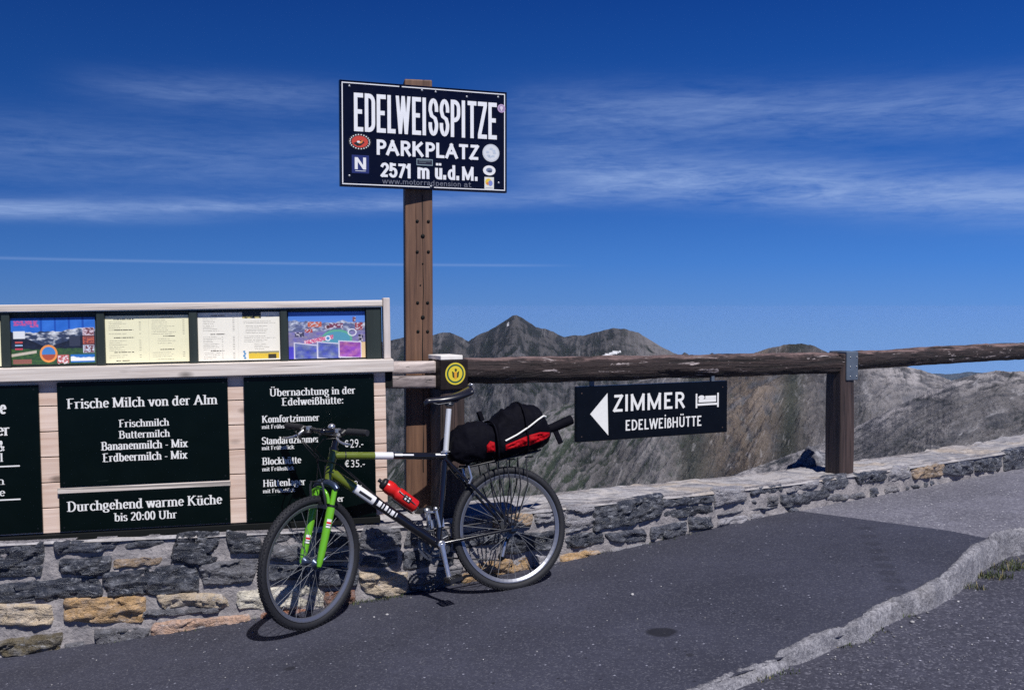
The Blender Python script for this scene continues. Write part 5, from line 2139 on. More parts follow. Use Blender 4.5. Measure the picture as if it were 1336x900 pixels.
word('PARKPLATZ', .202, .826, .541, .688, .205, .19)
word('2571', .232, .416, .758, .900, .20, .17)
word('m', .446, .524, .748, .898, .20, .16)
word('ü.', .552, .624, .745, .897, .20, .16)
word('d.', .634, .704, .752, .897, .20, .16)
word('M.', .716, .818, .760, .896, .20, .17)
M_web = mat('faded_grey_print', (0.13, 0.14, 0.18), 0.5)
word('www.motorradpension', .240, .716, .908, .962, .13, .12, M_web)
word('at', .730, .777, .908, .962, .13, .12, M_web)

# stickers: printed vinyl
CK = dict(white=(.78, .78, .78), navy=(.012, .012, .03), blue=(.008, .018, .13), red=(.55, .05, .03), orange=(.70, .22, .05), black=(.01, .01, .012),
          grey=(.55, .58, .62), yellow=(.75, .55, .05), purple=(.45, .32, .50), teal=(.10, .18, .22), mid=(.35, .36, .42))


def sticker(fn, label):
    mb = MB()
    fn(mb)
    on_plate(mb, 0.0014)
    o = mb.build('sticker', M_paintcol, sp)
    o['label'] = label
    return o


def d_(mb, u, v, ru, rv, c, l, n=28):
    mb.disc(U(u), V(v), SW * ru, SH * rv, -0.0002 * l, n, 0, CK[c] if isinstance(c, str) else c)


def q_(mb, u0, v0, u1, v1, c, l):
    mb.poly([(U(u0), V(v1)), (U(u1), V(v1)), (U(u1), V(v0)), (U(u0), V(v0))], -0.0002 * l, 0, CK[c] if isinstance(c, str) else c)


def st_oval(mb):
    d_(mb, .113, .573, .066, .078, 'black', 0)
    d_(mb, .113, .573, .047, .056, 'red', 1)
    for k in range(22):
        a = 2 * math.pi * k / 22
        d_(mb, .113 + .056 * math.cos(a), .573 + .067 * math.sin(a), .0040, .0062, 'white', 1, 6)
    pts = [(.075, .590), (.100, .570), (.128, .556), (.140, .580), (.118, .610), (.098, .615)]
    mb.poly([(U(a), V(b)) for a, b in pts][::-1], -0.0004, 0, CK['black'])
    pts = [(.094, .562), (.112, .574), (.132, .553), (.126, .585), (.108, .594)]
    mb.poly([(U(a), V(b)) for a, b in pts][::-1], -0.0006, 0, CK['orange'])
    d_(mb, .105, .575, .010, .010, 'white', 4, 8)


sticker(st_oval, 'oval black and red sticker')


def st_n(mb):
    q_(mb, .066, .700, .165, .872, 'blue', 0)
    for a, b in ((.083, .100), (.131, .148)):
        q_(mb, a, .722, b, .835, 'white', 1)
    mb.poly([(U(.083), V(.722)), (U(.131), V(.835)), (U(.148), V(.835)), (U(.100), V(.722))][::-1], -0.0003, 0, CK['white'])
    q_(mb, .086, .846, .146, .853, 'grey', 1)


sticker(st_n, 'square blue sticker with a white N')


def st_round(mb):
    d_(mb, .900, .612, .053, .088, 'grey', 0)
    d_(mb, .900, .612, .045, .074, (.66, .68, .70), 1)
    for k in range(7):
        a = k * 2.4
        d_(mb, .900 + .022 * math.cos(a), .612 + .040 * math.sin(a), .011, .012, (.48, .54, .62), 2, 7)


sticker(st_round, 'round pale grey sticker')


def st_ovl(mb):
    d_(mb, .889, .786, .039, .049, 'white', 0)
    d_(mb, .889, .783, .020, .023, (.16, .20, .30), 1)
    d_(mb, .893, .795, .014, .012, (.05, .06, .10), 2)


sticker(st_ovl, 'small white oval sticker with a dark emblem')


def st_rect(mb):
    q_(mb, .859, .852, .918, .974, (.72, .72, .66), 0)
    d_(mb, .884, .900, .020, .034, 'yellow', 1)
    d_(mb, .896, .912, .014, .028, (.20, .24, .55), 2)
    d_(mb, .878, .915, .008, .014, 'orange', 3, 8)
    q_(mb, .866, .955, .910, .962, 'mid', 1)


sticker(st_rect, 'rectangular white sticker with a yellow and blue emblem')


def st_purple(mb):
    d_(mb, .966, .164, .025, .042, 'purple', 0)
    d_(mb, .966, .164, .018, .030, (.30, .22, .36), 1)
    d_(mb, .966, .158, .010, .017, (.66, .58, .68), 2)
    q_(mb, .962, .175, .971, .188, (.66, .58, .68), 2)


sticker(st_purple, 'small round purple sticker')


def st_box(mb):
    q_(mb, .444, .706, .541, .768, (.24, .32, .36), 0)
    q_(mb, .448, .714, .537, .760, 'navy', 1)
    q_(mb, .458, .722, .528, .728, (.14, .19, .21), 2)
    q_(mb, .458, .738, .500, .743, (.12, .16, .18), 2)


sticker(st_box, 'small dark rectangular sticker with a pale outline')
for (u, v) in ((.055, .055), (.945, .055), (.052, .90), (.948, .905), (.478, .045), (.560, .05), (.75, .075), (.53, .97)):
    mb = MB()
    mb.lathe([(0.0075, 0), (0.007, 0.003), (0.003, 0.0045), (0, 0.0045)], 12, 0,
             Matrix.Translation((U(u), plate_y(u, 1 - v) - 0.0008, V(v))) @ Matrix.Rotation(R(90), 4, 'X'))
    mb.build('screw', M_screw, sp)

# ================================================================== FENCE: two posts, three rails, plaque and zinc cap
p1 = Vector((-0.372, 5.74, 0))
p2 = Vector((2.40, 7.27, 0))
fd = (p2 - p1).normalized()
FA = math.atan2(fd.y, fd.x)
ZR1 = P(600, 484.5, 5.76).z
ZR2 = P(1085, 473.5, 7.25).z
FM = Matrix.Translation((p1.x, p1.y, WALL_TOP)) @ Matrix.Rotation(FA, 4, 'Z')
fence = empty('rail_fence', FM)
tag(fence, 'rustic fence of dark stained log rails on two timber posts standing on the stone wall', 'fence')
FI = FM.inverted()


def log_rail(name, a, b, r0, r1, material, seed, n=14, k=90, fl=0.06, sq=0.0, par=None):
    a, b = FI @ Vector(a), FI @ Vector(b)
    d = b - a
    L = d.length
    d.normalize()
    sd = Vector((0, 0, 1)).cross(d).normalized()
    up = d.cross(sd)
    vs, fs = [], []
    n = 30
    for i in range(k + 1):
        s = L * i / k
        r = r0 + (r1 - r0) * i / k
        c = a + d * s + up * (0.006 * mnoise.noise(Vector((s * 1.3, seed, 0)))) + sd * (0.006 * mnoise.noise(Vector((s * 1.1, seed, 5))))
        for j in range(n):
            t = 2 * math.pi * j / n
            q = Vector((s * 1.6, math.cos(t) * 1.6 + seed, math.sin(t) * 1.6))
            q2 = Vector((s * 7, math.cos(t) * 5 + seed, math.sin(t) * 5))
            sp_ = abs(math.cos(t)) ** 6 + abs(math.sin(t)) ** 6
            sqf = 1 + sq * ((sp_ ** (-1 / 6.0)) - 1)
            rr = r * sqf * (1 + fl * mnoise.fractal(q, 0.7, 2, 3) + 0.07 * mnoise.fractal(q2, 0.7, 2, 3))
            vs.append(c + (sd * math.cos(t) + up * math.sin(t)) * rr)
    for i in range(k):
        for j in range(n):
            j2 = (j + 1) % n
            fs.append((i * n + j, i * n + j2, (i + 1) * n + j2, (i + 1) * n + j))
    fs.append(tuple(range(n - 1, -1, -1)))
    fs.append(tuple(range(k * n, k * n + n)))
    mb = MB()
    mb.add(vs, fs, 0, True)
    return mb.build(name, material, par)


def f_log(t, b):
    c = objco(t)
    g = t.noise(t.mapping(c, (1.5, 34, 34)), 1.0, 7, 0.65, 0.8)
    g2 = t.noise(t.mapping(c, (5, 26, 26), (3, 1, 2)), 1.0, 6, 0.7, 0.5)
    col = t.mix(t.ramp(g, [(0.32, 0.0), (0.68, 1.0)]), (0.008, 0.006, 0.007), (0.042, 0.026, 0.025))
    # paler upper side: sunlit top put into the colour, mixed with worn, flaking stain
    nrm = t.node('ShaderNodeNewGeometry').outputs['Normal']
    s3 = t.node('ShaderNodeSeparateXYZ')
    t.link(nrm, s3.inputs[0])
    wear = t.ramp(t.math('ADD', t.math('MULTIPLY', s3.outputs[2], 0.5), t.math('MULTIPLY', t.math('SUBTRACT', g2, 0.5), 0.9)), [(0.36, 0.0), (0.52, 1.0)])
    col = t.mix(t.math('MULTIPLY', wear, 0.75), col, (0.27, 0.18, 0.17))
    fl = t.ramp(t.noise(t.mapping(c, (4, 26, 26), (7, 3, 1)), 1.0, 6, 0.7, 0.8), [(0.60, 0.0), (0.64, 1.0)])
    col = t.mix(t.math('MULTIPLY', fl, 0.85), col, (0.44, 0.38, 0.38))
    cr = t.ramp(t.noise(t.mapping(c, (0.6, 40, 40), (2, 6, 1)), 1.0, 4, 0.6), [(0.62, 0.0), (0.68, 1.0)])
    col = t.mix(cr, col, (0.008, 0.006, 0.006))
    t.link(col, b.inputs['Base Color'])
    bump(t, b, t.math('SUBTRACT', t.math('ADD', g, g2), cr), 1.0, 0.022)


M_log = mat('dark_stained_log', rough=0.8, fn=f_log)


def at_f(x, z, y=0.0):
    return p1 + fd * x + Vector((-fd.y, fd.x, 0)) * y + Vector((0, 0, z))


L12 = (p2 - p1).length
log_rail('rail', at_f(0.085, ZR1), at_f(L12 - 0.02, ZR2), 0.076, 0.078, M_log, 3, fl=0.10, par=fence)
fd2 = Vector((1, 0.66, 0)).normalized()
e2 = P(1336, 461.5, 8.62)
dd = (e2 - p2)
dd.z = 0
dd.normalize()
r2a = Vector((p2.x, p2.y, ZR2 + 0.015)) + dd * 0.105
r2b = r2a + dd * 5.6 + Vector((0, 0, 0.03))
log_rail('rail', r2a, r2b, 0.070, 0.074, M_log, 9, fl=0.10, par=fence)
# pale squared double rail between the notice board and the first post
M_bleach = mat('pale_bleached_rail', fn=f_wood(0, (0.68, 0.60, 0.57), (0.30, 0.25, 0.24), 30, True, 0.85, 0.6, 0.8))
M_greyrail = mat('grey_weathered_rail', fn=f_wood(0, (0.34, 0.29, 0.29), (0.12, 0.10, 0.10), 30, True, 0.85, 0.7, 0.8))
for zz, rr, mm, sd_ in ((P(540, 479, 5.7).z, 0.035, M_bleach, 21), (P(540, 497, 5.7).z, 0.036, M_greyrail, 25)):
    ra = at_f(-0.08, zz)
    rb = ra - Vector((math.cos(R(13)), math.sin(R(13)), 0)) * 1.1
    log_rail('rail', rb, ra, rr, rr, mm, sd_, fl=0.04, sq=0.9, par=fence)

# posts
def fpost(M, w, d, z0_, z1_, seed):
    mb = MB()
    n = 24
    vs, fs = [], []
    for i in range(n + 1):
        z = z0_ + (z1_ - z0_) * i / n
        for q, (sx, sy) in enumerate(((-1, -1), (0.0, -1.02), (1, -1), (1.02, 0), (1, 1), (-1, 1), (-1.02, 0))):
            o = 0.004 * mnoise.noise(Vector((q * 3.1 + seed, z * 2.2, 0)))
            vs.append((sx * (w / 2 + o), sy * (d / 2 + o), z))
    for i in range(n):
        for j in range(7):
            j2 = (j + 1) % 7
            fs.append((i * 7 + j, i * 7 + j2, (i + 1) * 7 + j2, (i + 1) * 7 + j))
    fs.append(tuple(range(6, -1, -1)))
    fs.append(tuple(range(n * 7, n * 7 + 7)))
    mb.add(vs, fs)
    o = mb.build('post', M_dark_post, fence)
    o.matrix_parent_inverse = Matrix.Identity(4)
    o.matrix_local = M
    return bevel(o, 0.010, 2)


HT = ZR1 - WALL_TOP
po1 = fpost(Matrix.Identity(4), 0.155, 0.15, -0.12, HT + 0.070, 1)
po2 = fpost(Matrix.Translation((L12, 0, 0)), 0.138, 0.15, -0.12, ZR2 - WALL_TOP + 0.07, 5)
_p3 = FI @ (Vector((p2.x, p2.y, WALL_TOP)) + dd * 3.6)
po3 = fpost(Matrix.Translation((_p3.x, _p3.y + 0.03, 0)), 0.150, 0.15, -0.15, ZR2 - WALL_TOP - 0.05, 8)
# dark sheet box over the first post with a pale lid and a round yellow badge
mb = MB()
mb.box(-0.086, 0.086, -0.094, 0.082, HT - 0.098, HT + 0.072)
sheet = bevel(mb.build('post_cap', M_darksheet, po1), 0.006, 2)
mb = MB()
mb.box(-0.086, 0.052, -0.094, 0.080, HT + 0.0735, HT + 0.098)
bevel(mb.build('cap_lid', mat('pale_cap_lid', fn=f_paint((0.84, 0.81, 0.76), (0.62, 0.58, 0.52), 0.6, 0.4, 20)), po1), 0.003)
mb = MB()
CZ = HT - 0.006
Y_ = (.72, .58, .04)
K_ = (.02, .03, .02)
for r, c, l in ((0.066, K_, 0), (0.063, Y_, 1), (0.054, (.03, .10, .05), 2), (0.044, Y_, 3)):
    mb.disc(0.004, CZ, r, r, -0.0955 - 0.0003 * l, 36, 0, c)
# emblem: a small bird-like shape
for pts in ([(-.020, .016), (-.006, .006), (-.004, -.026), (-.016, -.018)], [(.026, .016), (.012, .006), (.010, -.026), (.022, -.018)],
            [(-.004, .026), (.004, .030), (.013, .024), (.008, .012), (.000, .012)]):
    mb.poly([(a + .002, CZ + b) for a, b in pts], -0.0970, 0, (.05, .06, .02))
mb.poly([(a, CZ + b) for a, b in ((-.004, .010), (-.010, -.018), (.006, -.034), (.018, -.018), (.012, .010))], -0.0968, 0, (.75, .36, .03))
mb.build('badge', M_paintcol, po1)
# zinc cap wrapped over the second post
mb = MB()
zc0, zc1 = ZR2 - WALL_TOP - 0.125, ZR2 - WALL_TOP + 0.086
mb.box(-0.030, 0.088, -0.088, 0.084, zc0, zc1)
bevel(mb.build('zinc_cap', M_galv, po2), 0.008, 3)
for zz in (0.03, 0.10, 0.17):
    for xx in (0.006, 0.07):
        mb = MB()
        mb.lathe([(0.006, 0), (0.005, 0.003), (0, 0.004)], 8, 0, Matrix.Translation((xx, -0.0885, zc0 + zz)) @ Matrix.Rotation(R(90), 4, 'X'))
        mb.build('nail_head', M_screw, po2)
# a pale flake of peeled bark on the rail
# ================================================================== ROOMS SIGN under the rail
ZT = 0.50
_u1 = (850 - 668) / F
Yz = 6.40
ZM = Matrix.Translation(P(850, 537, Yz)) @ Matrix.Rotation(math.atan(ZT), 4, 'Z')
ZF = Frame(ZM)
zx0, zx1, zz0, zz1 = brect((752.5, 505), (950.5, 496), (947.5, 563), (752.5, 578), 0.0, ZF)
zs = empty('rooms_sign', ZM)
tag(zs, 'black sign hanging under the log rail, with a white left arrow and bed symbol', 'sign')
mb = MB()
mb.box(zx0, zx1, 0.0, 0.034, zz0, zz1)
zp = bevel(mb.build('sign_board', M_black_sign, zs), 0.005, 3)
mb = MB()
zw, zh = zx1 - zx0, zz1 - zz0


def ZU(u):
    return zx0 + zw * u


def ZV(v):
    return zz1 - zh * v


write(mb, 'ZIMMER', ZU(.222), ZV(.485), zh * .310, -0.0012, wx=.175, wy=.155, serif=False, square=True, width=ZU(.702) - ZU(.222))
mb.build('text_line', M_letter, zp)
mb = MB()
write(mb, 'EDELWEİßHÜTTE', ZU(.302), ZV(.842), zh * .195, -0.0012, wx=.155, wy=.135, serif=False, square=True, width=ZU(.820) - ZU(.302))
mb.build('text_line', M_letter, zp)
mb = MB()
mb.poly([(ZU(.082), ZV(.50)), (ZU(.196), ZV(.905)), (ZU(.190), ZV(.135))], -0.0012)
mb.build('arrow', M_letter, zp)
mb = MB()


def zr(u0, v0, u1, v1, l=0):
    mb.poly([(ZU(u0), ZV(v1)), (ZU(u1), ZV(v1)), (ZU(u1), ZV(v0)), (ZU(u0), ZV(v0))], -0.0012 - 0.0001 * l)


zr(.775, .225, .786, .50)
zr(.926, .225, .937, .50)
zr(.787, .415, .925, .455)
zr(.795, .335, .918, .395, 1)
mb.disc(ZU(.815), ZV(.300), zw * .022, zh * .040, -0.0014, 16)
zr(.842, .275, .918, .332, 1)
mb.build('bed_symbol', M_letter, zp)
for u in (.10, .90):
    mb = MB()
    x = ZU(u)
    mb.box(x - 0.012, x + 0.012, 0.006, 0.028, zz1 - 0.002, zz1 + 0.05)
    mb.build('hanger', M_galv, zs)
for (u, v) in ((.03, .12), (.965, .12), (.03, .9), (.965, .9)):
    mb = MB()
    mb.disc(ZU(u), ZV(v), 0.005, 0.005, -0.001, 10)
    mb.build('screw', M_dark_post, zs)
# ================================================================== BICYCLE
RW = 0.335
Ar, Af = P(665, 688.5, 5.43), P(402, 734, 4.98)
_X = (Af - Ar).normalized()
_L0 = Vector((0, 0, 1)).cross(_X).normalized()
_U0 = _X.cross(_L0).normalized()
LEAN = R(9)
_U = _U0 * math.cos(LEAN) - _L0 * math.sin(LEAN)
_L = _L0 * math.cos(LEAN) + _U0 * math.sin(LEAN)
WB = (Af - Ar).length
KO_ = Ar - _U * RW
KM = Matrix(((_X.x, _L.x, _U.x, KO_.x), (_X.y, _L.y, _U.y, KO_.y), (_X.z, _L.z, _U.z, KO_.z), (0, 0, 0, 1)))
KF = Frame(KM)
bike = empty('bicycle', KM)
tag(bike, 'green, white and black bicycle leaning on the wall, its front wheel turned towards the road', 'bicycle')


def f_rub(t, b):
    c = objco(t)
    n = t.noise(c, 60, 4, 0.6)
    t.link(t.mix(n, (0.006, 0.0065, 0.010), (0.014, 0.015, 0.021)), b.inputs['Base Color'])
    bump(t, b, t.noise(c, 190, 2), 0.5, 0.003)


M_tyre = mat('tyre_rubber', rough=0.72, fn=f_rub)
M_rim = mat('alloy_rim', (0.26, 0.27, 0.31), 0.36, 0.75)
M_spoke = mat('steel_spoke', (0.22, 0.23, 0.25), 0.55, 0.5)
M_alu = mat('polished_alloy', fn=f_paint((0.62, 0.63, 0.66), (0.42, 0.43, 0.46), 0.28, 0.5, 30), metal=0.85)
M_dalu = mat('dark_alloy', (0.10, 0.105, 0.12), 0.35, 0.7)
M_bfr = mat('black_gloss_paint', (0.007, 0.007, 0.010), 0.16, 0.0, 0.5, 0.6)
M_olive = mat('olive_green_paint', fn=f_paint((0.115, 0.150, 0.014), (0.085, 0.115, 0.010), 0.22, 0.3, 12), coat=0.5)
M_lime = mat('bright_green_paint', fn=f_paint((0.14, 0.43, 0.020), (0.10, 0.34, 0.014), 0.22, 0.3, 12), coat=0.5)
M_wpaint = mat('white_paint', (0.74, 0.74, 0.76), 0.3, 0, 0.5, 0.4)
M_blk = mat('matt_black_plastic', (0.010, 0.010, 0.013), 0.45)
M_grip = mat('rubber_grip', (0.016, 0.016, 0.019), 0.65)
M_bluegrey = mat('blue_grey_metal', (0.055, 0.075, 0.13), 0.3, 0.6)
M_cable = mat('cable_housing', (0.008, 0.008, 0.009), 0.4)
M_red = mat('red_plastic', (0.60, 0.012, 0.010), 0.30, 0, 0.5, 0.15)

# ---- steering
AXP = Vector((0.968, 0, 0.730))
AXD = (Vector((0.922, 0, 0.873)) - AXP).normalized()
STEER = R(32)
MS = Matrix.Translation(AXP) @ Matrix.Rotation(STEER, 4, AXD) @ Matrix.Translation(-AXP)


def axis_at(z):
    return AXP + AXD * ((z - AXP.z) / AXD.z)


FAX = Vector((WB - 0.012, 0, RW))          # front axle before steering


def wheel(M, rear):
    parts = []
    tp = []
    rt = 0.0205
    for k in range(14):
        a = 2 * math.pi * k / 14
        kn = 1.0 + (0.06 if k % 2 == 0 and abs(a) < 1.2 else 0)
        tp.append((rt * math.cos(a) * kn, rt * math.sin(a) * 0.98))
    rim = MB()
    Rm = RW - 0.0205
    rp = [(-0.020, -0.0125), (-0.020, 0.0125), (-0.026, 0.0115), (-0.040, 0.005), (-0.040, -0.005), (-0.026, -0.0115)]
    rim.ring(Rm, rp[::-1], 72, 0, M, smooth=False)
    hub = [(0.006, -0.055), (0.012, -0.054), (0.012, -0.042), (0.030, -0.038), (0.030, -0.034), (0.013, -0.028), (0.011, 0), (0.013, 0.028), (0.030, 0.034), (0.030, 0.038), (0.012, 0.042), (0.012, 0.054), (0.006, 0.055)]
    MH = M @ Matrix.Rotation(R(90), 4, 'X')
    w = rim.build('wheel', M_rim, bike)
    ty = MB()
    ty.ring(Rm, tp[::-1], 96, 0, M)
    # small tread knobs
    for k in range(150):
        a = 2 * math.pi * k / 150
        for s in (-1, 1):
            yy = s * (0.010 + 0.004 * (k % 2))
            rr = RW - 0.0005 - (yy ** 2) / (2 * 0.0205)
            m2 = M @ Matrix.Rotation(-a, 4, 'Y') @ Matrix.Translation((rr, yy, 0))
            ty.box(-0.003, 0.0015, -0.0038, 0.0038, -0.0042, 0.0042, 0, None, m2)
    ty.build('tyre', M_tyre, w)
    h = MB()
    h.lathe(hub, 20, 0, MH)
    # quick release
    h.tube([M @ Vector((0, -0.068, 0)), M @ Vector((0, 0.068, 0))], 0.0055, 10, 0)
    h.tube([M @ Vector((0, 0.066, 0)), M @ Vector((-0.02, 0.074, 0.02)), M @ Vector((-0.05, 0.076, 0.035))], [0.006, 0.005, 0.004], 8, 0)
    h.build('hub', M_dalu if rear else M_bluegrey, w)
    sp = MB()
    for k in range(32):
        s = 1 if k % 2 else -1
        a = 2 * math.pi * k / 32
        ao = a + (0.42 if (k // 2) % 2 else -0.42) * 1.1
        p0 = M @ Vector((0.028 * math.cos(ao), s * 0.036, 0.028 * math.sin(ao)))
        p1_ = M @ Vector(((Rm - 0.038) * math.cos(a), s * 0.003, (Rm - 0.038) * math.sin(a)))
        sp.tube([p0, p1_], 0.00125, 5, 0, False)
    sp.build('spokes', M_spoke, w)
    # valve
    v = MB()
    av = R(250 if rear else 200)
    v.tube([M @ Vector(((Rm - 0.04) * math.cos(av), 0, (Rm - 0.04) * math.sin(av))), M @ Vector(((Rm - 0.085) * math.cos(av), 0, (Rm - 0.085) * math.sin(av)))], 0.003, 6)
    v.build('valve', M_blk, w)
    rf = MB()
    return w


wr = wheel(Matrix.Translation((0, 0, RW)), True)
wf = wheel(MS @ Matrix.Translation(FAX), False)

# ---- frame
mb = MB()
BBp = Vector((0.421, 0, 0.318))
SCp = Vector((0.320, 0, 0.772))
HT_, HB_ = axis_at(0.880), axis_at(0.735)
TT0, DT0 = axis_at(0.853), axis_at(0.775)


def seg(a, b, f0, f1, r, m, n=16):
    a, b = Vector(a), Vector(b)
    mb.tube([a.lerp(b, f0), a.lerp(b, f1)], r, n, m, False)


# 0 black, 1 olive, 2 white
seg(TT0, SCp, 0, .36, 0.0195, 1)
seg(TT0, SCp, .36, .52, 0.0195, 2)
seg(TT0, SCp, .52, 1.0, 0.0190, 0)
seg(DT0, BBp, 0, .22, 0.0265, 1)
seg(DT0, BBp, .22, 1, 0.0265, 0)
mb.tube([HB_, HT_], 0.0225, 18, 1)
mb.tube([HT_, HT_ + AXD * 0.012], 0.024, 18, 0)
mb.tube([HB_ - AXD * 0.012, HB_], 0.024, 18, 0)
seg(BBp, SCp, 0, 1, 0.0165, 0)
mb.tube([SCp, SCp + (SCp - BBp).normalized() * 0.02], 0.0175, 14, 0)
mb.lathe([(0.0, -0.036), (0.021, -0.036), (0.021, 0.036), (0, 0.036)], 18, 0, Matrix.Translation(BBp) @ Matrix.Rotation(R(90), 4, 'X'))
for s in (-1, 1):
    mb.tube([(0.323, s * 0.016, 0.755), (0.27, s * 0.036, 0.68), (0.012, s * 0.062, 0.355)], [0.0095, 0.009, 0.0075], 10, 0)
    mb.tube([(0.395, s * 0.026, 0.318), (0.30, s * 0.038, 0.322), (0.015, s * 0.062, 0.335)], [0.011, 0.010, 0.008], 10, 0)
    mb.box(-0.012, 0.020, s * 0.062 - 0.003, s * 0.062 + 0.003, 0.322, 0.362, 0)
mb.tube([(0.262, -0.034, 0.672), (0.262, 0.034, 0.672)], 0.007, 8, 0)
frame = mb.build('frame', [M_bfr, M_olive, M_wpaint], bike)

# lettering blocks on the tubes (worn, unreadable in the photo)
mb = MB()


def on_tube(a, b, r, t0, t1, ang0, ang1, m, lift=0.0008):
    a, b = Vector(a), Vector(b)
    d = (b - a).normalized()
    e1 = Vector((0, 1, 0))
    e2 = e1.cross(d).normalized()
    n = 6
    vs = []
    for i in range(n + 1):
        an = R(ang0 + (ang1 - ang0) * i / n)
        o = (e1 * math.cos(an) + e2 * math.sin(an)) * (r + lift)
        vs += [a.lerp(b, t0) + o, a.lerp(b, t1) + o]
    mb.add(vs, [(2 * i, 2 * i + 1, 2 * i + 3, 2 * i + 2) for i in range(n)], m, True)


mb = MB()
on_tube(DT0, BBp, 0.0265, .22, .40, -60, 60, 0)
mb.build('decal', [M_wpaint, M_blk], frame)
for t, t2, a0, a1 in ((.425, .455, -30, 34), (.468, .478, -30, 30), (.492, .512, -26, 34), (.526, .536, -30, 20), (.548, .575, -34, 24), (.590, .598, -26, 26)):
    mb = MB()
    on_tube(DT0, BBp, 0.0265, t, t2, a0, a1, 0)
    mb.build('decal', [M_wpaint, M_blk], frame)
mb = MB()
on_tube(DT0, BBp, 0.0265, .26, .37, -22, 6, 1, 0.0014)
mb.build('decal', [M_wpaint, M_blk], frame)
mb = MB()
on_tube(TT0, SCp, 0.0195, .53, .60, 0, 34, 0)
mb.build('decal', [M_wpaint, M_blk], frame)
mb = MB()
on_tube(TT0, SCp, 0.0195, .60, .70, 4, 26, 0)
mb.build('decal', [M_wpaint, M_blk], frame)
mb = MB()
on_tube(TT0, SCp, 0.0190, .90, .99, 10, 40, 0)
mb.build('decal', [M_wpaint, M_blk], frame)
mb = MB()
on_tube(TT0, SCp, 0.0195, .10, .11, -70, 80, 1)
mb.build('decal', [M_wpaint, M_blk], frame)

# ---- fork
mb = MB()
cz = 0.705
for s in (-1, 1):
    up = MS @ (axis_at(cz) + Vector((0, s * 0.062, 0)))
    dn = MS @ (FAX + Vector((0, s * 0.062, 0)))
    d = dn - up
    mb.tube([up, up + d * .30], 0.0145, 14, 0)
    mb.tube([up + d * .24, up + d * .30, up + d * .40, up + d * .86, up + d * .97, dn + d * .03], [0.0185, 0.0215, 0.0215, 0.0190, 0.0160, 0.012], 14, 0)
    mb.tube([up + d * .235, up + d * .262], 0.0225, 14, 1)
    mb.box(-0.012, 0.012, -0.004, 0.004, -0.02, 0.02, 0, None, MS @ Matrix.Translation(FAX + Vector((0, s * 0.060, 0.004))))
# brake arch
arc_pts = []
for k in range(13):
    a = math.pi * k / 12
    arc_pts.append(MS @ (axis_at(0.63) + Vector((0.028, -0.062 * math.cos(a), 0.072 * math.sin(a) ** 0.7))))
mb.tube(arc_pts, 0.0085, 10, 0)
fork = mb.build('fork', [M_lime, M_blk], bike)
mb = MB()
cr = [MS @ (axis_at(cz) + Vector((0.004, y, z))) for y, z in ((-0.078, -0.012), (-0.062, 0.006), (-0.03, 0.016), (0.03, 0.016), (0.062, 0.006), (0.078, -0.012))]
mb.tube(cr, [0.016, 0.020, 0.019, 0.019, 0.020, 0.016], 12)
mb.build('fork_crown', M_bluegrey, fork)
for s, (f0, f1) in ((1, (.42, .53)), (-1, (.66, .77))):
    mb = MB()
    up = MS @ (axis_at(cz) + Vector((0, s * 0.062, 0)))
    dn = MS @ (FAX + Vector((0, s * 0.062, 0)))
    a, b = up, dn
    d = (b - a).normalized()
    e1 = (MS.to_3x3() @ Vector((0.55, 0.84, 0))).normalized()
    e1 = (e1 - d * e1.dot(d)).normalized()
    e2 = e1.cross(d).normalized()
    for (t0, t1, m, l) in ((f0, f1, 0, .0012), (f0 + .035, f0 + .060, 1, .0018), (f0 + .075, f0 + .085, 2, .0018)):
        vs = []
        for i in range(7):
            an = R(-30 + 60 * i / 6)
            o = (e1 * math.cos(an) + e2 * math.sin(an)) * (0.0215 + l)
            vs += [a.lerp(b, t0) + o, a.lerp(b, t1) + o]
        mb.add(vs, [(2 * i, 2 * i + 1, 2 * i + 3, 2 * i + 2) for i in range(6)], m, True)
    mb.build('fork_sticker', [M_wpaint, M_red, M_blk], fork)

# ---- front brake arms
mb = MB()
for s in (-1, 1):
    p = lambda x, y, z: MS @ (axis_at(0.63) + Vector((x, y, z)))
    mb.tube([p(0.030, s * 0.045, -0.005), p(0.042, s * 0.050, 0.03), p(0.046, s * 0.046, 0.085), p(0.044, s * 0.036, 0.105)], [0.008, 0.007, 0.006, 0.005], 8)
    mb.box(-0.030, 0.025, -0.006, 0.006, -0.006, 0.006, 1, None, MS @ Matrix.Translation(axis_at(0.63) + Vector((0.035, s * 0.027, 0.0))))
mb.tube([p(0.044, -0.05, 0.104), p(0.044, 0.03, 0.106), p(0.044, 0.055, 0.125), p(0.03, 0.05, 0.19)], 0.0032, 6, 1)
mb.build('front_brake', [M_dalu, M_blk], bike)

# ---- stem, handlebar, grips, levers
mb = MB()
s0 = axis_at(0.888)
s1 = axis_at(0.955)
BC = axis_at(0.965) + Vector((0.098, 0, 0.018))
mb.tube([MS @ s0, MS @ s1], 0.0165, 14)
mb.tube([MS @ axis_at(0.942), MS @ BC], [0.0165, 0.0145], 12)
mb.lathe([(0, -0.02), (0.019, -0.02), (0.019, 0.02), (0, 0.02)], 16, 0, MS @ Matrix.Translation(BC) @ Matrix.Rotation(R(90), 4, 'X'))
mb.build('stem', M_bfr, bike)
mb = MB()
bp = []
for y in (-0.29, -0.20, -0.10, -0.04, 0.04, 0.10, 0.20, 0.29):
    bp.append(MS @ (BC + Vector((-0.018 * (abs(y) / .29) ** 1.5, y, 0.012 * min(1, abs(y) / .12)))))
mb.tube(bp, [0.0112, 0.0112, 0.0115, 0.0128, 0.0128, 0.0115, 0.0112, 0.0112], 12)
hb = mb.build('handlebar', M_bfr, bike)
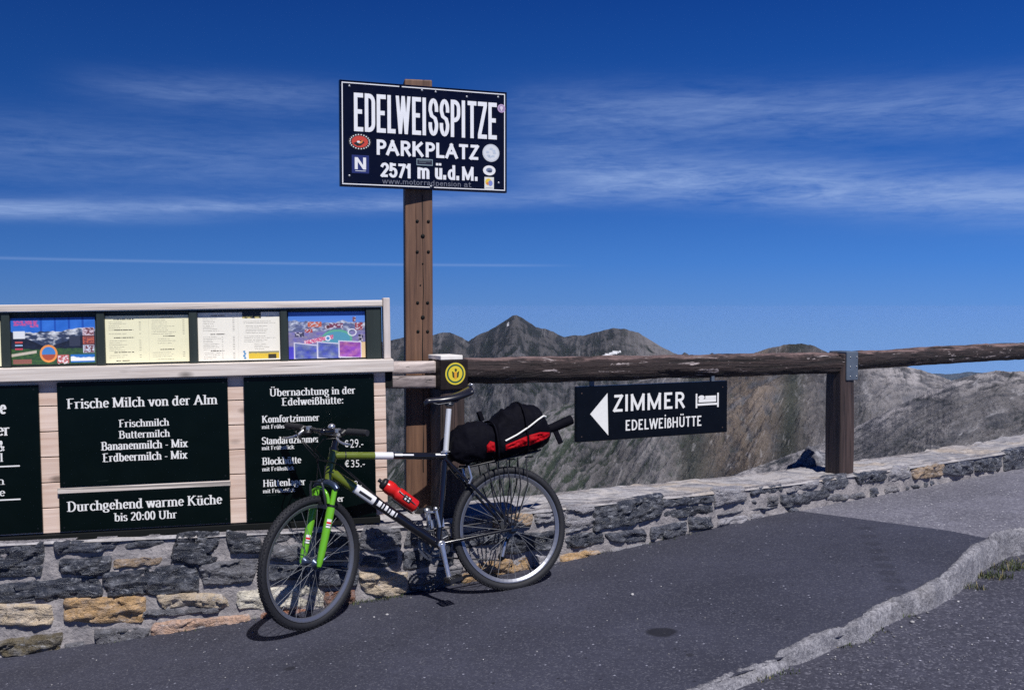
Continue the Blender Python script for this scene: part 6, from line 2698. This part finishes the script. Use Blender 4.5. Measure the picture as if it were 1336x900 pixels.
for s in (-1, 1):
    mb = MB()
    a, b = (bp[0], bp[1]) if s < 0 else (bp[-1], bp[-2])
    d = (b - a)
    a0 = a - d.normalized() * 0.004
    prof = []
    n = 13
    mb.tube([a0.lerp(a0 + d.normalized() * 0.125, k / n) for k in range(n + 1)], [0.0175 if k % 2 else 0.0158 for k in range(n + 1)], 14)
    mb.build('grip', M_grip, hb)
    # brake lever and shifter pod
    mb = MB()
    q = lambda x, y, z: MS @ (BC + Vector((x, s * y, z + 0.012)))
    mb.tube([q(-0.004, .150, 0), q(0.018, .148, -0.012)], [0.017, 0.012], 12, 1)
    mb.tube([q(0.014, .135, -0.012), q(0.040, .140, -0.030), q(0.055, .170, -0.042), q(0.058, .21, -0.050), q(0.050, .245, -0.052)], [0.009, 0.008, 0.0065, 0.0065, 0.006], 10, 0)
    mb.build('brake_lever', [M_alu, M_blk], hb)
    mb = MB()
    mb.sphere(q(0.008, .105, -0.022), (0.026, 0.026, 0.016), 14, 0)
    mb.tube([q(0.0, .105, -0.006), q(0.0, .105, 0.012)], 0.016, 14, 1)
    mb.tube([q(0.01, .100, -0.03), q(-0.02, .13, -0.045)], [0.006, 0.005], 8, 0)
    mb.build('shifter', [M_blk, M_alu], hb)
# bar bag clip / bell
mb = MB()
q = MS @ (BC + Vector((-0.006, 0.055, 0.030)))
mb.sphere(q, (0.020, 0.020, 0.016), 14)
mb.build('bell', M_alu, hb)
mb = MB()
q = lambda x, y, z: MS @ (BC + Vector((x, y, z)))
ht = lambda z, x=0.03, y=0.0: axis_at(z) + Vector((x, y, 0))
for s in (-1, 1):
    mb.tube([q(0.02, s * .12, -0.02), q(0.085, s * .09, -0.02), q(0.085, s * .03, -0.075), q(0.02, s * 0.03, -0.14), axis_at(0.80) + Vector((-0.05, s * 0.027, 0.0)), Vector((0.70, s * 0.02, 0.585))], 0.0030, 6)
    mb.tube([q(0.03, s * .16, -0.01), q(0.10, s * .10, 0.01), q(0.10, s * .02, -0.05), q(0.045, -s * 0.01, -0.12), MS @ (axis_at(0.735) + Vector((0.06, s * .02, 0)))], 0.0030, 6)
mb.build('cables', M_cable, bike)

# ---- seat post, saddle
mb = MB()
pt = Vector((0.262, 0, 1.052))
sd_ = (pt - SCp).normalized()
mb.tube([SCp + sd_ * 0.01, SCp + sd_ * 0.255], 0.0150, 18)
mb.build('seat_post', mat('bright_seat_post', (0.74, 0.75, 0.78), 0.35, 0.35), bike)
mb = MB()
mb.tube([SCp + sd_ * 0.008, SCp + sd_ * 0.030], 0.0195, 16)
mb.tube([SCp + sd_ * 0.02 + Vector((-0.03, 0.022, 0)), SCp + sd_ * 0.02 + Vector((-0.018, -0.022, 0))], 0.005, 8)
mb.tube([SCp + sd_ * 0.02 + Vector((-0.02, 0.022, 0)), SCp + sd_ * 0.02 + Vector((0.035, 0.024, 0.004))], 0.004, 8)
mb.build('seat_clamp', M_alu, bike)


def saddle():
    mb = MB()
    n, m = 26, 20
    vs, fs = [], []
    x0_, x1_ = 0.404, 0.128
    for i in range(n + 1):
        u = i / n
        x = x0_ + (x1_ - x0_) * u
        hwid = 0.018 + 0.060 * (u ** 2.4) + 0.006 * u
        if u > .93:
            hwid *= math.sqrt(max(0.02, 1 - ((u - .93) / .075) ** 2))
        if u < .10:
            hwid *= math.sqrt(max(0.04, 1 - ((.10 - u) / .105) ** 2))
        zt_ = 1.092 + 0.030 * u + 0.016 * u ** 4 - 0.012 * math.sin(u * math.pi) - (0.012 * (1 - u / .1) ** 2 if u < .1 else 0)
        th = 0.030 + 0.018 * u
        for j in range(m):
            a = 2 * math.pi * j / m
            cy, cz_ = math.cos(a), math.sin(a)
            yy = hwid * (abs(cy) ** 0.8) * (1 if cy > 0 else -1)
            zz = zt_ - 0.5 * th + 0.5 * th * (abs(cz_) ** 0.9) * (1 if cz_ > 0 else -1) - (0.16 * abs(yy) if u > .3 else 0.1 * abs(yy))
            vs.append((x, yy, zz))
    for i in range(n):
        for j in range(m):
            j2 = (j + 1) % m
            fs.append((i * m + j, i * m + j2, (i + 1) * m + j2, (i + 1) * m + j))
    fs.append(tuple(range(m - 1, -1, -1)))
    fs.append(tuple(range(n * m, n * m + m)))
    mb.add(vs, fs, 0, True)
    o = mb.build('saddle', mat('navy_saddle_cover', (0.010, 0.011, 0.020), 0.28, 0, 0.5, 0.2), bike)
    r = MB()
    for s in (-1, 1):
        r.tube([(0.375, s * 0.010, 1.068), (0.330, s * 0.018, 1.052), (0.225, s * 0.022, 1.055), (0.155, s * 0.035, 1.100)], 0.0035, 8)
    r.sphere(Vector((0.262, 0, 1.045)), (0.026, 0.024, 0.014), 12)
    r.build('saddle_rails', M_dalu, o)
    k = MB()
    k.sphere(Vector((0.133, 0.018, 1.137)), (0.012, 0.026, 0.012), 10)
    k.build('saddle_trim', M_alu, o)


saddle()

# ---- drivetrain (on the far, right-hand side) and the near crank
mb = MB()
for (rr, yy) in ((0.092, -0.050), (0.072, -0.043), (0.048, -0.037)):
    MX = Matrix.Translation(BBp + Vector((0, yy, 0))) @ Matrix.Rotation(R(90), 4, 'X')
    vs, fs = [], []
    nt = int(rr * 480)
    n = nt * 4
    for k in range(n):
        a = 2 * math.pi * k / n
        r_ = rr + (0.004 if k % 4 in (1, 2) else 0)
        for (r2, z2) in ((r_, -0.0012), (r_, 0.0012), (rr - 0.013, 0.0012), (rr - 0.013, -0.0012)):
            vs.append((r2 * math.cos(a), r2 * math.sin(a), z2))
    for k in range(n):
        k2 = (k + 1) % n
        for j in range(4):
            j2 = (j + 1) % 4
            fs.append((k * 4 + j, k * 4 + j2, k2 * 4 + j2, k2 * 4 + j))
    mb.add(vs, fs, 0, False, None, MX)
for k in range(5):
    a = 2 * math.pi * k / 5 + .3
    mb.tube([BBp + Vector((0, -0.046, 0)), BBp + Vector((0.08 * math.cos(a), -0.046, 0.08 * math.sin(a)))], [0.012, 0.006], 8)
mb.build('chainring', M_dalu, bike)


def crank(s, ang):
    mb = MB()
    d = Vector((math.cos(ang), 0, math.sin(ang)))
    y0 = s * 0.060
    a = BBp + Vector((0, y0, 0))
    b = a + d * 0.175 + Vector((0, s * 0.022, 0))
    mb.tube([a, a.lerp(b, .12), a.lerp(b, .5), a.lerp(b, .9), b], [0.018, 0.0155, 0.0125, 0.0125, 0.015], 14)
    mb.lathe([(0, -0.014), (0.020, -0.014), (0.021, 0.010), (0.010, 0.013), (0.009, 0.008), (0, 0.008)], 18, 0,
             Matrix.Translation(a) @ Matrix.Rotation(R(-90 * s), 4, 'X'))
    mb.lathe([(0, -0.012), (0.0155, -0.012), (0.0155, 0.010), (0.006, 0.012), (0, 0.012)], 16, 0, Matrix.Translation(b) @ Matrix.Rotation(R(-90 * s), 4, 'X'))
    c = mb.build('crank', M_alu, bike)
    p = MB()
    pc = b + Vector((0, s * 0.068, 0))
    p.tube([b, pc + Vector((0, s * 0.045, 0))], [0.007, 0.006], 8, 1)
    MP = Matrix.Translation(pc) @ Matrix.Rotation(R(8), 4, 'Y')
    for sx in (-1, 1):
        p.box(sx * 0.034 - 0.003, sx * 0.034 + 0.003, -0.045, 0.045, -0.010, 0.010, 0, None, MP)
    for sy in (-0.045, -0.015, 0.015, 0.045):
        p.box(-0.034, 0.034, sy - 0.0035, sy + 0.0035, -0.009, 0.009, 0, None, MP)
    for sx in (-1, 1):
        for k in range(6):
            p.box(sx * 0.034 - 0.003, sx * 0.034 + 0.003, -0.040 + k * 0.015, -0.034 + k * 0.015, 0.010, 0.015, 0, None, MP)
    p.build('pedal', [M_blk, M_alu], c)


crank(1, R(-94))
crank(-1, R(86))
mb = MB()
for i, rr in enumerate((0.054, 0.048, 0.042, 0.036, 0.030, 0.024)):
    mb.lathe([(0.012, -0.001), (rr, -0.001), (rr, 0.001), (0.012, 0.001)], 30, 0, Matrix.Translation((0, -0.024 - 0.005 * i, RW)) @ Matrix.Rotation(R(90), 4, 'X'), False)
mb.build('cassette', M_dalu, bike)
mb = MB()
J1, J2 = Vector((0.022, -0.040, 0.262)), Vector((0.052, -0.040, 0.185))
for a, b in ((BBp + Vector((0.03, -0.043, 0.07)), Vector((0, -0.036, RW + 0.045))), (BBp + Vector((0.01, -0.043, -0.073)), J2 + Vector((0, 0, -0.022))), (J2 + Vector((-0.02, 0, 0)), J1 + Vector((0.02, 0, 0))), (J1 + Vector((-0.02, 0, 0)), Vector((-0.045, -0.036, RW)))):
    mb.tube([a, b], 0.0042, 6)
for k in range(12):
    t0, t1 = R(90 + k * 15), R(105 + k * 15)
    mb.tube([Vector((0.045 * math.cos(t0), -0.036, RW + 0.045 * math.sin(t0))), Vector((0.045 * math.cos(t1), -0.036, RW + 0.045 * math.sin(t1)))], 0.0042, 6)
mb.build('chain', mat('oily_chain', (0.06, 0.06, 0.065), 0.4, 0.7), bike)
mb = MB()
mb.tube([Vector((0.0, -0.060, 0.318)), Vector((-0.012, -0.068, 0.290)), Vector((0.018, -0.055, 0.262))], [0.012, 0.014, 0.011], 10)
for dy in (-0.007, 0.007):
    mb.tube([J1 + Vector((0, dy, 0)), J2 + Vector((0, dy, 0))], [0.011, 0.010], 10)
for j in (J1, J2):
    mb.lathe([(0, -0.005), (0.021, -0.005), (0.021, 0.005), (0, 0.005)], 16, 1, Matrix.Translation(j) @ Matrix.Rotation(R(90), 4, 'X'))
mb.build('rear_derailleur', [M_alu, M_blk], bike)
mb = MB()
fp = BBp.lerp(SCp, .30)
mb.tube([fp + Vector((0.0, -0.012, -0.012)), fp + Vector((0, -0.012, 0.024))], 0.021, 12)
mb.box(-0.030, 0.045, -0.050, -0.046, -0.035, 0.010, 0, None, Matrix.Translation(fp + Vector((0.0, 0, -0.02))))
mb.box(-0.030, 0.045, -0.036, -0.033, -0.035, 0.010, 0, None, Matrix.Translation(fp + Vector((0.0, 0, -0.02))))
mb.tube([fp + Vector((0.012, 0.010, -0.05)), fp + Vector((0.022, 0.012, 0.045))], [0.010, 0.008], 10)
mb.sphere(fp + Vector((0.024, 0.012, 0.048)), 0.013, 10)
mb.tube([fp + Vector((0.02, 0.0, 0.03)), fp + Vector((0.06, -0.01, 0.035)), fp + Vector((0.075, -0.02, 0.01))], [0.008, 0.008, 0.006], 8)
mb.build('front_derailleur', M_alu, bike)
# rear brake
mb = MB()
for s in (-1, 1):
    mb.tube([(0.222, s * 0.046, 0.610), (0.205, s * 0.052, 0.640), (0.215, s * 0.050, 0.705)], [0.008, 0.007, 0.0055], 8)
    mb.box(-0.026, 0.026, -0.006, 0.006, -0.006, 0.006, 1, None, Matrix.Translation((0.205, s * 0.028, 0.615)) @ Matrix.Rotation(R(48), 4, 'Y'))
mb.tube([(0.213, -0.052, 0.704), (0.213, 0.05, 0.704), (0.25, 0.03, 0.76)], 0.0035, 6, 1)
mb.build('rear_brake', [M_alu, M_blk], bike)
# bottle cage
mb = MB()
bd = (BBp - DT0).normalized()
bn = Vector((-bd.z, 0, bd.x))
bn = bn if bn.z > 0 else -bn
BA0, BA1 = Vector((0.693, 0, 0.688)), Vector((0.520, 0, 0.528))
bax = (BA1 - BA0).normalized()
bnn = Vector((-bax.z, 0, bax.x))
bnn = bnn if bnn.z > 0 else -bnn
for s in (-1, 1):
    pts = []
    c0, c1 = BA0.lerp(BA1, .45), BA1 + bax * 0.004
    pts = [c0 + Vector((0, s * 0.012, 0)) - bnn * 0.040, c1 + Vector((0, s * 0.012, 0)) - bnn * 0.040, c1 + Vector((0, s * 0.030, 0)) + bax * 0.004,
           c1 + Vector((0, s * 0.039, 0)) + bnn * 0.004 - bax * 0.04, c0 + Vector((0, s * 0.039, 0)) + bnn * 0.010, c0 + bnn * 0.040 + Vector((0, s * 0.004, 0))]
    mb.tube(pts, 0.0030, 8)
mb.build('bottle_cage', M_dalu, bike)
# rack
mb = MB()
ZR = 0.700
for s in (-1, 1):
    mb.tube([(0.24, s * 0.02, ZR + 0.005), (0.20, s * 0.055, ZR), (-0.20, s * 0.055, ZR + 0.030), (-0.235, s * 0.02, ZR + 0.035)], 0.0052, 8)
    for x in (0.115, 0.055, -0.005, -0.075, -0.125):
        xb = 0.028 + (x - 0.0) * 0.20
        mb.tube([(xb - 0.01, s * 0.070, 0.352), (x * 0.85, s * 0.078, 0.56), (x, s * 0.058, ZR + 0.008)], 0.0040, 8)
    mb.tube([(0.20, s * 0.03, ZR), (0.275, s * 0.030, 0.695)], 0.004, 6)
for x in (0.17, 0.06, -0.06, -0.17):
    mb.tube([(x, -0.055, ZR + 0.004), (x, 0.055, ZR + 0.004)], 0.004, 6)
mb.build('rack', M_blk, bike)

# ================================================================== WATER BOTTLE in its cage
BMx = Matrix.Translation(BA1) @ (-bax).to_track_quat('Z', 'Y').to_matrix().to_4x4()
bot = empty('water_bottle', KM @ BMx)
tag(bot, 'red plastic drinking bottle with a black cap, held in the cage on the down tube', 'bottle')
mb = MB()
Lb = (BA0 - BA1).length
mb.lathe([(0, 0), (0.032, 0), (0.0365, 0.006), (0.0365, Lb * .50), (0.0350, Lb * .53), (0.0310, Lb * .57), (0.0310, Lb * .61), (0.0350, Lb * .65), (0.0365, Lb * .70), (0.0365, Lb * .78), (0.033, Lb * .84), (0.029, Lb * .87)], 28)
mb.build('bottle_body', M_red, bot)
mb = MB()
mb.lathe([(0.0, Lb * .865), (0.031, Lb * .865), (0.031, Lb * .93), (0.026, Lb * .955), (0.012, Lb * .96), (0.009, Lb * 1.02), (0.011, Lb * 1.03), (0.011, Lb * 1.05), (0, Lb * 1.055)], 24)
mb.build('cap', M_blk, bot)
mb = MB()
for (a0, a1, h0, h1_, m) in ((-20, 30, .20, .40, 0), (-10, 24, .24, .28, 1), (-12, 20, .32, .36, 1)):
    vs = []
    for i in range(7):
        # side of the bottle that faces the road
        an = R(0 + a0 + (a1 - a0) * i / 6)
        dv = BMx.to_3x3().inverted() @ Vector((0, 1, 0))
        e1 = Vector((dv.x, dv.y, 0)).normalized()
        e2 = Vector((-e1.y, e1.x, 0))
        o = (e1 * math.cos(an) + e2 * math.sin(an)) * (0.0371 + 0.0004 * m)
        vs += [Vector((o.x, o.y, Lb * h0)), Vector((o.x, o.y, Lb * h1_))]
    mb.add(vs, [(2 * i, 2 * i + 1, 2 * i + 3, 2 * i + 2) for i in range(6)], m, True)
mb.build('print', [M_blk, M_wpaint], bot)

# ================================================================== BAG on the rack
bagM = KM @ Matrix.Translation((0.0, 0, 0.73))
bag = empty('rack_bag', bagM)
tag(bag, 'black and red bicycle bag with white piping, strapped on the rear rack', 'bag')
TOP = [(-0.300, .82), (-0.287, .895), (-0.262, .950), (-0.240, .978), (-0.20, 1.000), (-0.12, 1.010), (-0.06, 1.000), (-0.026, .984), (0.012, .955), (0.045, .925), (0.070, .922), (0.10, .938), (0.16, .945), (0.22, .930), (0.262, .900), (0.292, .840), (0.302, .78)]
BOT = [(-0.300, .795), (-0.285, .765), (-0.24, .745), (-0.15, .726), (-0.05, .714), (0.05, .708), (0.16, .706), (0.24, .716), (0.285, .74), (0.302, .775)]


def itp(tab, x):
    return float(np.interp(x, [p[0] for p in tab], [p[1] for p in tab]))


def bag_sec(x):
    t_, b_ = itp(TOP, x), itp(BOT, x)
    hw_ = 0.118
    if x > 0.03:
        hw_ = 0.118 - 0.012 * min(1, (x - 0.03) / 0.06)
    ex = min(x + 0.300, 0.302 - x)
    hw_ *= min(1.0, 0.30 + 0.70 * math.sqrt(max(0, min(1, ex / 0.09))))
    return t_, b_, hw_


def bag_y(x, z, n=2.7):
    t_, b_, hw_ = bag_sec(x)
    zm, hh = (t_ + b_) / 2, (t_ - b_) / 2 + 1e-6
    q = min(1, abs((z - zm) / hh))
    return hw_ * (1 - q ** n) ** (1 / n)


mb = MB()
n, m = 90, 40
vs, fs = [], []
for i in range(n + 1):
    x = -0.300 + 0.602 * i / n
    t_, b_, hw_ = bag_sec(x)
    zm, hh = (t_ + b_) / 2, (t_ - b_) / 2
    for j in range(m):
        a = 2 * math.pi * j / m
        c, s = math.cos(a), math.sin(a)
        e = 2 / 2.7
        yy = hw_ * abs(c) ** e * (1 if c > 0 else -1)
        zz = zm + hh * abs(s) ** e * (1 if s > 0 else -1)
        q = Vector((x * 11, yy * 11, zz * 11))
        w_ = 0.012 * mnoise.fractal(q, 0.8, 2, 3) - 0.016 * abs(mnoise.noise(Vector((q.x * 1.2 + q.z * .8, q.y, q.z * 2.4)) + Vector((3, 1, 0))))
        seam = -0.010 * math.exp(-((x - 0.052) / 0.010) ** 2)
        f = 1 + (w_ + seam) / max(0.05, hw_)
        vs.append((x, yy * f, zm + (zz - zm) * f - 0.73))
for i in range(n):
    for j in range(m):
        j2 = (j + 1) % m
        fs.append((i * m + j, i * m + j2, (i + 1) * m + j2, (i + 1) * m + j))
fs.append(tuple(range(m - 1, -1, -1)))
fs.append(tuple(range(n * m, n * m + m)))
mb.add(vs, fs, 0, True)


def f_cloth(c0, c1, sh=0.55):
    def fn(t, b):
        c = objco(t)
        n = t.noise(c, 26, 5, 0.6)
        t.link(t.mix(n, c0, c1), b.inputs['Base Color'])
        w = t.noise(c, 340, 2)
        bump(t, b, t.math('ADD', n, t.math('MULTIPLY', w, 0.12)), 0.5, 0.012)
        b.inputs['Specular IOR Level'].default_value = 0.07
    return fn


M_cloth = mat('black_nylon', rough=0.75, fn=f_cloth((0.0022, 0.0022, 0.0045), (0.005, 0.005, 0.010)))
M_redcloth = mat('red_nylon', rough=0.55, fn=f_cloth((0.27, 0.003, 0.008), (0.42, 0.006, 0.012)))
mb.build('bag_body', M_cloth, bag)


def patch(name, x0_, x1_, zlo, zhi, m_, lift=0.006, nx=28, nz=8):
    for s in (1, -1):
        mb = MB()
        vs = []
        for j in range(nz + 1):
            for i in range(nx + 1):
                x = x0_ + (x1_ - x0_) * i / nx
                a, b = zlo(x), zhi(x)
                z = a + (b - a) * j / nz
                e = min(i / nx, 1 - i / nx) * min(j / nz, 1 - j / nz) * 16
                w_ = 0.016 * mnoise.noise(Vector((x * 24 + z * 30, z * 52, 7))) + 0.012 * abs(mnoise.noise(Vector((x * 50 - z * 40, z * 60, 2))))
                y = bag_y(x, z) + lift * min(1, e * 3) + 0.004 + w_ * min(1, e)
                vs.append((x, s * y, z - 0.73))
        k = nx + 1
        f = [(j * k + i, (j + 1) * k + i, (j + 1) * k + i + 1, j * k + i + 1) for j in range(nz) for i in range(nx)]
        mb.add(vs, f if s > 0 else [q[::-1] for q in f], 0, True)
        mb.build(name, m_, bag)


zl = lambda x: itp(BOT, x) + 0.042
pz = [(-0.275, .845), (-0.20, .852), (-0.10, .838), (0.02, .806)]
patch('red_panel', -0.275, -0.128, lambda x: itp(BOT, x) + 0.045, lambda x: itp([(-0.275, .825), (-0.20, .834), (-0.128, .825)], x), M_redcloth)
patch('red_panel', -0.120, 0.012, lambda x: itp(BOT, x) + 0.050, lambda x: itp([(-0.12, .823), (0.012, .790)], x), M_redcloth)
patch('red_panel', 0.072, 0.118, lambda x: itp(BOT, x) + 0.056, lambda x: itp([(0.072, .812), (0.095, .822), (0.118, .800)], x), M_redcloth, 0.006, 10)
for s in (1, -1):
    mb = MB()
    pts = []
    for k in range(30):
        x = 0.012 - 0.285 * k / 29
        z = itp([(-0.273, .912), (-0.24, .920), (-0.20, .905), (-0.14, .872), (-0.06, .836), (0.012, .812)], x)
        pts.append((x, s * (bag_y(x, z) + 0.006), z - 0.73))
    mb.tube(pts, [0.0048] * 26 + [0.0055, 0.006, 0.006, 0.005], 8)
    mb.build('piping', mat('white_piping', (0.76, 0.76, 0.72), 0.6), bag)
# strap stub on top, tail strap roll and its hanging flap
mb = MB()
mb.box(-0.012, 0.012, -0.015, 0.015, 0.0, 0.055, 0, None, Matrix.Translation((0.095, 0.03, 0.205)) @ Matrix.Rotation(R(16), 4, 'Y'))
bevel(mb.build('strap_end', M_cloth, bag), 0.004)
for xs_ in (0.052, -0.126):
    mb = MB()
    pts = []
    t_, b_, hw_ = bag_sec(xs_)
    for k in range(25):
        a = 2 * math.pi * k / 24
        c, s = math.cos(a), math.sin(a)
        e = 2 / 2.7
        pts.append((xs_, (hw_ + 0.004) * abs(c) ** e * (1 if c > 0 else -1), (t_ + b_) / 2 + ((t_ - b_) / 2 + 0.004) * abs(s) ** e * (1 if s > 0 else -1) - 0.73))
    mb.tube(pts, 0.0065, 6)
    mb.build('compression_strap', M_cloth, bag)
mb = MB()
mb.tube([(-0.285, 0.02, 0.112), (-0.33, 0.022, 0.118), (-0.39, 0.026, 0.135), (-0.447, 0.03, 0.150)], [0.022, 0.026, 0.028, 0.027], 14)
bevel(mb.build('rolled_tail', M_cloth, bag), 0.004)
mb = MB()
mb.box(-0.016, 0.016, -0.006, 0.006, -0.085, 0.0, 0, None, Matrix.Translation((-0.335, 0.03, 0.105)) @ Matrix.Rotation(R(18), 4, 'Y'))
bevel(mb.build('strap_end', M_cloth, bag), 0.004)

# ================================================================== SMALL THINGS ON THE GROUND
def tufts(name, spots, hmax, seed):
    rnd = random.Random(seed)
    mb = MB()
    for (c, rad, n) in spots:
        for _ in range(n):
            a, r = rnd.uniform(0, 6.28), rad * math.sqrt(rnd.random())
            x, y = c.x + r * math.cos(a), c.y + r * math.sin(a) * 0.5
            z = c.z - 0.006
            h = hmax * rnd.uniform(0.35, 1.0)
            th = rnd.uniform(0, 6.28)
            lx, ly = math.cos(th) * h * rnd.uniform(.3, .9), math.sin(th) * h * rnd.uniform(.3, .9)
            w = rnd.uniform(0.0015, 0.003)
            px, py = -math.sin(th) * w, math.cos(th) * w
            g = rnd.uniform(0.6, 1.3)
            col = (0.042 * g, 0.062 * g, 0.018 * g) if rnd.random() < .75 else (0.20 * g, 0.17 * g, 0.07 * g)
            mb.add([(x - px, y - py, z), (x + px, y + py, z), (x + lx * .5 + px * .7, y + ly * .5 + py * .7, z + h * .7), (x + lx * .5 - px * .7, y + ly * .5 - py * .7, z + h * .7), (x + lx, y + ly, z + h)],
                   [(0, 1, 2, 3), (3, 2, 4)], 0, False, col)
    o = mb.build(name, mat(name + '_blades', rough=0.7, fn=lambda t, b: t.link(attr(t), b.inputs['Base Color'])))
    return o


def gp(px, py, dz=0.0, road=False):
    return ground_px(px, py, dz, road or dz == -1)


g1 = tufts('grass', [(gp(1290, 752, 0, True), .13, 200), (gp(1318, 742, 0, True), .11, 150), (gp(1325, 735, 0, True), .09, 90), (gp(1272, 768, 0, True), .07, 50)], 0.042, 1)
tag(g1, 'patch of short green and dry grass growing against the road side of the kerb', 'grass', kind='stuff')
wb = [(505, 781), (488, 786), (520, 777), (470, 790), (602, 768), (700, 752), (720, 748), (792, 729), (845, 716), (870, 708), (898, 702), (330, 818), (250, 834), (150, 850)]
spots = []
for k, (a, b) in enumerate(wb):
    s, _ = wall_px(a, b)
    p = wpt(s, 0, 0.03)
    spots.append((Vector((p.x, p.y, float(zg(p.x, p.y)))), .07, 60 if k < 4 else 22))
g2 = tufts('grass', spots, 0.030, 2)
tag(g2, 'sparse low weeds along the foot of the stone wall', 'weeds', kind='stuff')
kb = [(1005, 886), (1030, 876), (1100, 842), (1118, 836), (1132, 828), (1185, 803), (1150, 822)]
g3 = tufts('grass', [(gp(a, b, 0, True), .06, 30) for a, b in kb], 0.022, 3)
tag(g3, 'thin weeds in the joint between the kerb and the road', 'weeds', kind='stuff')


def pebbles():
    rnd = random.Random(5)
    mb = MB()
    pts = [(1190, 812, -1, .010), (1199, 806, -1, .007), (1176, 818, -1, .006), (1140, 838, -1, .006), (825, 776, .004, .010), (470, 792, .004, .006), (548, 773, .004, .006),
           (505, 802, .004, .008), (488, 805, .004, .005), (760, 744, .004, .006), (1210, 799, -1, .006), (1250, 785, -1, .007), (536, 780, .004, .006)]
    for _ in range(60):
        pts.append((rnd.uniform(20, 1000), rnd.uniform(760, 895), .004, rnd.uniform(.002, .004)))
    for _ in range(50):
        pts.append((rnd.uniform(1050, 1330), rnd.uniform(800, 895), -1, rnd.uniform(.002, .005)))
    for (a, b, dz, r) in pts:
        c = gp(a, b, dz)
        if c.y > float(wy_at(c.x)) - 0.06:
            continue
        M = Matrix.Translation(c + Vector((0, 0, r * .4))) @ Matrix.Rotation(rnd.uniform(0, 6), 4, 'Z')
        g = rnd.uniform(.16, .50)
        mb.sphere((0, 0, 0), (r * 1.3, r, r * .7), 6, 0, M, (g, g * .98, g * 1.0))
    o = mb.build('gravel', mat('grit', rough=0.9, fn=lambda t, b: t.link(attr(t), b.inputs['Base Color'])))
    tag(o, 'scattered grit and small stones lying on the asphalt', 'gravel', kind='stuff')


pebbles()
